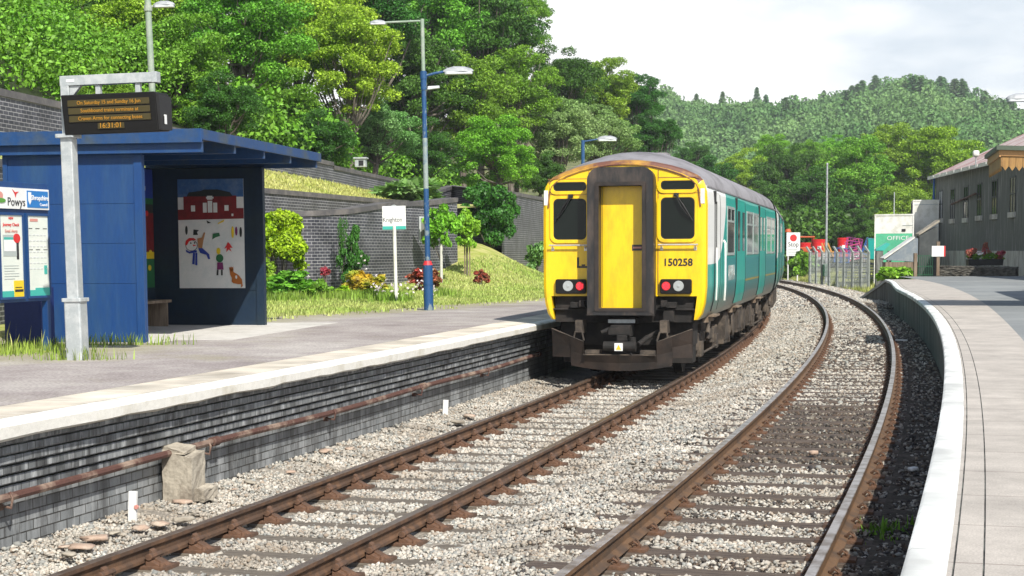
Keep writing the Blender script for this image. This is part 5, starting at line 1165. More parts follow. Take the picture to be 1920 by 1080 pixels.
# ------------------------------------------------------------------ vegetation
def seg_dist(x, y):
    best = (1e9, 5.0)
    for a, b in zip(BANK, BANK[1:]):
        dx, dy = b[0]-a[0], b[1]-a[1]; t = max(0, min(1, ((x-a[0])*dx+(y-a[1])*dy)/(dx*dx+dy*dy))); qx, qy = a[0]+dx*t, a[1]+dy*t
        d = math.hypot(x-qx, y-qy); sd_ = (-(dy)*(x-qx)+dx*(y-qy)); 
        if d < best[0]: best = (d, a[2]+(b[2]-a[2])*t, sd_)
    return best
def bank_h(x, y):
    d, z, sd_ = seg_dist(x, y); d = d if sd_ > 0 else 0
    return z + min(d, 60)*0.50*(1-0.005*min(d, 60)) - 0.15
def leaf_cloud(seed, nl, ls, clumps, aspect=1.7, droop=0.0, out=0.55, radial=0.28, flat=0.8):
    """leaf-sized rhombi gathered on the shells of many clumps. clumps: (centre, radius) list"""
    g_ = np.random.default_rng(seed); C = np.array([c for c, r in clumps], float); Rr = np.array([r for c, r in clumps], float)
    w = Rr**2; w = w/w.sum(); ci = g_.choice(len(C), nl, p=w)
    d = g_.normal(size=(nl, 3)); d[:, 2] += 0.35; d /= np.linalg.norm(d, axis=1)[:, None]
    rad = Rr[ci]*(1-radial*g_.random(nl)**1.5+0.10*g_.normal(size=nl))
    P = C[ci]+d*rad[:, None]*np.array([1, 1, flat])
    n = d*out+g_.normal(size=(nl, 3))*0.55+np.array([0, 0, 0.35]); n /= np.linalg.norm(n, axis=1)[:, None]
    t = np.cross(n, g_.normal(size=(nl, 3))); t /= np.linalg.norm(t, axis=1)[:, None]; t[:, 2] -= droop; b = np.cross(n, t)
    s_ = ls*g_.uniform(0.6, 1.35, nl)[:, None]; V = np.stack([P-t*s_*aspect*0.5, P-b*s_*0.5+n*s_*0.08, P+t*s_*aspect*0.5, P+b*s_*0.5+n*s_*0.08], 1)
    return V.reshape(-1, 3), np.arange(nl*4).reshape(-1, 4)
def make_clumps(seed, n, shape=(1, 1, 0.9), r=(0.20, 0.36), rin=0.45):
    g_ = random.Random(seed); out = []
    for k in range(n):
        while True:
            d = Vector((g_.gauss(0, 1), g_.gauss(0, 1), g_.gauss(0.15, 1)))
            if d.length > 0.1: break
        d.normalize(); q = g_.uniform(rin, 0.85 if n < 100 else 0.91); out.append(((d.x*q*shape[0], d.y*q*shape[1], d.z*q*shape[2]), g_.uniform(*r)))
    return out
crown_var = {}
def crown_mesh(kind, var, mt, nl=50000, ls=0.0245, ncl=125, shape=(1, 1, 0.95), r=(0.09, 0.24), rin=0.28):
    key = (kind, var)
    if key not in crown_var:
        cl = make_clumps(hash(kind) % 97 + var*13 if False else sum(map(ord, kind))+var*13, ncl, shape, r, rin)
        V, F = leaf_cloud(100+var+sum(map(ord, kind)), nl, ls, cl, flat=0.58, radial=0.45, out=0.35); crown_var[key] = (fast_mesh('crown', V, F, mt), cl)
    return crown_var[key]
def trunk_obj(parent, p0, p1, r, limbs, seed, mt=None):
    g_ = random.Random(seed); mb = MB(); p0 = Vector(p0); p1 = Vector(p1); pts = [p0.lerp(p1, t)+Vector((g_.uniform(-1, 1), g_.uniform(-1, 1), 0))*r*1.2*(t > 0) for t in (0, 0.3, 0.6, 1.0)]
    mb.tube(pts, [r*1.25, r, r*0.8, r*0.5], 8)
    for q in limbs:
        q = Vector(q); a = pts[g_.choice([1, 2])]; m_ = a.lerp(q, 0.5)+Vector((0, 0, -0.1*(q-a).length)); mb.tube([a, m_, q], [r*0.42, r*0.28, r*0.08], 6)
    return mb.build('trunk', mt or M['trunk'], parent, smooth=True)
KM = {'a': 'leaf_a', 'b': 'leaf_b', 'c': 'leaf_c', 'p': 'leaf_pale'}
def tree(u, v, rpx, Y, kind, label, group, name='broadleaf_tree', base=None, sq=0.95, nl=52000, var=None, ls=0.0235):
    c = at(u, v, Y); r = rpx*Y/3000; seed = int(u*7+v*3+Y); gz = base if base is not None else bank_h(c.x, c.y)
    gz = min(gz, c.z-r*0.5)
    root = empty(name, Matrix.Translation((c.x, c.y, gz)), label, 'tree', group)
    me, cl = crown_mesh(kind, seed % 3 if var is None else var, M[KM[kind]], nl, ls)
    o = bpy.data.objects.new('crown', me); col.objects.link(o); o.parent = root; o.location = (0, 0, c.z-gz); o.scale = (r, r, r*sq); o.rotation_euler = (0, 0, seed*1.3)
    rot = Matrix.Rotation(seed*1.3, 3, 'Z'); lim = [rot @ Vector((q[0]*r, q[1]*r, q[2]*r*sq)) + Vector((0, 0, c.z-gz)) for q, _ in cl[::3]]
    trunk_obj(root, (0, 0, 0), (0, 0, c.z-gz+r*0.2), max(0.09, 0.055*r), lim, seed)
    return root
BG = 'trees on the wooded bank'
TR = [
 (-60, 60, 190, 60, 'c', 'bright green tree at the left edge above the brick wall'),
 (90, 120, 120, 50, 'a', 'leafy green tree just above the stepped top of the rear wall'),
 (120, -40, 170, 75, 'b', 'dark tree top at the upper left corner of the wood'),
 (240, 70, 130, 58, 'c', 'light green tree behind the arm of the departure display'),
 (330, 130, 125, 52, 'a', 'green tree rising over the middle of the shelter roof'),
 (330, -20, 150, 80, 'b', 'dark tree behind the lamp standing over the shelter'),
 (450, 60, 140, 60, 'a', 'broad tree with clumped leaves above the shelter roof edge'),
 (420, 210, 85, 48, 'b', 'low dark green tree directly behind the roof edge of the shelter'),
 (520, 220, 110, 66, 'a', 'mid green tree over the sloping grass terrace'),
 (560, 60, 150, 72, 'c', 'tall yellow-green tree in the middle of the wood'),
 (655, 120, 120, 68, 'c', 'yellow-green tree left of the blue lamp post'),
 (600, 270, 75, 63, 'b', 'dark low tree above the rear wall by the vent box'),
 (700, 250, 90, 72, 'p', 'pale-leaved tree behind the station name sign'),
 (690, -20, 130, 85, 'b', 'dark tree top over the yellow-green trees'),
 (780, 150, 110, 88, 'b', 'deep green tree right behind the blue lamp post'),
 (800, 20, 125, 96, 'a', 'tall tree behind the top of the lamp post'),
 (900, 60, 120, 98, 'b', 'tall dark-leaved tree beside the open sky'),
 (965, 40, 75, 104, 'a', 'tallest tree standing against the sky above the train'),
 (870, 190, 105, 90, 'a', 'full green tree to the right of the lamp post'),
 (790, 290, 80, 80, 'b', 'shaded tree low behind the rear wall and lamp post'),
 (960, 170, 95, 96, 'a', 'green tree right of the lamp arm'),
 (930, 295, 92, 84, 'c', 'round bright bushy tree on top of the right-hand brick wall'),
 (1050, 165, 92, 108, 'b', 'tree sloping down the skyline left of the train roof'),
 (1040, 250, 85, 100, 'p', 'pale flowering tree behind the round bushy tree'),
 (1130, 180, 85, 116, 'a', 'tree on the skyline straight above the train'),
 (1125, 262, 80, 106, 'p', 'whitish-leaved tree just above the train roof'),
 (1195, 190, 62, 124, 'b', 'dark skyline tree right of the train roof'),
 (1225, 258, 60, 122, 'b', 'last dark tree at the right end of the wooded bank'),
 (1010, 330, 55, 88, 'b', 'small dark tree at the left shoulder of the train'),
 (200, 205, 70, 44, 'a', 'low leafy tree hidden behind the departure display'),
 (20, 190, 60, 47, 'b', 'low shrubby tree on the left end of the brick wall'),
]
for (u, v, r_, Y, k, lb) in TR: tree(u, v, r_, Y, k, lb, BG)
# undergrowth along the top of the rear wall: reads as one mass
g_ = random.Random(4); cl = []
for i in range(210):
    Y = g_.uniform(16, 118); t = g_.uniform(0.6, 9)
    k = max(j for j in range(len(BANK)-1) if BANK[j][1] <= Y); f_ = (Y-BANK[k][1])/(BANK[k+1][1]-BANK[k][1]); x = BANK[k][0]+(BANK[k+1][0]-BANK[k][0])*f_-t
    r = g_.uniform(0.7, 1.7); cl.append(((x, Y, bank_h(x, Y)+r*0.5), r))
cn_ = [c for c in cl if c[0][1] < 52]; cf_ = [c for c in cl if c[0][1] >= 52]; V, F = leaf_cloud(77, 90000, 0.075, cn_); V2, F2 = leaf_cloud(78, 70000, 0.12, cf_); V = np.concatenate([V, V2]); F = np.arange(len(V)).reshape(-1, 4); o = link_mesh('undergrowth', fast_mesh('undergrowth', V, F, M['leaf_a'])); tag(o, 'tangled dark green undergrowth filling the bank between the trees', kind='stuff')
VG = 'trees beyond the yard'
for (u, v, r_, Y, k, lb) in [
 (1330, 345, 62, 150, 'b', 'mid green tree peeping over the train roof'), (1395, 330, 62, 185, 'c', 'olive tree behind the train roof with flat top'),
 (1300, 300, 40, 170, 'b', 'small dark tree where the bank meets the valley'), (1475, 335, 78, 160, 'b', 'dark rounded tree left of the thin white mast'),
 (1425, 395, 68, 150, 'b', 'dark low tree just behind the end of the train'), (1525, 385, 85, 150, 'b', 'deep shadowed tree straight behind the thin white mast'),
 (1600, 330, 88, 158, 'a', 'big green tree right of the thin white mast'), (1665, 300, 80, 165, 'a', 'tallest green tree above the office container'),
 (1760, 310, 85, 160, 'c', 'broad yellow-green tree behind the white container'), (1690, 400, 70, 145, 'a', 'shady tree close behind the green and white office container'),
 (1620, 430, 50, 140, 'b', 'dark bushy tree over the heap of coloured yard goods'), (1840, 330, 60, 165, 'a', 'green tree peeping over the barn roof'),
 (1510, 300, 45, 190, 'a', 'distant light tree behind the thin white mast'), (1560, 290, 45, 200, 'c', 'distant olive tree on the valley floor'), (1450, 290, 45, 200, 'c', 'far pale tree left of the mast at the hill foot')]:
    tree(u, v, r_, Y, k, lb, VG, base=1.2, nl=9000, var=1, ls=0.046) if False else tree(u, v, r_, Y, k, lb, VG, base=1.0)
# dark hedge line in the valley
cl = [((at(u, 440, 146+g_.uniform(-4, 4)).x, 146+g_.uniform(-4, 4), g_.uniform(1.5, 4.5)), g_.uniform(1.2, 2.3)) for u in np.linspace(1290, 1930, 90)]
V, F = leaf_cloud(78, 26000, 0.26, cl); o = link_mesh('hedgerow', fast_mesh('hedgerow', V, F, M['leaf_b'])); tag(o, 'dark overgrown hedgerow along the back of the yard', kind='stuff')
# far wooded hill: one mass, with single conifers along the crest
hv = []
for q in range(7):
    cl = make_clumps(500+q, 12, (1, 1, 0.95), (0.26, 0.50), 0.3); V, F = leaf_cloud(600+q, 1100, 0.105, cl)
    V4 = V.reshape(-1, 4, 3); c4_ = V4.mean(1); V4 = V4[(c4_[:, 1] < 0.25) & (c4_[:, 2] > -0.4)]; hv.append(V4.reshape(-1, 3))
g_ = random.Random(21); Vs = []
for i in range(2700):
    Y = 235+(690-235)*g_.random()**0.8; u = g_.uniform(1180, 1960); x = (u-960)/3000*Y; z = hill_h(x, Y); r = g_.uniform(2.4, 6.0); fl = g_.choice((-1, 1))
    V = hv[g_.randrange(7)]; Vs.append(np.stack([V[:, 0]*r*fl+x, V[:, 1]*r+Y, V[:, 2]*r*g_.uniform(0.9, 1.3)+z+r*0.55], -1))
V = np.concatenate(Vs); F = np.arange(len(V)).reshape(-1, 4)
o = link_mesh('hillside_wood', fast_mesh('hillside_wood', V, F, M['hillleaf'])); tag(o, 'far wooded hillside of mixed green trees beyond the valley', kind='stuff')
def conifer_mesh(seed):
    g_ = np.random.default_rng(seed); n = 620; t = g_.random(n)**0.75; a = g_.uniform(0, 2*np.pi, n); lay = np.clip(np.floor(t*14)/14+0.10*g_.random(n), 0, 1)
    rad = 0.30*(1-lay)*(0.25+0.75*g_.random(n))+0.012; x = rad*np.cos(a); y = rad*np.sin(a); z = 0.12+0.88*lay-0.16*rad
    P = np.stack([x, y, z], -1); nn = g_.normal(size=(n, 3))*0.5+np.array([0, 0, 1.0]); nn /= np.linalg.norm(nn, axis=1)[:, None]
    o_ = np.stack([np.cos(a), np.sin(a), -0.35*np.ones(n)], -1); b = np.cross(nn, o_); b /= np.linalg.norm(b, axis=1)[:, None]; s_ = 0.055*g_.uniform(0.5, 1.5, n)[:, None]
    V = np.stack([P-o_*s_, P-b*s_*0.5, P+o_*s_*1.3, P+b*s_*0.5], 1).reshape(-1, 3); return fast_mesh('crown', V, np.arange(n*4).reshape(-1, 4), M['conifer'])
cms = [conifer_mesh(k) for k in (1, 2, 3)]
tmb = MB(); tmb.tube([(0, 0, 0), (0, 0, 0.5), (0, 0, 0.97)], [0.02, 0.014, 0.004], 6); tk = tmb.build('trunk', M['trunk']); tkme = tk.data; bpy.data.objects.remove(tk)
SKY = [(1252, 168), (1306, 176), (1355, 172), (1419, 164), (1436, 178), (1492, 178), (1545, 170), (1582, 172), (1632, 156), (1668, 160), (1706, 152), (1728, 142), (1745, 150), (1760, 156), (1804, 148), (1826, 176), (1868, 190)]
ro = random.Random(2)
for i, (u, v) in enumerate(SKY):
    Y = ro.uniform(560, 610); p = at(u, v, Y); h = ro.uniform(7, 9.5) if v > 150 else ro.uniform(10, 12); x = p.x
    root = empty('conifer', Matrix.Translation((x, Y, p.z-h)), 'dark pointed conifer standing out along the crest of the far hill', 'tree', 'conifers on the hill crest')
    o = bpy.data.objects.new('crown', cms[i % 3]); col.objects.link(o); o.parent = root; o.scale = (h*1.05, h*1.05, h); o.rotation_euler = (0, 0, i)
    o = bpy.data.objects.new('trunk', tkme); col.objects.link(o); o.parent = root; o.scale = (h, h, h)
# conifers scattered on the slope below the crest
for i in range(22):
    u = ro.uniform(1270, 1915); Y = ro.uniform(420, 560); x = (u-960)/3000*Y; h = ro.uniform(9, 12)
    root = empty('conifer', Matrix.Translation((x, Y, hill_h(x, Y))), 'dark conifer among the broadleaf trees on the far slope', 'tree', 'conifers on the far slope')
    o = bpy.data.objects.new('crown', cms[i % 3]); col.objects.link(o); o.parent = root; o.scale = (h*1.2, h*1.2, h); o.rotation_euler = (0, 0, i)
    o = bpy.data.objects.new('trunk', tkme); col.objects.link(o); o.parent = root; o.scale = (h, h, h)

# garden plants on the verge
def bush(name, P, dims, mt, nl, ls, label, cat='shrub', ncl=16, stems=5, group=None, r=(0.25, 0.42), lift=0.5, droop=0.0, aspect=1.7, seed=None):
    seed = seed or int(abs(P[0])*91+P[1]*17)+nl; root = empty(name, Matrix.Translation(P), label, cat, group)
    cl = make_clumps(seed, int(ncl*2.2), (1, 1, 1), (r[0]*0.5, r[1]*0.75), 0.25); V, F = leaf_cloud(seed+1, nl, ls/dims[2], cl, aspect=aspect, droop=droop, flat=0.7, radial=0.5, out=0.4); V = V*np.array([dims[0]*1.25, dims[1]*1.25, dims[2]*1.18])+np.array([0, 0, dims[2]*(0.55+lift)])
    # keep leaf size true when the bush is not round
    o = bpy.data.objects.new('foliage', fast_mesh('foliage', V, F, mt)); col.objects.link(o); o.parent = root
    mb = MB(); g_ = random.Random(seed)
    for c_, _ in (cl*3)[:stems]: q = Vector((c_[0]*dims[0], c_[1]*dims[1], c_[2]*dims[2]+dims[2]*(0.55+lift))); mb.tube([(g_.uniform(-.05, .05), g_.uniform(-.05, .05), -0.05), q*0.5+Vector((0, 0, 0.02)), q], [0.02, 0.015, 0.006], 5)
    mb.build('stem', M['trunk'], root); return root
def PG(u, v, Y):
    p = at(u, v, Y); return (p.x, p.y, plat_h(p.x, p.y)+mound(p.x, p.y)-0.03)
bush('garden_shrub', PG(532, 560, 42.5), (0.72, 0.6, 0.85), M['leaf_bright'], 15000, 0.060, 'bright lime green shrub beside the far post of the shelter', lift=1.25, stems=7, ncl=24)
bush('garden_shrub', PG(600, 555, 42.6), (0.35, 0.3, 0.30), M['leaf_a'], 1600, 0.07, 'dark low shrub at the corner of the front brick wall', lift=0.1)
bush('garden_shrub', PG(640, 558, 42.2), (0.30, 0.3, 0.20), M['leaf_bright'], 1100, 0.06, 'fresh green clump under the dark conifer shrub', lift=0.1)
bush('garden_shrub', PG(500, 565, 42.2), (0.40, 0.3, 0.55), M['leaf_a'], 2400, 0.09, 'tall green clump close to the shelter post', lift=0.3)
bush('garden_shrub', PG(505, 560, 42.6), (0.45, 0.5, 0.55), M['leaf_bright'], 2400, 0.10, 'small bright shrub against the shelter wall', lift=2.6)
bush('garden_shrub', PG(535, 555, 42.0), (0.65, 0.4, 0.38), M['leaf_a'], 2200, 0.09, 'low leafy clump under the lime green shrub', 'plant')
bush('garden_shrub', PG(575, 558, 42.0), (0.35, 0.3, 0.30), M['leaf_a'], 1500, 0.08, 'low green clump with small white flowers', 'plant')
bush('juniper', PG(662, 548, 44.6), (0.40, 0.35, 0.92), M['leaf_b'], 4200, 0.07, 'upright dark conifer shrub against the front brick wall', r=(0.2, 0.32))
bush('juniper', PG(645, 548, 44.9), (0.2, 0.2, 1.05), M['leaf_b'], 1500, 0.06, 'left pointed shoot of the dark conifer shrub', lift=0.6)
bush('golden_shrub', PG(688, 550, 43.5), (0.50, 0.4, 0.36), M['leaf_orange'], 3200, 0.07, 'golden orange shrub at the foot of the dark conifer')
bush('golden_shrub', PG(575, 560, 42.5), (0.28, 0.25, 0.16), M['leaf_orange'], 900, 0.06, 'small golden clump near the lime green shrub')
bush('red_shrub', PG(795, 552, 46.5), (0.50, 0.45, 0.36), M['leaf_red'], 2400, 0.07, 'crimson-leaved shrub behind the blue lamp post', lift=0.55, r=(0.10, 0.26), ncl=22)
bush('red_shrub', PG(901, 548, 50), (0.26, 0.25, 0.26), M['leaf_red'], 700, 0.06, 'little pink-red shrub on the grass by the mound', lift=0.4, r=(0.10, 0.26), ncl=14)
bush('lily_bed', (at(772, 360, 62.5).x, 62.5, 4.05), (1.0, 1.2, 0.42), M['leaf_pale'], 7000, 0.12, 'bed of long pale leaves on top of the brick walls', 'plant', droop=0.3, aspect=3.0, lift=0.2)
bush('viburnum', (at(917, 460, 60.6).x, 60.6, 2.1), (0.90, 0.8, 1.22), M['leaf_b'], 22000, 0.075, 'large dark rounded shrub in front of the wall corner', lift=0.62, stems=9, ncl=30)
bush('garden_shrub', PG(1008, 512, 62), (0.40, 0.5, 0.62), M['leaf_pale'], 1800, 0.10, 'pale green shrub beside the left side of the train')
bush('garden_shrub', PG(848, 540, 55.5), (0.22, 0.25, 0.42), M['leaf_c'], 900, 0.08, 'thin yellow-green climber at the end of the front brick wall')
for (u, v, Y, w, h, lb, st, lf) in ((827, 560, 50.0, 0.80, 1.02, 'young staked tree with pale crown just right of the blue lamp post', True, 0.0), (876, 556, 52.0, 0.62, 0.92, 'thinner young tree with two stakes on the grass mound', False, 0.3)):
    P = PG(u, v, Y); root = empty('sapling', Matrix.Translation(P), lb, 'tree', 'young trees on the verge')
    ct = at(u+(4 if st else 2), 420 if st else 437, Y).z-P[2]; cl = make_clumps(int(u), 26, (1, 1, 1), (0.10, 0.30), 0.25); V, F = leaf_cloud(int(u)+1, 3600 if st else 2200, 0.085/h, cl, droop=0.25); V = V*np.array([w, w, h])+np.array([0.03, 0, ct])
    o = bpy.data.objects.new('crown', fast_mesh('crown', V, F, M['leaf_c'])); col.objects.link(o); o.parent = root
    trunk_obj(root, (0, 0, 0), (0.03, 0, ct+0.3), 0.028, [Vector((c[0]*w, c[1]*w, c[2]*h+ct)) for c, _ in cl[:6]], int(u))
    mb = MB()
    if st: mb.cyl((0.02, -0.06, 0), (0.02, -0.06, 1.25), 0.045, n=8)
    else: mb.box(-0.09, -0.05, -0.02, 0.02, 0, 1.3); mb.box(0.07, 0.11, -0.02, 0.02, 0, 1.3)
    mb.build('stake', M['stake'] if st else M['wood'], root)
# grasses, daisies
def blades(name, pts, h0, h1, mt, label, w=0.012, seed=1, fall=0.35):
    g_ = np.random.default_rng(seed); P = np.array(pts); n = len(P); a = g_.uniform(0, 2*np.pi, n); h = g_.uniform(h0, h1, n); lean = np.stack([np.cos(a), np.sin(a), np.zeros(n)], -1)*(h*fall*g_.random(n))[:, None]
    s_ = np.stack([-np.sin(a), np.cos(a), np.zeros(n)], -1)*w*g_.uniform(0.6, 1.5, n)[:, None]; up = np.zeros((n, 3)); up[:, 2] = h
    V = np.stack([P-s_, P+s_, P+s_*0.5+lean*0.35+up*0.6, P-s_*0.2+lean+up], 1).reshape(-1, 3)
    return tag(link_mesh(name, fast_mesh(name, V, np.arange(n*4).reshape(-1, 4), mt)), label, kind='stuff')
g_ = random.Random(31); pts = []
while len(pts) < 42000:
    Y = g_.uniform(29, 62); x = g_.uniform(-9.5, 2.0); s_, n_ = SNof(x, Y)
    if n_ > -3.0: continue
    gs = grass_side(x, Y)+0.25*wob(x, Y, 1.3, 0.7)
    if gs < -0.9 or (gs < 0 and g_.random() > 0.10): continue
    if Y > 43.5 and x < -1.7-(54.5-Y)*0.37 : continue
    pts.append((x, Y, plat_h(x, Y)+mound(x, Y)))
blades('verge_grass', pts, 0.03, 0.10, M['grass'], 'sunlit pale mown grass on the verge and mound', w=0.018)
pts = []
for (u, v, Y, su, sy, k) in ((700, 565, 42, 55, 1.0, 1500), (640, 568, 41.5, 50, .6, 700), (830, 560, 44, 30, .8, 500), (540, 575, 41, 45, 1, 900), (610, 560, 43, 20, .8, 500), (735, 572, 40, 40, 0.7, 500)):
    for _ in range(k):
        Yq = Y+g_.gauss(0, sy*0.5); p = at(u+g_.gauss(0, su*0.5), v, Yq); pts.append((p.x, Yq, plat_h(p.x, Yq)))
blades('long_grass', pts, 0.05, 0.30, M['greenblades'], 'longer green grass and weeds round the station name sign', w=0.014, seed=5)
dl = []
for (u, v, Y, su, k) in ((705, 540, 42, 12, 10), (750, 545, 41, 40, 34), (805, 540, 43, 26, 22), (676, 505, 44, 8, 9), (565, 545, 43, 14, 8)):
    for _ in range(k): dl.append((tuple(at(u+g_.gauss(0, su*0.6), v+g_.gauss(0, 12), Y)), 0.03))
V, F = leaf_cloud(91, len(dl)*6, 0.038, dl); tag(link_mesh('daisies', fast_mesh('daisies', V, F, M['petals'])), 'scattered small white daisies in the long grass', kind='stuff')
t = bush('pink_flower', PG(610, 545, 44), (0.14, 0.14, 0.18), M['leaf_red'], 260, 0.06, 'pinkish flower spike in front of the brick wall', 'plant', ncl=6, lift=3.2)
# weeds by the post, board and shelter foot
pts = []
for (x, y, sx, sy_, k) in ((-6.6, 20.4, .7, .5, 700), (-5.4, 22.2, .8, .12, 260), (-5.25, 19.15, .5, .15, 160), (-6.2, 21.6, .5, .3, 300), (-7.5, 20.5, 1.0, .6, 700)):
    for _ in range(k): a, b = x+g_.gauss(0, sx*.6), y+g_.gauss(0, sy_*.6); pts.append((a, b, PZ))
blades('weeds', pts, 0.03, 0.20, M['greenblades'], 'weeds growing round the notice board and shelter foot', w=0.006, seed=8)
pts = []
for k in range(26):
    a, b = -6.45+g_.gauss(0, .35), 20.5+g_.gauss(0, .25); pts.append((a, b, PZ))
blades('tall_weeds', pts, 0.2, 0.42, M['grass'], 'few tall seeding stalks under the notice board', w=0.004, seed=9)
pts = []
for (s_, n_, k, sp) in ((9.5, NR+1.15, 240, .22), (9.0, NR+1.28, 160, .15), (14.0, NR+1.1, 80, .2), (10.4, 2.9, 20, .12)):
    for _ in range(k): p = W(s_+g_.gauss(0, sp), n_+g_.gauss(0, sp*.5)); pts.append((p.x, p.y, 0.02))
blades('track_weeds', pts, 0.02, 0.10, M['greenblades'], 'small green weeds in the cinders beside the right rail', w=0.010, seed=10, fall=1.0)
pts = []
while len(pts) < 16000:
    s_ = g_.uniform(70, 125); n_ = g_.gauss(8.6, 1.3)
    if n_ < 6.2 or n_ > 14: continue
    p = W(s_, n_); pts.append((p.x, p.y, ground_h(p.x, p.y)))
blades('dry_grass', pts, 0.08, 0.38, M['grass'], 'straw-coloured dry grass along the foot of the yard fence', w=0.03, seed=12)

# ------------------------------------------------------------------ lamp posts
def lamp_head(mb_shell, mb_lens, o, d, L, w, h):
    """cobra-head lantern: o start, d unit direction (x only), length L"""
    sg = 1 if d > 0 else -1
    secs = [(0, 0.30, 0.35), (0.12, 0.55, 0.7), (0.35, 0.85, 1.0), (0.7, 1.0, 0.95), (0.92, 0.8, 0.6), (1.0, 0.45, 0.3)]
    rings = []
    for t, ww, hh in secs:
        x = o[0]+sg*L*t; rings.append([mb_shell.pt((x, o[1]+w/2*ww*math.cos(a), o[2]+(h*hh*max(0, math.sin(a)) if math.sin(a) > 0 else 0))) for a in [math.pi*k/6 for k in range(7)]])
    for a, b in zip(rings, rings[1:]):
        for k in range(6): mb_shell.face((a[k], a[k+1], b[k+1], b[k]))
    mb_shell.face(rings[0]); mb_shell.face(rings[-1])
    x0_, x1_ = sorted((o[0]+sg*L*0.04, o[0]+sg*L*0.97)); mb_lens.prism(rrect(x0_, x1_, o[1]-w*0.42, o[1]+w*0.42, w*0.25), o[2]-h*0.42, o[2]+0.002, 'z')
# main post
bp_ = onz(804, 582, PZ); YL = bp_.y
lam = empty('street_lamp', frame((bp_.x, bp_.y, PZ), (0, 1)) @ Matrix.Rotation(R(-0.75), 4, 'Y'), 'flaking blue lamp post with a red band, pale upper pole and two lamps', 'lamp post')
k_ = YL/3000.0
mb = MB(); mb.cyl((0, 0, -0.05), (0, 0, 0.98), 0.105, n=18); mb.cyl((0, 0, 0.55), (0, 0, 0.57), 0.112, n=18); p0 = mb.build('base_column', M['paleblue'], lam, smooth=True)
mb = MB(); mb.cyl((0, 0, 0.98), (0, 0, 1.07), 0.108, 0.075, n=18); mb.build('red_band', M['redband'], p0)
mb = MB(); mb.cyl((0, 0, 1.07), (0, 0, 2.62), 0.058, n=14); mb.build('lower_pole', M['paleblue'], lam, smooth=True)
mb = MB(); mb.cyl((0, 0, 2.62), (0, 0, 3.7), 0.055, n=14); mb.build('middle_pole', M['bandpole'], lam, smooth=True)
mb = MB(); mb.cyl((0, 0, 3.7), (0, 0, 5.1), 0.052, n=14); mb.cyl((0, 0, 4.72), (0, 0, 5.12), 0.066, n=14); mb.build('upper_pole', M['paleblue'], lam, smooth=True)
mb = MB(); mb.cyl((0, 0, 5.1), (0, 0, 6.22), 0.042, n=12); mb.build('top_pole', M['greenpole'], lam, smooth=True)
mb = MB(); mb.tube([(0, 0, 6.18), (-0.80, 0, 6.16)], 0.022, 8); ar = mb.build('top_arm', M['greenpole'], lam, smooth=True)
a, b = MB(), MB(); lamp_head(a, b, (-0.78, 0, 6.15), -1, 0.34, 0.14, 0.07); h_ = a.build('lamp_head', M['lampshell'], ar, smooth=True); b.build('lens', M['lens'], h_)
mb = MB(); mb.tube([(0.05, 0, 5.02), (0.25, 0, 5.07), (0.45, 0, 5.10)], 0.028, 8); mb.cyl((0, 0, 4.95), (0, 0, 5.1), 0.075, n=14); ar = mb.build('lamp_arm', M['paleblue'], lam, smooth=True)
a, b = MB(), MB(); lamp_head(a, b, (0.43, 0, 5.09), 1, 0.64, 0.28, 0.12); h_ = a.build('lamp_head', M['lampshell'], ar, smooth=True); b.build('lens', M['lens'], h_)
mb = MB(); mb.tube([(0.04, 0, 4.70), (0.12, -0.02, 4.74)], 0.012, 6); fl = mb.build('small_arm', M['greenpole'], lam); mb = MB(); mb.prism([(0.08, 4.72), (0.34, 4.75), (0.34, 4.80), (0.09, 4.79)], -0.09, 0.05); mb.build('floodlight', M['lens'], fl, bevel=0.008)
# post behind the shelter
p = at(283, 178, 31.0); YY = 31.0
l2 = empty('street_lamp', frame((p.x+0.14, YY, PZ), (0, 1)) @ Matrix.Rotation(R(-1.5), 4, 'Y'), 'pale grey-green lamp post standing behind the blue shelter roof', 'lamp post')
mb = MB(); mb.cyl((0, 0, 0), (0, 0, 1.1), 0.10, n=14); mb.cyl((0, 0, 1.1), (0, 0, 7.6), 0.066, 0.058, n=14); mb.build('pole', M['greenpole'], l2, smooth=True)
mb = MB(); mb.tube([(0, 0, 5.93), (0.14, 0, 5.97)], 0.022, 8); mb.cyl((0, 0, 5.87), (0, 0, 5.98), 0.08, n=14); ar = mb.build('lamp_arm', M['greenpole'], l2)
a, b = MB(), MB(); lamp_head(a, b, (0.11, 0, 5.97), 1, 0.40, 0.2, 0.09); h_ = a.build('lamp_head', M['lampshell'], ar, smooth=True); b.build('lens', M['lens'], h_)
# post behind the train roof
p = at(1093, 300, 54)
l3 = empty('street_lamp', frame((p.x, 54, PZ), (0, 1)), 'blue lamp post rising just behind the left shoulder of the train roof', 'lamp post')
mb = MB(); mb.cyl((0, 0, 0), (0, 0, 1.0), 0.10, n=14); mb.cyl((0, 0, 1.0), (0, 0, 4.95), 0.062, n=14); mb.build('pole', M['paleblue'], l3, smooth=True)
mb = MB(); mb.tube([(0, 0, 4.90), (0.5, 0, 4.98)], 0.026, 8); ar = mb.build('lamp_arm', M['paleblue'], l3)
a, b = MB(), MB(); lamp_head(a, b, (0.48, 0, 4.97), 1, 0.66, 0.28, 0.13); h_ = a.build('lamp_head', M['lampshell'], ar, smooth=True); b.build('lens', M['lens'], h_)
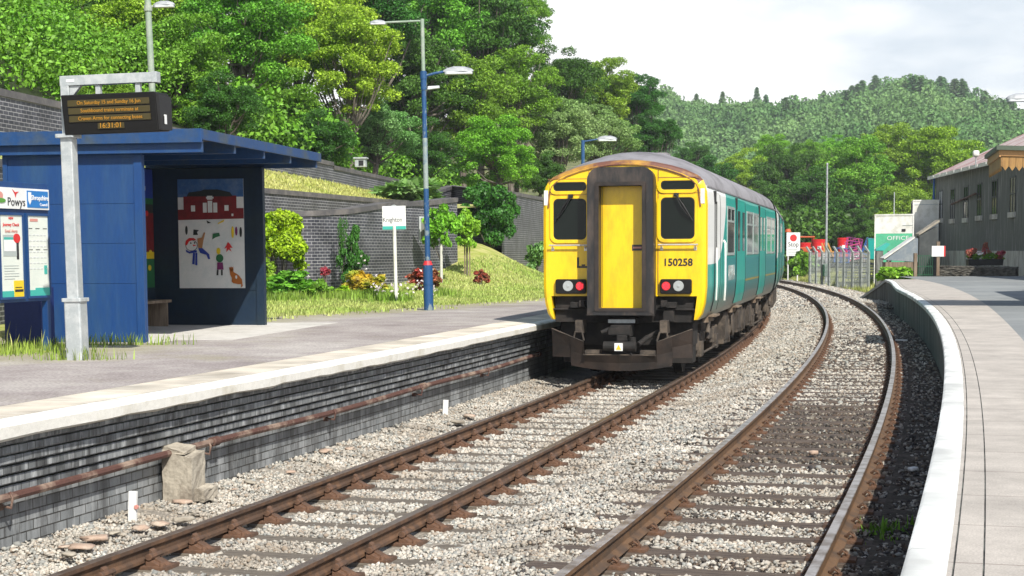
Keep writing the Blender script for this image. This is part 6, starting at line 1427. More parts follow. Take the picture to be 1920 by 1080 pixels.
# lamp on the right platform: only its head reaches the picture
p = at(1888, 186, 36)
l4 = empty('street_lamp', frame((p.x+1.15, 36, RZ), (0, 1)), 'grey lamp head reaching in from a post at the right edge against the sky', 'lamp post')
mb = MB(); mb.cyl((0, 0, 0), (0, 0, p.z-RZ+0.05), 0.06, n=12); mb.build('pole', M['paleblue'], l4, smooth=True)
mb = MB(); mb.tube([(0, 0, p.z-RZ), (-0.55, 0, p.z-RZ+0.03)], 0.026, 8); ar = mb.build('lamp_arm', M['paleblue'], l4)
a, b = MB(), MB(); lamp_head(a, b, (-0.50, 0, p.z-RZ), -1, 0.66, 0.26, 0.13); h_ = a.build('lamp_head', M['lampshell'], ar, smooth=True); b.build('lens', M['lens'], h_)

# ------------------------------------------------------------------ signs on the left
p = PG(743, 568, 39.8)
sg_ = empty('station_sign', frame((p[0], p[1], p[2]), (0.03, 1)) @ Matrix.Rotation(R(-0.8), 4, 'Y'), 'white station name sign with teal band on a slim white post', 'sign')
mb = MB(); mb.cyl((0, 0, -0.05), (0, 0, 1.95), 0.045, n=12); mb.build('post', M['white'], sg_, smooth=True)
mb = MB(); mb.box(-0.29, 0.29, -0.02, 0.02, 1.84, 2.42); bd = mb.build('sign_board', M['signwhite'], sg_, bevel=0.004)
mb = MB(); mb.box(-0.288, 0.288, -0.023, -0.0205, 1.842, 1.925); mb.build('teal_band', M['teal'], bd)
text('lettering', 'Knighton', 0.165, M['ink'], bd, (-0.04, -0.023, 2.08), xs=0.80); text('lettering', 'Tref-y-Clawdd', 0.11, M['inkpale'], bd, (-0.02, -0.023, 2.27), xs=0.85)
mb = MB(); mb.prism([(-0.07, 2.42), (0.07, 2.42), (0.02, 2.45), (-0.02, 2.45)], -0.02, 0.02); mb.build('top_clip', M['galv'], bd)

# ------------------------------------------------------------------ trackside small things
def blob(name, P, dims, mt, label, cat, seed, parent=None, group=None, cuts=2, rough=0.18, power=0.6):
    bm_v = ICO_V.copy(); F = ICO_F; V = bm_v
    for _ in range(cuts):
        d = {}; V = list(map(tuple, V)); nf = []
        def mid(a, b):
            k = (min(a, b), max(a, b))
            if k not in d: m_ = (np.array(V[a])+np.array(V[b]))/2; V.append(tuple(m_/np.linalg.norm(m_))); d[k] = len(V)-1
            return d[k]
        for a, b, c in F: x, y, z = mid(a, b), mid(b, c), mid(c, a); nf += [(a, x, z), (b, y, x), (c, z, y), (x, y, z)]
        F = np.array(nf)
    V = np.array(V); V = np.sign(V)*np.abs(V)**power; g_ = np.random.default_rng(seed); V *= (1+g_.uniform(-rough, rough, (len(V), 1)))
    o = link_mesh(name, fast_mesh(name, V*np.array(dims), F, mt), parent, Matrix.Translation(P) @ Matrix.Rotation(seed*0.7, 4, 'Z'))
    if label: tag(o, label, cat, group)
    return o
pb_ = onz(378, 935, -0.12); s_, n_ = SNof(pb_.x, pb_.y)
cbk = empty('concrete_block', FR(s_+0.02, NF+0.20, -0.14), 'crumbling concrete block with broken top against the platform face', 'block')
def crumbly(mb, x0, x1, y0, y1, z0, z1, seed, k=6, amp=0.015):
    g_ = random.Random(seed); 
    cache = {}
    def P_at(p):
        key = (round(p.x, 3), round(p.y, 3), round(p.z, 3))
        if key not in cache: cache[key] = mb.pt(p+Vector([g_.uniform(-amp, amp) for _ in range(3)]))
        return cache[key]
    def grid(P00, P10, P11, P01):
        ids = [[P_at(Vector(P00).lerp(Vector(P10), i/k).lerp(Vector(P01).lerp(Vector(P11), i/k), j/k)) for i in range(k+1)] for j in range(k+1)]
        for j in range(k):
            for i in range(k): mb.face((ids[j][i], ids[j][i+1], ids[j+1][i+1], ids[j+1][i]))
    grid((x0, y0, z0), (x1, y0, z0), (x1, y0, z1*0.86), (x0, y0, z1)); grid((x1, y0, z0), (x1, y1, z0), (x1, y1, z1*0.95), (x1, y0, z1*0.86)); grid((x0, y1, z0), (x0, y0, z0), (x0, y0, z1), (x0, y1, z1)); grid((x0, y0, z1), (x1, y0, z1*0.86), (x1, y1, z1*0.95), (x0, y1, z1)); grid((x1, y1, z0), (x0, y1, z0), (x0, y1, z1), (x1, y1, z1*0.95))
mb = MB(); crumbly(mb, -0.17, 0.13, -0.14, 0.14, 0, 0.48, 3, 8, 0.004); mb.build('block', M['oldconc'], cbk, bevel=0.0)
mb = MB(); crumbly(mb, 0.08, 0.23, -0.08, 0.20, 0, 0.13, 4, 4, 0.010); mb.build('footing', M['oldconc'], cbk)
mb = MB(); crumbly(mb, -0.17, 0.06, -0.14, 0.10, 0.445, 0.535, 5, 4, 0.005); mb.build('broken_cap', M['oldconc'], cbk)
for i, (u, v, h, lb) in enumerate(((255, 972, 0.24, 'white marker post with a small red spot leaning on the platform face'), (839, 776, 0.20, 'small white marker post further along, at the foot of the platform face'))):
    p = onz(u, v, -0.13); t = empty('marker_post', frame((p.x-0.03, p.y, -0.13), (0.26, 0.96)) @ Matrix.Rotation(R(3), 4, 'Y'), lb, 'marker post')
    mb = MB(); mb.box(-0.036, 0.036, -0.02, 0.02, -0.03, h); b_ = mb.build('post', M['signwhite'], t, bevel=0.004)
    if i == 0: mb = MB(); mb.cyl((0.045, -0.01, h*0.45), (0.045, -0.03, h*0.45), 0.02, n=8); mb.build('reflector', M['inkpink'], b_)
rs = random.Random(17)
M['tilestone'] = mat('pinkish_stone', (0.42, 0.31, 0.24), 0.9, c2=(0.50, 0.42, 0.34), sc=4, bump=0.5)
SPOTS = [(128, 1040), (150, 1026), (180, 1010), (215, 1000), (262, 990), (298, 982), (345, 975), (120, 1026), (440, 918), (470, 905), (342, 942), (545, 885), (700, 805), (720, 800), (880, 780), (860, 792), (655, 842), (610, 846)]
for i, (u, v) in enumerate(SPOTS):
    p = onz(u, v, -0.13); big = 0.5+rs.random()
    blob('loose_rock', (p.x, p.y, -0.125), (0.075*big, 0.052*big, 0.016*big), M['tilestone'] if i % 3 else M['oldconc'], 'flat lump of broken stone lying at the foot of the left platform face', 'rock', i+3, group='broken stones along the platform foot', cuts=1, rough=0.34, power=0.75)
for (u, v, lb) in ((1525, 849, 'pale lump of stone on the dark cinders between the curved rails'), (1712, 880, 'white crumpled scrap on the cinders next to the right platform wall')):
    p = onz(u, v, 0.03); blob('pale_stone', (p.x, p.y, 0.03), (0.05, 0.04, 0.025), M['signwhite'] if u > 1600 else M['tilestone'], lb, 'litter' if u > 1600 else 'rock', 5, cuts=1)
p = onz(1690, 639, 0.03); t = MB(); t.T = frame((p.x, p.y, 0.03), (0.3, 1)); t.box(-0.14, 0.14, -0.03, 0.03, 0, 0.03); tag(t.build('painted_batten', M['signwhite'], None, bevel=0.004), 'short white batten lying beyond the far curve of the right rail', 'litter')

# ------------------------------------------------------------------ right background
def yz(x, y): return ground_h(x, y)
p = at(1487, 510, 112)
st_ = empty('stop_sign', frame((p.x, 112, p.z), (0.05, 1)), 'white stop board with red disc on a thin white post beyond the train', 'sign')
sw_, s0_, s1_ = 0.50, at(1487, 480, 112).z-p.z, at(1487, 436, 112).z-p.z
mb = MB(); mb.cyl((-0.36, 0, -0.8), (-0.36, 0, s0_+0.1), 0.045, n=8); mb.cyl((0.30, 0.03, -0.8), (0.30, 0.03, s0_+0.1), 0.045, n=8); mb.build('post', M['signwhite'], st_)
mb = MB(); mb.box(-sw_*0.96, sw_*0.92, -0.05, -0.01, s0_, s1_); bd = mb.build('sign_board', M['signwhite'], st_, bevel=0.01)
hh = s1_-s0_; mb = MB(); mb.cyl((0, -0.051, s0_+hh*0.77), (0, -0.058, s0_+hh*0.77), 0.24, n=28); mb.build('red_disc', M['inkred'], bd)
o = text('lettering', 'Stop', 0.46, M['ink'], bd, (0, -0.054, s0_+hh*0.49), xs=0.88, ext=0.003)
mb = MB(); mb.box(-0.44, 0.42, -0.053, -0.05, s0_+hh*0.335, s0_+hh*0.345); mb.build('divider', M['inkgrey'], bd)
for k in range(4): mb = MB(); mb.box(-0.36, 0.34-0.05*(k % 2), -0.053, -0.05, s0_+hh*(0.07+0.065*k), s0_+hh*(0.095+0.065*k)); mb.build('small_print', M['inkgrey'], bd)
# mast
p = at(1549, 495, 106); tz = at(1549, 308, 106).z
ms_ = empty('mast', Matrix.Translation((p.x, 106, 0.3)), 'tall thin grey-white mast standing behind the yard fence', 'mast')
mb = MB(); mb.cyl((0, 0, -0.4), (0, 0, tz-0.3), 0.085, 0.06, n=10); mb.build('pole', M['lampshell'], ms_, smooth=True); mb = MB(); mb.cyl((0, 0, tz-0.32), (0, 0, tz-0.22), 0.07, n=10); mb.build('cap', M['galv'], ms_)
# chain of concrete fence posts with cranked tops and wire mesh
FP = [(1518, 521, 106), (1530, 523, 103.5), (1541, 525, 101.5), (1554, 526, 99.5), (1569, 527, 97.5), (1582, 528, 95.8), (1598, 530, 94), (1614, 531, 92.5), (1628, 532, 91)]
fn = empty('yard_fence', Matrix.Identity(4), 'grey post and wire mesh fence with cranked tops along the yard', 'fence')
M['concpost'] = mat('concrete_post', (0.30, 0.33, 0.31), 0.9, c2=(0.22, 0.25, 0.23), sc=3)
prev = None
for (u, v, Y) in FP:
    p = at(u, v, Y); gz = min(yz(p.x, Y), p.z)-0.1; tp = at(u, 473, Y).z
    mb = MB(); mb.T = frame((p.x, Y, 0), (-0.75, -0.66)); mb.box(-0.06, 0.06, -0.06, 0.06, gz, tp); mb.prism([(-0.06, tp), (0.06, tp), (0.34, tp+0.36), (0.24, tp+0.38)], -0.06, 0.06, 'x' if False else 'y'); mb.build('fence_post', M['concpost'], fn)
    if prev:
        a = Vector(prev); b = Vector((p.x, Y, gz)); mb = MB(); T_ = tp-gz
        for k in range(9): z = gz+T_*k/8; mb.tube([(a.x, a.y, z), (b.x, b.y, z)], 0.010, 4)
        for k in range(1, 14): q = a.lerp(b, k/14); mb.tube([(q.x, q.y, gz), (q.x, q.y, gz+T_)], 0.008, 4)
        mb.build('wire_mesh', M['galv'], fn)
    prev = (p.x, Y, gz)
# wooden gate post pair at the ramp
for (u, v, Y, lb) in ((1648, 532, 86, 'thick weathered timber post at the end of the yard fence'), (1660, 530, 84, 'leaning timber post beside the thick post by the ramp')):
    p = at(u, v, Y); t = empty('timber_post', frame((p.x, Y, p.z-0.5), (0, 1)) @ Matrix.Rotation(R(6 if u > 1650 else 0), 4, 'Y'), lb, 'post')
    mb = MB(); mb.box(-0.20 if u < 1650 else -0.1, 0.18 if u < 1650 else 0.1, -0.15, 0.15, 0, at(u, 470, Y).z-p.z+0.5); b_ = mb.build('post', M['wallconc'], t, bevel=0.02)
    if u < 1650: hgt = at(u, 470, Y).z-p.z+0.5; mb = MB(); mb.prism([(-0.24, hgt), (0.20, hgt), (0.55, hgt+0.36), (0.35, hgt+0.42), (-0.2, hgt+0.10)], -0.18, 0.18); mb.build('green_cover', M['teal'], b_)
# yard goods behind the fence
M['redplastic'] = mat('red_plastic', (0.62, 0.02, 0.025), 0.4); M['orange'] = mat('orange_paint', (0.50, 0.09, 0.02), 0.5); M['purple'] = mat('purple_tube', (0.34, 0.05, 0.24), 0.4); M['pink'] = mat('pink_tube', (0.62, 0.10, 0.22), 0.4)
M['bluetube'] = mat('blue_tube', (0.04, 0.14, 0.42), 0.4); M['timbery'] = mat('yellow_timber', (0.52, 0.26, 0.07), 0.6); M['tealbin'] = mat('teal_plastic', (0.01, 0.34, 0.30), 0.4); M['greentank'] = mat('green_tank', (0.02, 0.10, 0.05), 0.5)
def yard(name, u, v, Y, label, cat):
    p = at(u, v, Y); return empty(name, frame((p.x, Y, p.z), (0.05, 1)), label, cat), Y/3000
def tub(u0, u1, v0, v1, Y, label):
    t, k = yard('feed_tub', (u0+u1)/2, v1, Y, label, 'tub'); w, h = (u1-u0)*k/2, (v1-v0)*k
    mb = MB(); n = 20; rings = []
    for (rr, z) in ((0.86, 0), (1.0, h*0.92), (1.05, h*0.92), (1.05, h), (0.97, h), (0.90, h*0.5), (0.8, 0.05)): rings.append([mb.pt((w*rr*math.cos(2*math.pi*q/n), w*0.8*rr*math.sin(2*math.pi*q/n), z)) for q in range(n)])
    for a, b in zip(rings, rings[1:]):
        for q in range(n): mb.face((a[q], a[(q+1) % n], b[(q+1) % n], b[q]))
    mb.face(rings[0][::-1]); mb.face(rings[-1]); sh_ = mb.build('shell', M['redplastic'], t, smooth=True)
    mb = MB(); mb.box(-w*0.25, w*0.3, -w*0.82-0.02, -w*0.70, h*0.45, h*0.62); mb.build('label_panel', M['signwhite'], sh_)
tub(1498, 1520, 455, 484, 116, 'red plastic tub next to the orange loader behind the bramble'); tub(1522, 1547, 449, 482, 112, 'red plastic tub left of the mast behind the fence'); tub(1570, 1590, 446, 482, 110, 'red plastic tub right of the mast next to the purple gates')
def tubegate(u0, u1, v0, v1, Y, mt, label, bars=5, rings_=0, tilt=0.0):
    t, k = yard('tube_gate', (u0+u1)/2, v1, Y, label, 'gate'); w, h = (u1-u0)*k/2, (v1-v0)*k; t.matrix_world = t.matrix_world @ Matrix.Rotation(R(tilt), 4, 'Y')
    mb = MB(); mb.tube([(-w, 0, 0), (w, 0, 0), (w, 0, h), (-w, 0, h), (-w, 0, 0)], 0.035, 6); fr_ = mb.build('frame', M[mt], t)
    for q in range(1, bars): mb = MB(); mb.tube([(-w, 0, h*q/bars), (w, 0, h*q/bars)], 0.028, 6); mb.build('bar', M[mt], t)
    for q in range(rings_): xx = -w+2*w*(q+0.5)/rings_; mb = MB(); mb.tube([(xx-w/rings_*0.8, 0.03, 0), (xx-w/rings_*0.7, 0.03, h*0.8), (xx, 0.03, h*1.06), (xx+w/rings_*0.7, 0.03, h*0.8), (xx+w/rings_*0.8, 0.03, 0)], 0.028, 6); mb.build('hoop', M[mt], t)
tubegate(1583, 1612, 447, 482, 108, 'purple', 'purple tubular gate leaning right of the red tub', 6, 3, 8)
tubegate(1592, 1618, 450, 486, 106, 'pink', 'pink tubular gate in front of the purple gate', 4, 0, -14)
tubegate(1564, 1592, 466, 492, 103, 'bluetube', 'blue tubular gate low behind the fence', 3, 2, 3)
tubegate(1612, 1628, 446, 484, 110, 'bluetube', 'blue tubular gate by the teal bin', 5, 1, 20)
for i, (u0, u1, v0, v1, Y, lb) in enumerate(((1586, 1612, 490, 524, 99, 'galvanised hurdle with an arched top left of the fence corner'), (1612, 1640, 486, 524, 98, 'galvanised hurdle with an arched top by the timber post'))):
    tubegate(u0, u1, v0+8, v1-2, Y, 'galv', lb, 5, 2)
t, k = yard('feeder', 1555, 482, 109, 'yellow slatted timber feeder leaning beside the mast', 'feeder')
for q in range(3): mb = MB(); mb.T = Matrix.Translation((q*0.20-0.1, 0, 0)) @ Matrix.Rotation(R(-24), 4, 'Y'); mb.box(-0.05, 0.05, -0.05, 0.05, 0, 1.05); mb.build('slat', M['timbery'], t)
mb = MB(); mb.T = Matrix.Rotation(R(5), 4, 'Y'); mb.box(-0.5, 0.7, -0.09, -0.05, 0.3, 0.42); mb.build('rail', M['timbery'], t)
t, k = yard('loader', 1510, 480, 114, 'orange farm loader half hidden right of the stop board', 'machine')
mb = MB(); mb.box(-0.65, 0.55, -0.5, 0.5, 0.3, 0.62); mb.box(-0.65, -0.58, -0.5, 0.5, 0.6, 1.32); mb.box(0.48, 0.55, -0.5, 0.5, 0.6, 1.32); mb.box(-0.7, 0.6, -0.55, 0.55, 1.30, 1.40); mb.build('cab', M['orange'], t, bevel=0.02)
mb = MB(); mb.cyl((-0.5, -0.55, 0.25), (-0.5, -0.3, 0.25), 0.32, n=16); mb.build('wheel', M['black'], t); mb = MB(); mb.cyl((0.5, -0.55, 0.25), (0.5, -0.3, 0.25), 0.32, n=16); mb.build('wheel', M['black'], t)
t, k = yard('beacon_post', 1477, 500, 116, 'orange and yellow marker column peeping over the stop board', 'post')
mb = MB(); mb.cyl((0, 0, -0.5), (0, 0, 2.5), 0.10, n=10); mb.build('column', M['timbery'], t); mb = MB(); mb.cyl((0, 0, 2.5), (0, 0, 2.72), 0.24, 0.16, n=14); mb.build('beacon', M['orange'], t)
t, k = yard('bin', 1634, 486, 104, 'teal plastic bin beside the office container', 'bin')
mb = MB(); mb.prism([(-0.22, 0), (0.22, 0), (0.28, 1.25), (-0.28, 1.25)], -0.28, 0.28); mb.build('body', M['tealbin'], t, bevel=0.02); mb = MB(); mb.box(-0.30, 0.30, -0.3, 0.3, 1.25, 1.33); mb.build('lid', M['tealbin'], t, bevel=0.01)
t, k = yard('water_tank', 1548, 518, 101, 'small dark green tank behind the fence posts', 'tank')
mb = MB(); mb.box(-0.22, 0.22, -0.3, 0.3, 0, 0.75); mb.build('tank', M['greentank'], t, bevel=0.05); mb = MB(); mb.cyl((0, 0, 0.75), (0, 0, 0.80), 0.1); mb.build('lid', M['greentank'], t)
for i, (u, Y) in enumerate(((1530, 113), (1602, 111), (1540, 112))):
    t, k = yard('plastic_crate', u, 486, Y, ('white crate low behind the left fence posts', 'white crate under the pink gate', 'pale blue crate in front of the red tub')[i], 'crate')
    mb = MB(); w = 0.32; mb.box(-w, w, -w, w, 0, 0.05)
    for a in (0, 1, 2): z = 0.12+0.17*a; mb.box(-w, w, -w, -w+0.03, z, z+0.1); mb.box(-w, w, w-0.03, w, z, z+0.1); mb.box(-w, -w+0.03, -w, w, z, z+0.1); mb.box(w-0.03, w, -w, w, z, z+0.1)
    for a in (-1, 1):
        for b in (-1, 1): mb.box(a*w-0.03, a*w+0.03, b*w-0.03, b*w+0.03, 0, 0.58)
    mb.build('basket', M['signwhite'] if i < 2 else M['lens'], t)
# shrubs behind the stop board
pz = at(1508, 512, 109); bush('bramble', (pz.x, 109, pz.z-0.2), (0.85, 0.7, 0.95), M['leaf_a'], 4200, 0.13, 'leafy bramble bush right of the stop board', lift=0.3)
pz = at(1480, 515, 115); bush('bramble', (pz.x, 115, pz.z-0.2), (0.8, 0.6, 0.6), M['leaf_b'], 2400, 0.13, 'low dark bramble behind the stop board post', lift=0.3)
pz = at(1680, 516, 78); bush('elder_bush', (pz.x, 78, pz.z-0.3), (0.75, 0.5, 0.42), M['leaf_c'], 2400, 0.11, 'yellow-green bush at the foot of the grey hopper', lift=0.2)
# containers
M['containergreen'] = mat('container_green', (0.10, 0.50, 0.28), 0.5, c2=(0.08, 0.42, 0.25), sc=1); M['rustedge'] = mat('rusty_edge', (0.30, 0.16, 0.10), 0.8, c2=(0.5, 0.4, 0.35), sc=4)
def container(u0, u1, ui, vt, vb, Y, label, two):
    p = at(ui, vb, Y); k = Y/3000; zt = at(ui, vt, Y).z; w = (u1-ui)*k; zb = yz(p.x, Y)-0.1; hgt = zt-zb
    t = empty('container', frame((p.x, Y, zb), (0.225, 1)), label, 'container')
    zs = at(ui, 438, Y).z-zb if two else 0
    if two:
        mb = MB(); mb.box(0, w, 0, 5.5, zs, hgt); a = mb.build('upper_panel', M['white'], t); mb = MB(); mb.box(0.001, w-0.001, 0.001, 5.5, 0, zs-0.002); mb.build('lower_panel', M['containergreen'], t)
        text('lettering', 'OFFICE', 0.34, M['signwhite'], t, (w*0.60, -0.012, zs-0.28), xs=1.15)
        mb = MB(); mb.box(w*0.70, w*0.80, -0.04, 0, zs+0.12, zs+0.26); mb.build('sign_plate', M['ink'], a); mb = MB(); mb.box(w*0.72, w*0.98, -0.02, 0, hgt-0.60, hgt-0.57); mb.build('vent', M['inkgrey'], a)
    else:
        mb = MB(); mb.box(0, w, 0, 5.5, 0, hgt); a = mb.build('body', M['white'], t)
        mb = MB(); mb.box(-0.02, w+0.02, -0.02, 0, hgt-0.24, hgt-0.20); mb.build('top_seam', M['galv'], a)
    mb = MB()
    for x_ in (0, w): mb.box(x_-0.04, x_+0.04, -0.03, 0.06, 0, hgt)
    mb.box(-0.04, w+0.04, -0.03, 0.06, hgt-0.02, hgt+0.07); mb.box(-0.03, 0.03, 0.06, 5.5, hgt-0.02, hgt+0.07); mb.build('edge_frame', M['white'], t)
    # dark side seen at the left
    mb = MB()
    for q in range(18): mb.box(-0.035, 0.0, 0.2+q*0.29, 0.34+q*0.29, 0.05, hgt-0.06)
    mb.build('corrugation', M['wallconc'], t)
    if two:
        mb = MB(); mb.cyl((w*0.5, 1.5, hgt), (w*0.5, 1.5, hgt+1.4), 0.03, n=6); mb.build('aerial', M['galv'], t)
container(1638, 1709, 1640, 404, 500, 94, 'green and white container marked OFFICE in the yard', True)
container(1709, 1756, 1711, 377, 500, 98.5, 'tall white container close against the dark barn', False)
# grey hopper on a block base
p = at(1690, 516, 82); hp = empty('hopper', frame((p.x, 82, p.z-0.4), (0.0, 1)), 'grey steel hopper with a sloping pale top on a brown block base', 'hopper')
k = 82/3000; z1_, z2_ = at(1690, 487, 82).z-p.z+0.4, at(1690, 447, 82).z-p.z+0.4
M['hopper'] = mat('hopper_grey', (0.19, 0.23, 0.27), 0.5, c2=(0.26, 0.29, 0.31), sc=2)
mb = MB(); mb.prism([(-31*k, z1_), (30*k, z1_-0.12), (30*k, z2_), (24*k, z2_)], -0.02, 0.8); hb_ = mb.build('bin', M['hopper'], hp)
mb = MB(); A = [(-33*k, z1_+0.02), (24*k, z2_+0.02), (24*k, z2_+0.09), (-33*k, z1_+0.10)]; mb.prism(A, -0.06, 0.9); mb.build('lid', M['white'], hb_)
mb = MB(); mb.box(-30*k, 27*k, 0.0, 0.7, 0, z1_-0.12); mb.build('block_base', M['wood'], hp)
# dark lean-to between hopper and barn
p = at(1735, 512, 86); dk = empty('lean_to', frame((p.x, 86, p.z-0.3), (0, 1)), 'dark corrugated lean-to squeezed between hopper and barn', 'shed')
k = 86/3000; H1 = at(1735, 440, 86).z-p.z+0.3; H2 = at(1735, 425, 86).z-p.z+0.3
M['darksheet'] = mat('dark_sheeting', (0.045, 0.052, 0.055), 0.6, c2=(0.08, 0.09, 0.09), sc=2)
mb = MB(); mb.prism([(-12*k, 0), (22*k, 0), (22*k, H2), (-12*k, H1)], 0, 0.6); mb.build('wall', M['darksheet'], dk)
mb = MB(); mb.prism([(-14*k, H1-0.05), (24*k, H2+0.25), (24*k, H2+0.36), (-14*k, H1+0.05)], -0.1, 0.7); mb.build('roof', M['oldconc'], dk)
# iron gate
p = at(1733, 516, 76.5); gt = empty('iron_gate', frame((p.x, 76.5, RZ-0.1), (0, 1)), 'low dark green iron gate beside the stone wall', 'gate')
mb = MB(); k = 76.5/3000
for q in range(9): mb.cyl((-15*k+q*30*k/8, 0, 0), (-15*k+q*30*k/8, 0, 1.05), 0.015, n=6)
for z in (0.1, 0.5, 1.0): mb.box(-15*k, 15*k, -0.02, 0.02, z, z+0.04)
mb.build('railings', M['greentank'], gt); mb = MB(); mb.box(-20*k, -14.5*k, -0.1, 0.1, 0, 1.15); mb.build('gate_post', M['wood'], gt)
# barn
bx = at(1752, 480, 100.0); bdir = Vector((-0.081, -1.0)).normalized()
bn_ = empty('barn', frame((bx.x, bx.y, 0.6), bdir), 'long dark corrugated barn with a faded red and white roof', 'barn')
# local y runs towards the viewer along the wall, +x points left (outwards); building depth is -x
EH = at(1752, 330, 100).z-0.6; CB = at(1752, 470, 100).z-0.6; LB = 46
def corr(mb, y0, y1, z0, z1, st=0.16, amp=0.035):
    n = int((y1-y0)/(st/2)); pr = None
    for i in range(n+1):
        y_ = y0+(y1-y0)*i/n; x_ = amp*(1 if i % 2 else -1)*0.5; a = mb.pt((x_, y_, z0)); b = mb.pt((x_, y_, z1))
        if pr: mb.face((pr[0], a, b, pr[1]))
        pr = (a, b)
M['barnsheet'] = mat('barn_sheeting', (0.15, 0.158, 0.148), 0.65, c2=(0.30, 0.305, 0.285), sc=1.5, lo=0.5, hi=0.68, stretch=(3, 3, 0.25), fine=0.15)
mb = MB(); corr(mb, 0, LB, CB, EH); wl_ = mb.build('sheet_wall', M['barnsheet'], bn_)
mb = MB(); mb.box(-12, -0.04, 0.02, LB, 0, EH-0.02); mb.build('inner_wall', M['darksheet'], bn_)
M['barnbase'] = mat('whitewashed_base', (0.62, 0.60, 0.56), 0.9, c2=(0.36, 0.32, 0.29), sc=1.2, stretch=(2, 2, 0.5), bump=0.5, bsc=8)
mb = MB(); mb.box(-0.3, 0.06, 0, LB, -0.6, CB); mb.build('base_wall', M['barnbase'], bn_)
for (u, v0, v1) in ((1762, 357, 409), (1784, 353, 410), (1809, 348, 408), (1834, 343, 404), (1862, 337, 401), (1896, 330, 397), (1935, 322, 392)):
    # distance along the wall for this bearing
    t_ = (u-960)/3000; yy = (t_*bx.y-bx.x)/(bdir.x-t_*bdir.y)
    Yw = bx.y+bdir.y*yy; z0_, z1_ = at(u, v1, Yw).z-0.6, at(u, v0, Yw).z-0.6; w_ = 0.62
    mb = MB(); mb.box(0.0, 0.05, yy-w_, yy-w_+0.08, z0_, z1_); mb.box(0, 0.05, yy+w_-0.08, yy+w_, z0_, z1_); mb.box(0, 0.05, yy-w_, yy+w_, z1_-0.08, z1_); mb.box(0, 0.05, yy-0.03, yy+0.03, z0_, z1_); mb.box(0, 0.05, yy-w_, yy+w_, (z0_+z1_)/2-0.03, (z0_+z1_)/2+0.03)
    w = mb.build('window', M['darksheet'], bn_); mb = MB(); mb.box(0.0, 0.028, yy-w_+0.08, yy+w_-0.08, z0_, z1_-0.08); mb.build('pane', M['glass'] if u != 1762 else M['lampshell'], w)
    mb = MB(); mb.box(0, 0.12, yy-w_-0.05, yy+w_+0.05, z0_-0.28, z0_-0.02); mb.build('sill', M['barnbase'], w)
M['barnroof'] = mat('barn_roof_sheets', (0.50, 0.44, 0.42), 0.7, c2=(0.30, 0.10, 0.09), sc=0.35, lo=0.45, hi=0.6, stretch=(1, 3, 1), fine=0.12)
mb = MB(); n = int(LB/0.35); RX, RH = -6.2, EH+2.9; pr = None
for i in range(n+1):
    y_ = -0.5+(LB+0.5)*i/n; dz = 0.05 if i % 2 else 0.0
    a = mb.pt((0.38, y_, EH-0.10+dz)); b = mb.pt((RX, y_, RH+dz)); c = mb.pt((-12.4, y_, EH-0.1+dz))
    if pr: mb.face((pr[0], a, b, pr[1])); mb.face((pr[1], b, c, pr[2]))
    pr = (a, b, c)
rf_ = mb.build('roof', M['barnroof'], bn_)
mb = MB()
for q in range(0, 22): mb.prism([(0.28, EH-0.20), (0.42, EH-0.22), (0.42, EH-0.02), (0.28, EH+0.0)], -0.5+q*2.15, -0.5+q*2.15+2.0)
mb.build('eave_flashing', M['white'], rf_)
mb = MB(); mb.prism([(0.0, EH-0.1), (-12, EH-0.1), (RX, RH-0.08)], 0.0, 0.05); mb.build('gable', M['barnsheet'], bn_)
mb = MB(); mb.cyl((0.12, 0.15, 0), (0.12, 0.15, EH-0.1), 0.07, n=10); mb.build('downpipe', M['bluetube'], bn_)
t_ = (1800-960)/3000; y1_ = (0.2750*bx.y-bx.x)/(bdir.x-0.2750*bdir.y); y2_ = (0.2900*bx.y-bx.x)/(bdir.x-0.2900*bdir.y)
mb = MB(); mb.tube([(0.12, y1_, at(1788, 383, bx.y+bdir.y*y1_).z-0.6), (0.12, y2_, at(1820, 363, bx.y+bdir.y*y2_).z-0.6)], 0.06, 6); mb.build('diagonal_pipe', M['pipe'], bn_)
# white globe on the roof edge
p = at(1830, 288, 84); t = MB(); t.T = Matrix.Translation(p); t.cyl((0, 0, -0.7), (0, 0, 0), 0.03, n=6); g0 = t.build('bracket', M['galv']); 
t = blob('globe_lamp', p, (0.17, 0.17, 0.17), M['white'], 'small white globe above the barn eave', 'lamp', 2, cuts=2, rough=0.0); g0.parent = t; g0.matrix_parent_inverse = t.matrix_world.inverted()
# low stone wall, planter, notice
p0, p1 = onz(1757, 517, RZ), onz(1903, 517.5, RZ)
M['stonewall'] = mat('dark_stone_wall', (0.13, 0.12, 0.10), 0.95, c2=(0.055, 0.05, 0.042), sc=4, bump=1.0, bsc=5, bdist=0.05, fine=0.3)
d_ = Vector((p1.x-p0.x, p1.y-p0.y)); lw = empty('low_wall', frame((p0.x, p0.y, RZ-0.2), (-d_.y, d_.x)), 'low dark rubble stone wall at the back of the forecourt', 'wall')
mb = MB(); crumbly(mb, 0, d_.length, 0, 0.6, 0, 0.64, 8, 24, 0.03); mb.build('rubble', M['stonewall'], lw)
pl_ = at(1846, 498, 76.0); pt_ = empty('planter', frame((pl_.x, 76, pl_.z), (0.0, 1)), 'long black trough planter of red-leaved plants on the low wall', 'planter'); k = 76/3000
mb = MB(); mb.prism([(-32*k, 0), (32*k, 0), (33*k, 12*k), (-33*k, 12*k)], -0.22, 0.22); mb.build('trough', M['black'], pt_, bevel=0.01)
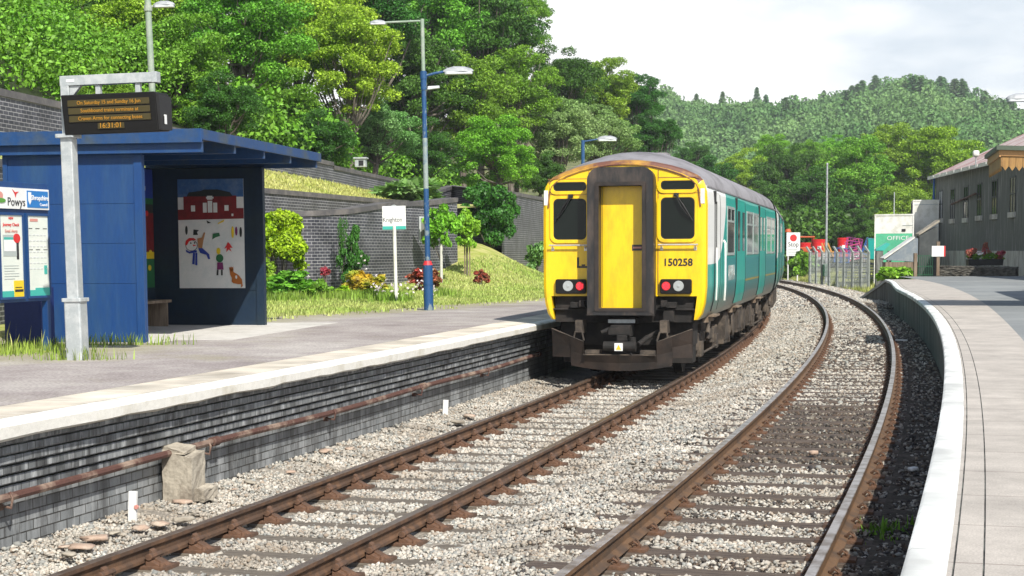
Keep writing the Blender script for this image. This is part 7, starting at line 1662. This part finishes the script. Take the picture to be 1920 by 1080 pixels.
def pplant(x, h, mt, nl, nm, w=0.35):
    cl = make_clumps(int(x*10+50), 8, (1, 1, 1), (0.25, 0.45), 0.3); V, F = leaf_cloud(int(x*10+51), nl, 0.09/h, cl); V = V*np.array([w, 0.22, h])+np.array([x, 0, 0.3+h*0.7]); o = bpy.data.objects.new(nm, fast_mesh(nm, V, F, mt)); col.objects.link(o); o.parent = pt_
pplant(-0.65, 0.38, M['leaf_red'], 500, 'red_plant', 0.28); pplant(0.05, 0.5, M['leaf_red'], 420, 'red_plant', 0.22); pplant(0.7, 0.25, M['leaf_red'], 350, 'red_plant', 0.3)
for x_ in (-0.6, -0.2, 0.2, 0.6): pplant(x_, 0.16, M['leaf_c'], 420, 'green_plant', 0.28)
pplant(-0.1, 0.24, M['petals'], 60, 'white_flowers', 0.5)
p = at(1759, 500, 74.6); nt_ = empty('notice_sign', frame((p.x, 74.6, RZ), (0.0, 1)), 'square white notice with a red side on a stout post by the low wall', 'sign'); k = 74.6/3000
zb_, zt_ = at(1759, 481, 74.6).z-RZ, at(1759, 461, 74.6).z-RZ
mb = MB(); mb.box(-0.07, 0.07, 0.0, 0.12, 0, zt_+0.2); mb.build('post', M['wood'], nt_); mb = MB(); mb.box(-12.5*k, 10*k, -0.03, 0.0, zb_, zt_); b_ = mb.build('sign_board', M['signwhite'], nt_); mb = MB(); mb.box(10*k, 13*k, -0.03, 0.12, zb_, zt_); mb.build('red_side', M['inkred'], b_)
# station building out of the frame on the right, whose shadow falls on the forecourt, with its canopy corner in view
M['redbrick'] = brick('red_brick', (0.26, 0.09, 0.055), (0.34, 0.13, 0.08), (0.35, 0.32, 0.28), bw=0.225, bh=0.075, msize=0.008)
c0 = at(1879, 300, 33.0)
cn = empty('canopy', frame((c0.x, 33.0, RZ), (math.sin(R(12.5)), math.cos(R(12.5)))), 'station canopy corner with golden timber valance and green roof edge', 'canopy')
CH = c0.z-RZ; z_t = at(1879, 281, 33).z-RZ; z_f = at(1879, 292, 33).z-RZ; z_v = at(1879, 318, 33).z-RZ
M['goldwood'] = mat('golden_timber', (0.36, 0.20, 0.06), 0.6, c2=(0.26, 0.14, 0.045), sc=2, stretch=(4, 4, 0.6)); M['palewood'] = mat('pale_orange_fascia', (0.48, 0.26, 0.10), 0.6); M['roofedge'] = mat('green_roof_edge', (0.075, 0.10, 0.07), 0.6)
LX, LY = 4.6, 3.3; sl_ = -0.05
def cz(x): return sl_*x
mb = MB()
n = 34; bw_ = LX/n
for q in range(n):
    x0_ = q*bw_; mb.prism([(x0_+0.004, z_f+cz(x0_)), (x0_+0.004, z_v+0.07+cz(x0_)), (x0_+bw_/2, z_v-0.02+cz(x0_)), (x0_+bw_-0.004, z_v+0.07+cz(x0_)), (x0_+bw_-0.004, z_f+cz(x0_))], 0, 0.025)
mb.build('front_valance', M['goldwood'], cn)
mb = MB(); n2 = 24; b2_ = LY/n2
for q in range(n2):
    y0_ = q*b2_; mb.prism([(y0_+0.004, z_f), (y0_+0.004, z_v+0.07), (y0_+b2_/2, z_v-0.02), (y0_+b2_-0.004, z_v+0.07), (y0_+b2_-0.004, z_f)], -0.025, 0, 'x')
mb.build('side_valance', M['goldwood'], cn)
mb = MB(); mb.prism([(-0.03, z_f), (LX, z_f+cz(LX)), (LX, z_t+cz(LX)), (-0.03, z_t)], -0.03, 0.0); mb.box(-0.06, -0.026, -0.03, LY, z_f-0.02, z_t); mb.build('fascia', M['palewood'], cn)
mb = MB(); mb.prism([(-0.12, z_t), (LX, z_t+cz(LX)), (LX, z_t+0.09+cz(LX)), (-0.12, z_t+0.09)], -0.12, LY+0.1); mb.build('roof', M['roofedge'], cn)
sb = empty('station_building', frame((14.2, 33.5, RZ), (math.sin(R(12.5)), math.cos(R(12.5)))), 'red brick station building just out of view on the right', 'building')
def uvbox(mb, x0, x1, y0, y1, z0, z1): mb.box(x0, x1, y0, y1, z0, z1)
mb = MB(); mb.box(0, 7, 0, 9, 0, 4.3); mb.build('wall', M['redbrick'], sb)
mb = MB(); mb.prism([(-0.4, 4.25), (7.4, 4.25), (3.5, 7.0)], -0.4, 9.4); r_ = mb.build('roof', M['roofgrey'], sb)
mb = MB(); mb.box(3.0, 4.0, 1.0, 1.7, 6.0, 8.3); mb.build('chimney', M['redbrick'], r_)
mb = MB(); mb.box(3.0, 4.0, 7.2, 7.9, 6.0, 8.3); mb.build('chimney', M['redbrick'], r_)
mb = MB(); mb.box(-0.03, 0.0, 3.2, 4.2, 0.0, 2.2); mb.build('door', M['wood'], sb)
for y_ in (1.2, 5.6, 7.2): mb = MB(); mb.box(-0.03, 0.0, y_, y_+1.0, 1.0, 2.5); mb.build('window', M['glass'], sb)

# ------------------------------------------------------------------ air between here and the far hill
hb = MB(); hb.box(-520, 520, -80, 735, -8, 95)
hz = hb.build('haze', [bpy.data.materials.new('haze')]); hz['kind'] = 'stuff'
hm = hz.data.materials[0]; hm.use_nodes = True; t = hm.node_tree; t.nodes.clear()
o_ = t.nodes.new('ShaderNodeOutputMaterial'); pv = t.nodes.new('ShaderNodeVolumePrincipled'); pv.inputs['Color'].default_value = (0.86, 0.93, 1.0, 1); pv.inputs['Density'].default_value = 0.00030
t.links.new(pv.outputs[0], o_.inputs['Volume'])

g_ = random.Random(77); pts = []
pa = lerp_path([(-8.7, 38, 3.88), (-7.45, 46, 3.96), (-4.9, 57, 3.98), (-4.2, 61, 4.0)], 200); pb2 = lerp_path([(-9.66, 38, 4.6), (-7.9, 50, 4.78), (-6.55, 59.4, 4.72), (-5.6, 67, 4.6)], 200)
for _ in range(9000):
    k = g_.randrange(200); t_ = g_.random(); a, b = pa[k], pb2[k]; pts.append((a[0]+(b[0]-a[0])*t_+g_.uniform(-.1, .1), a[1]+(b[1]-a[1])*t_+g_.uniform(-.2, .2), a[2]+(b[2]-a[2])*t_-0.02))
blades('terrace_grass', pts, 0.03, 0.12, M['grass'], 'rough pale grass on the strip above the middle brick wall', w=0.02, seed=14, fall=0.8)
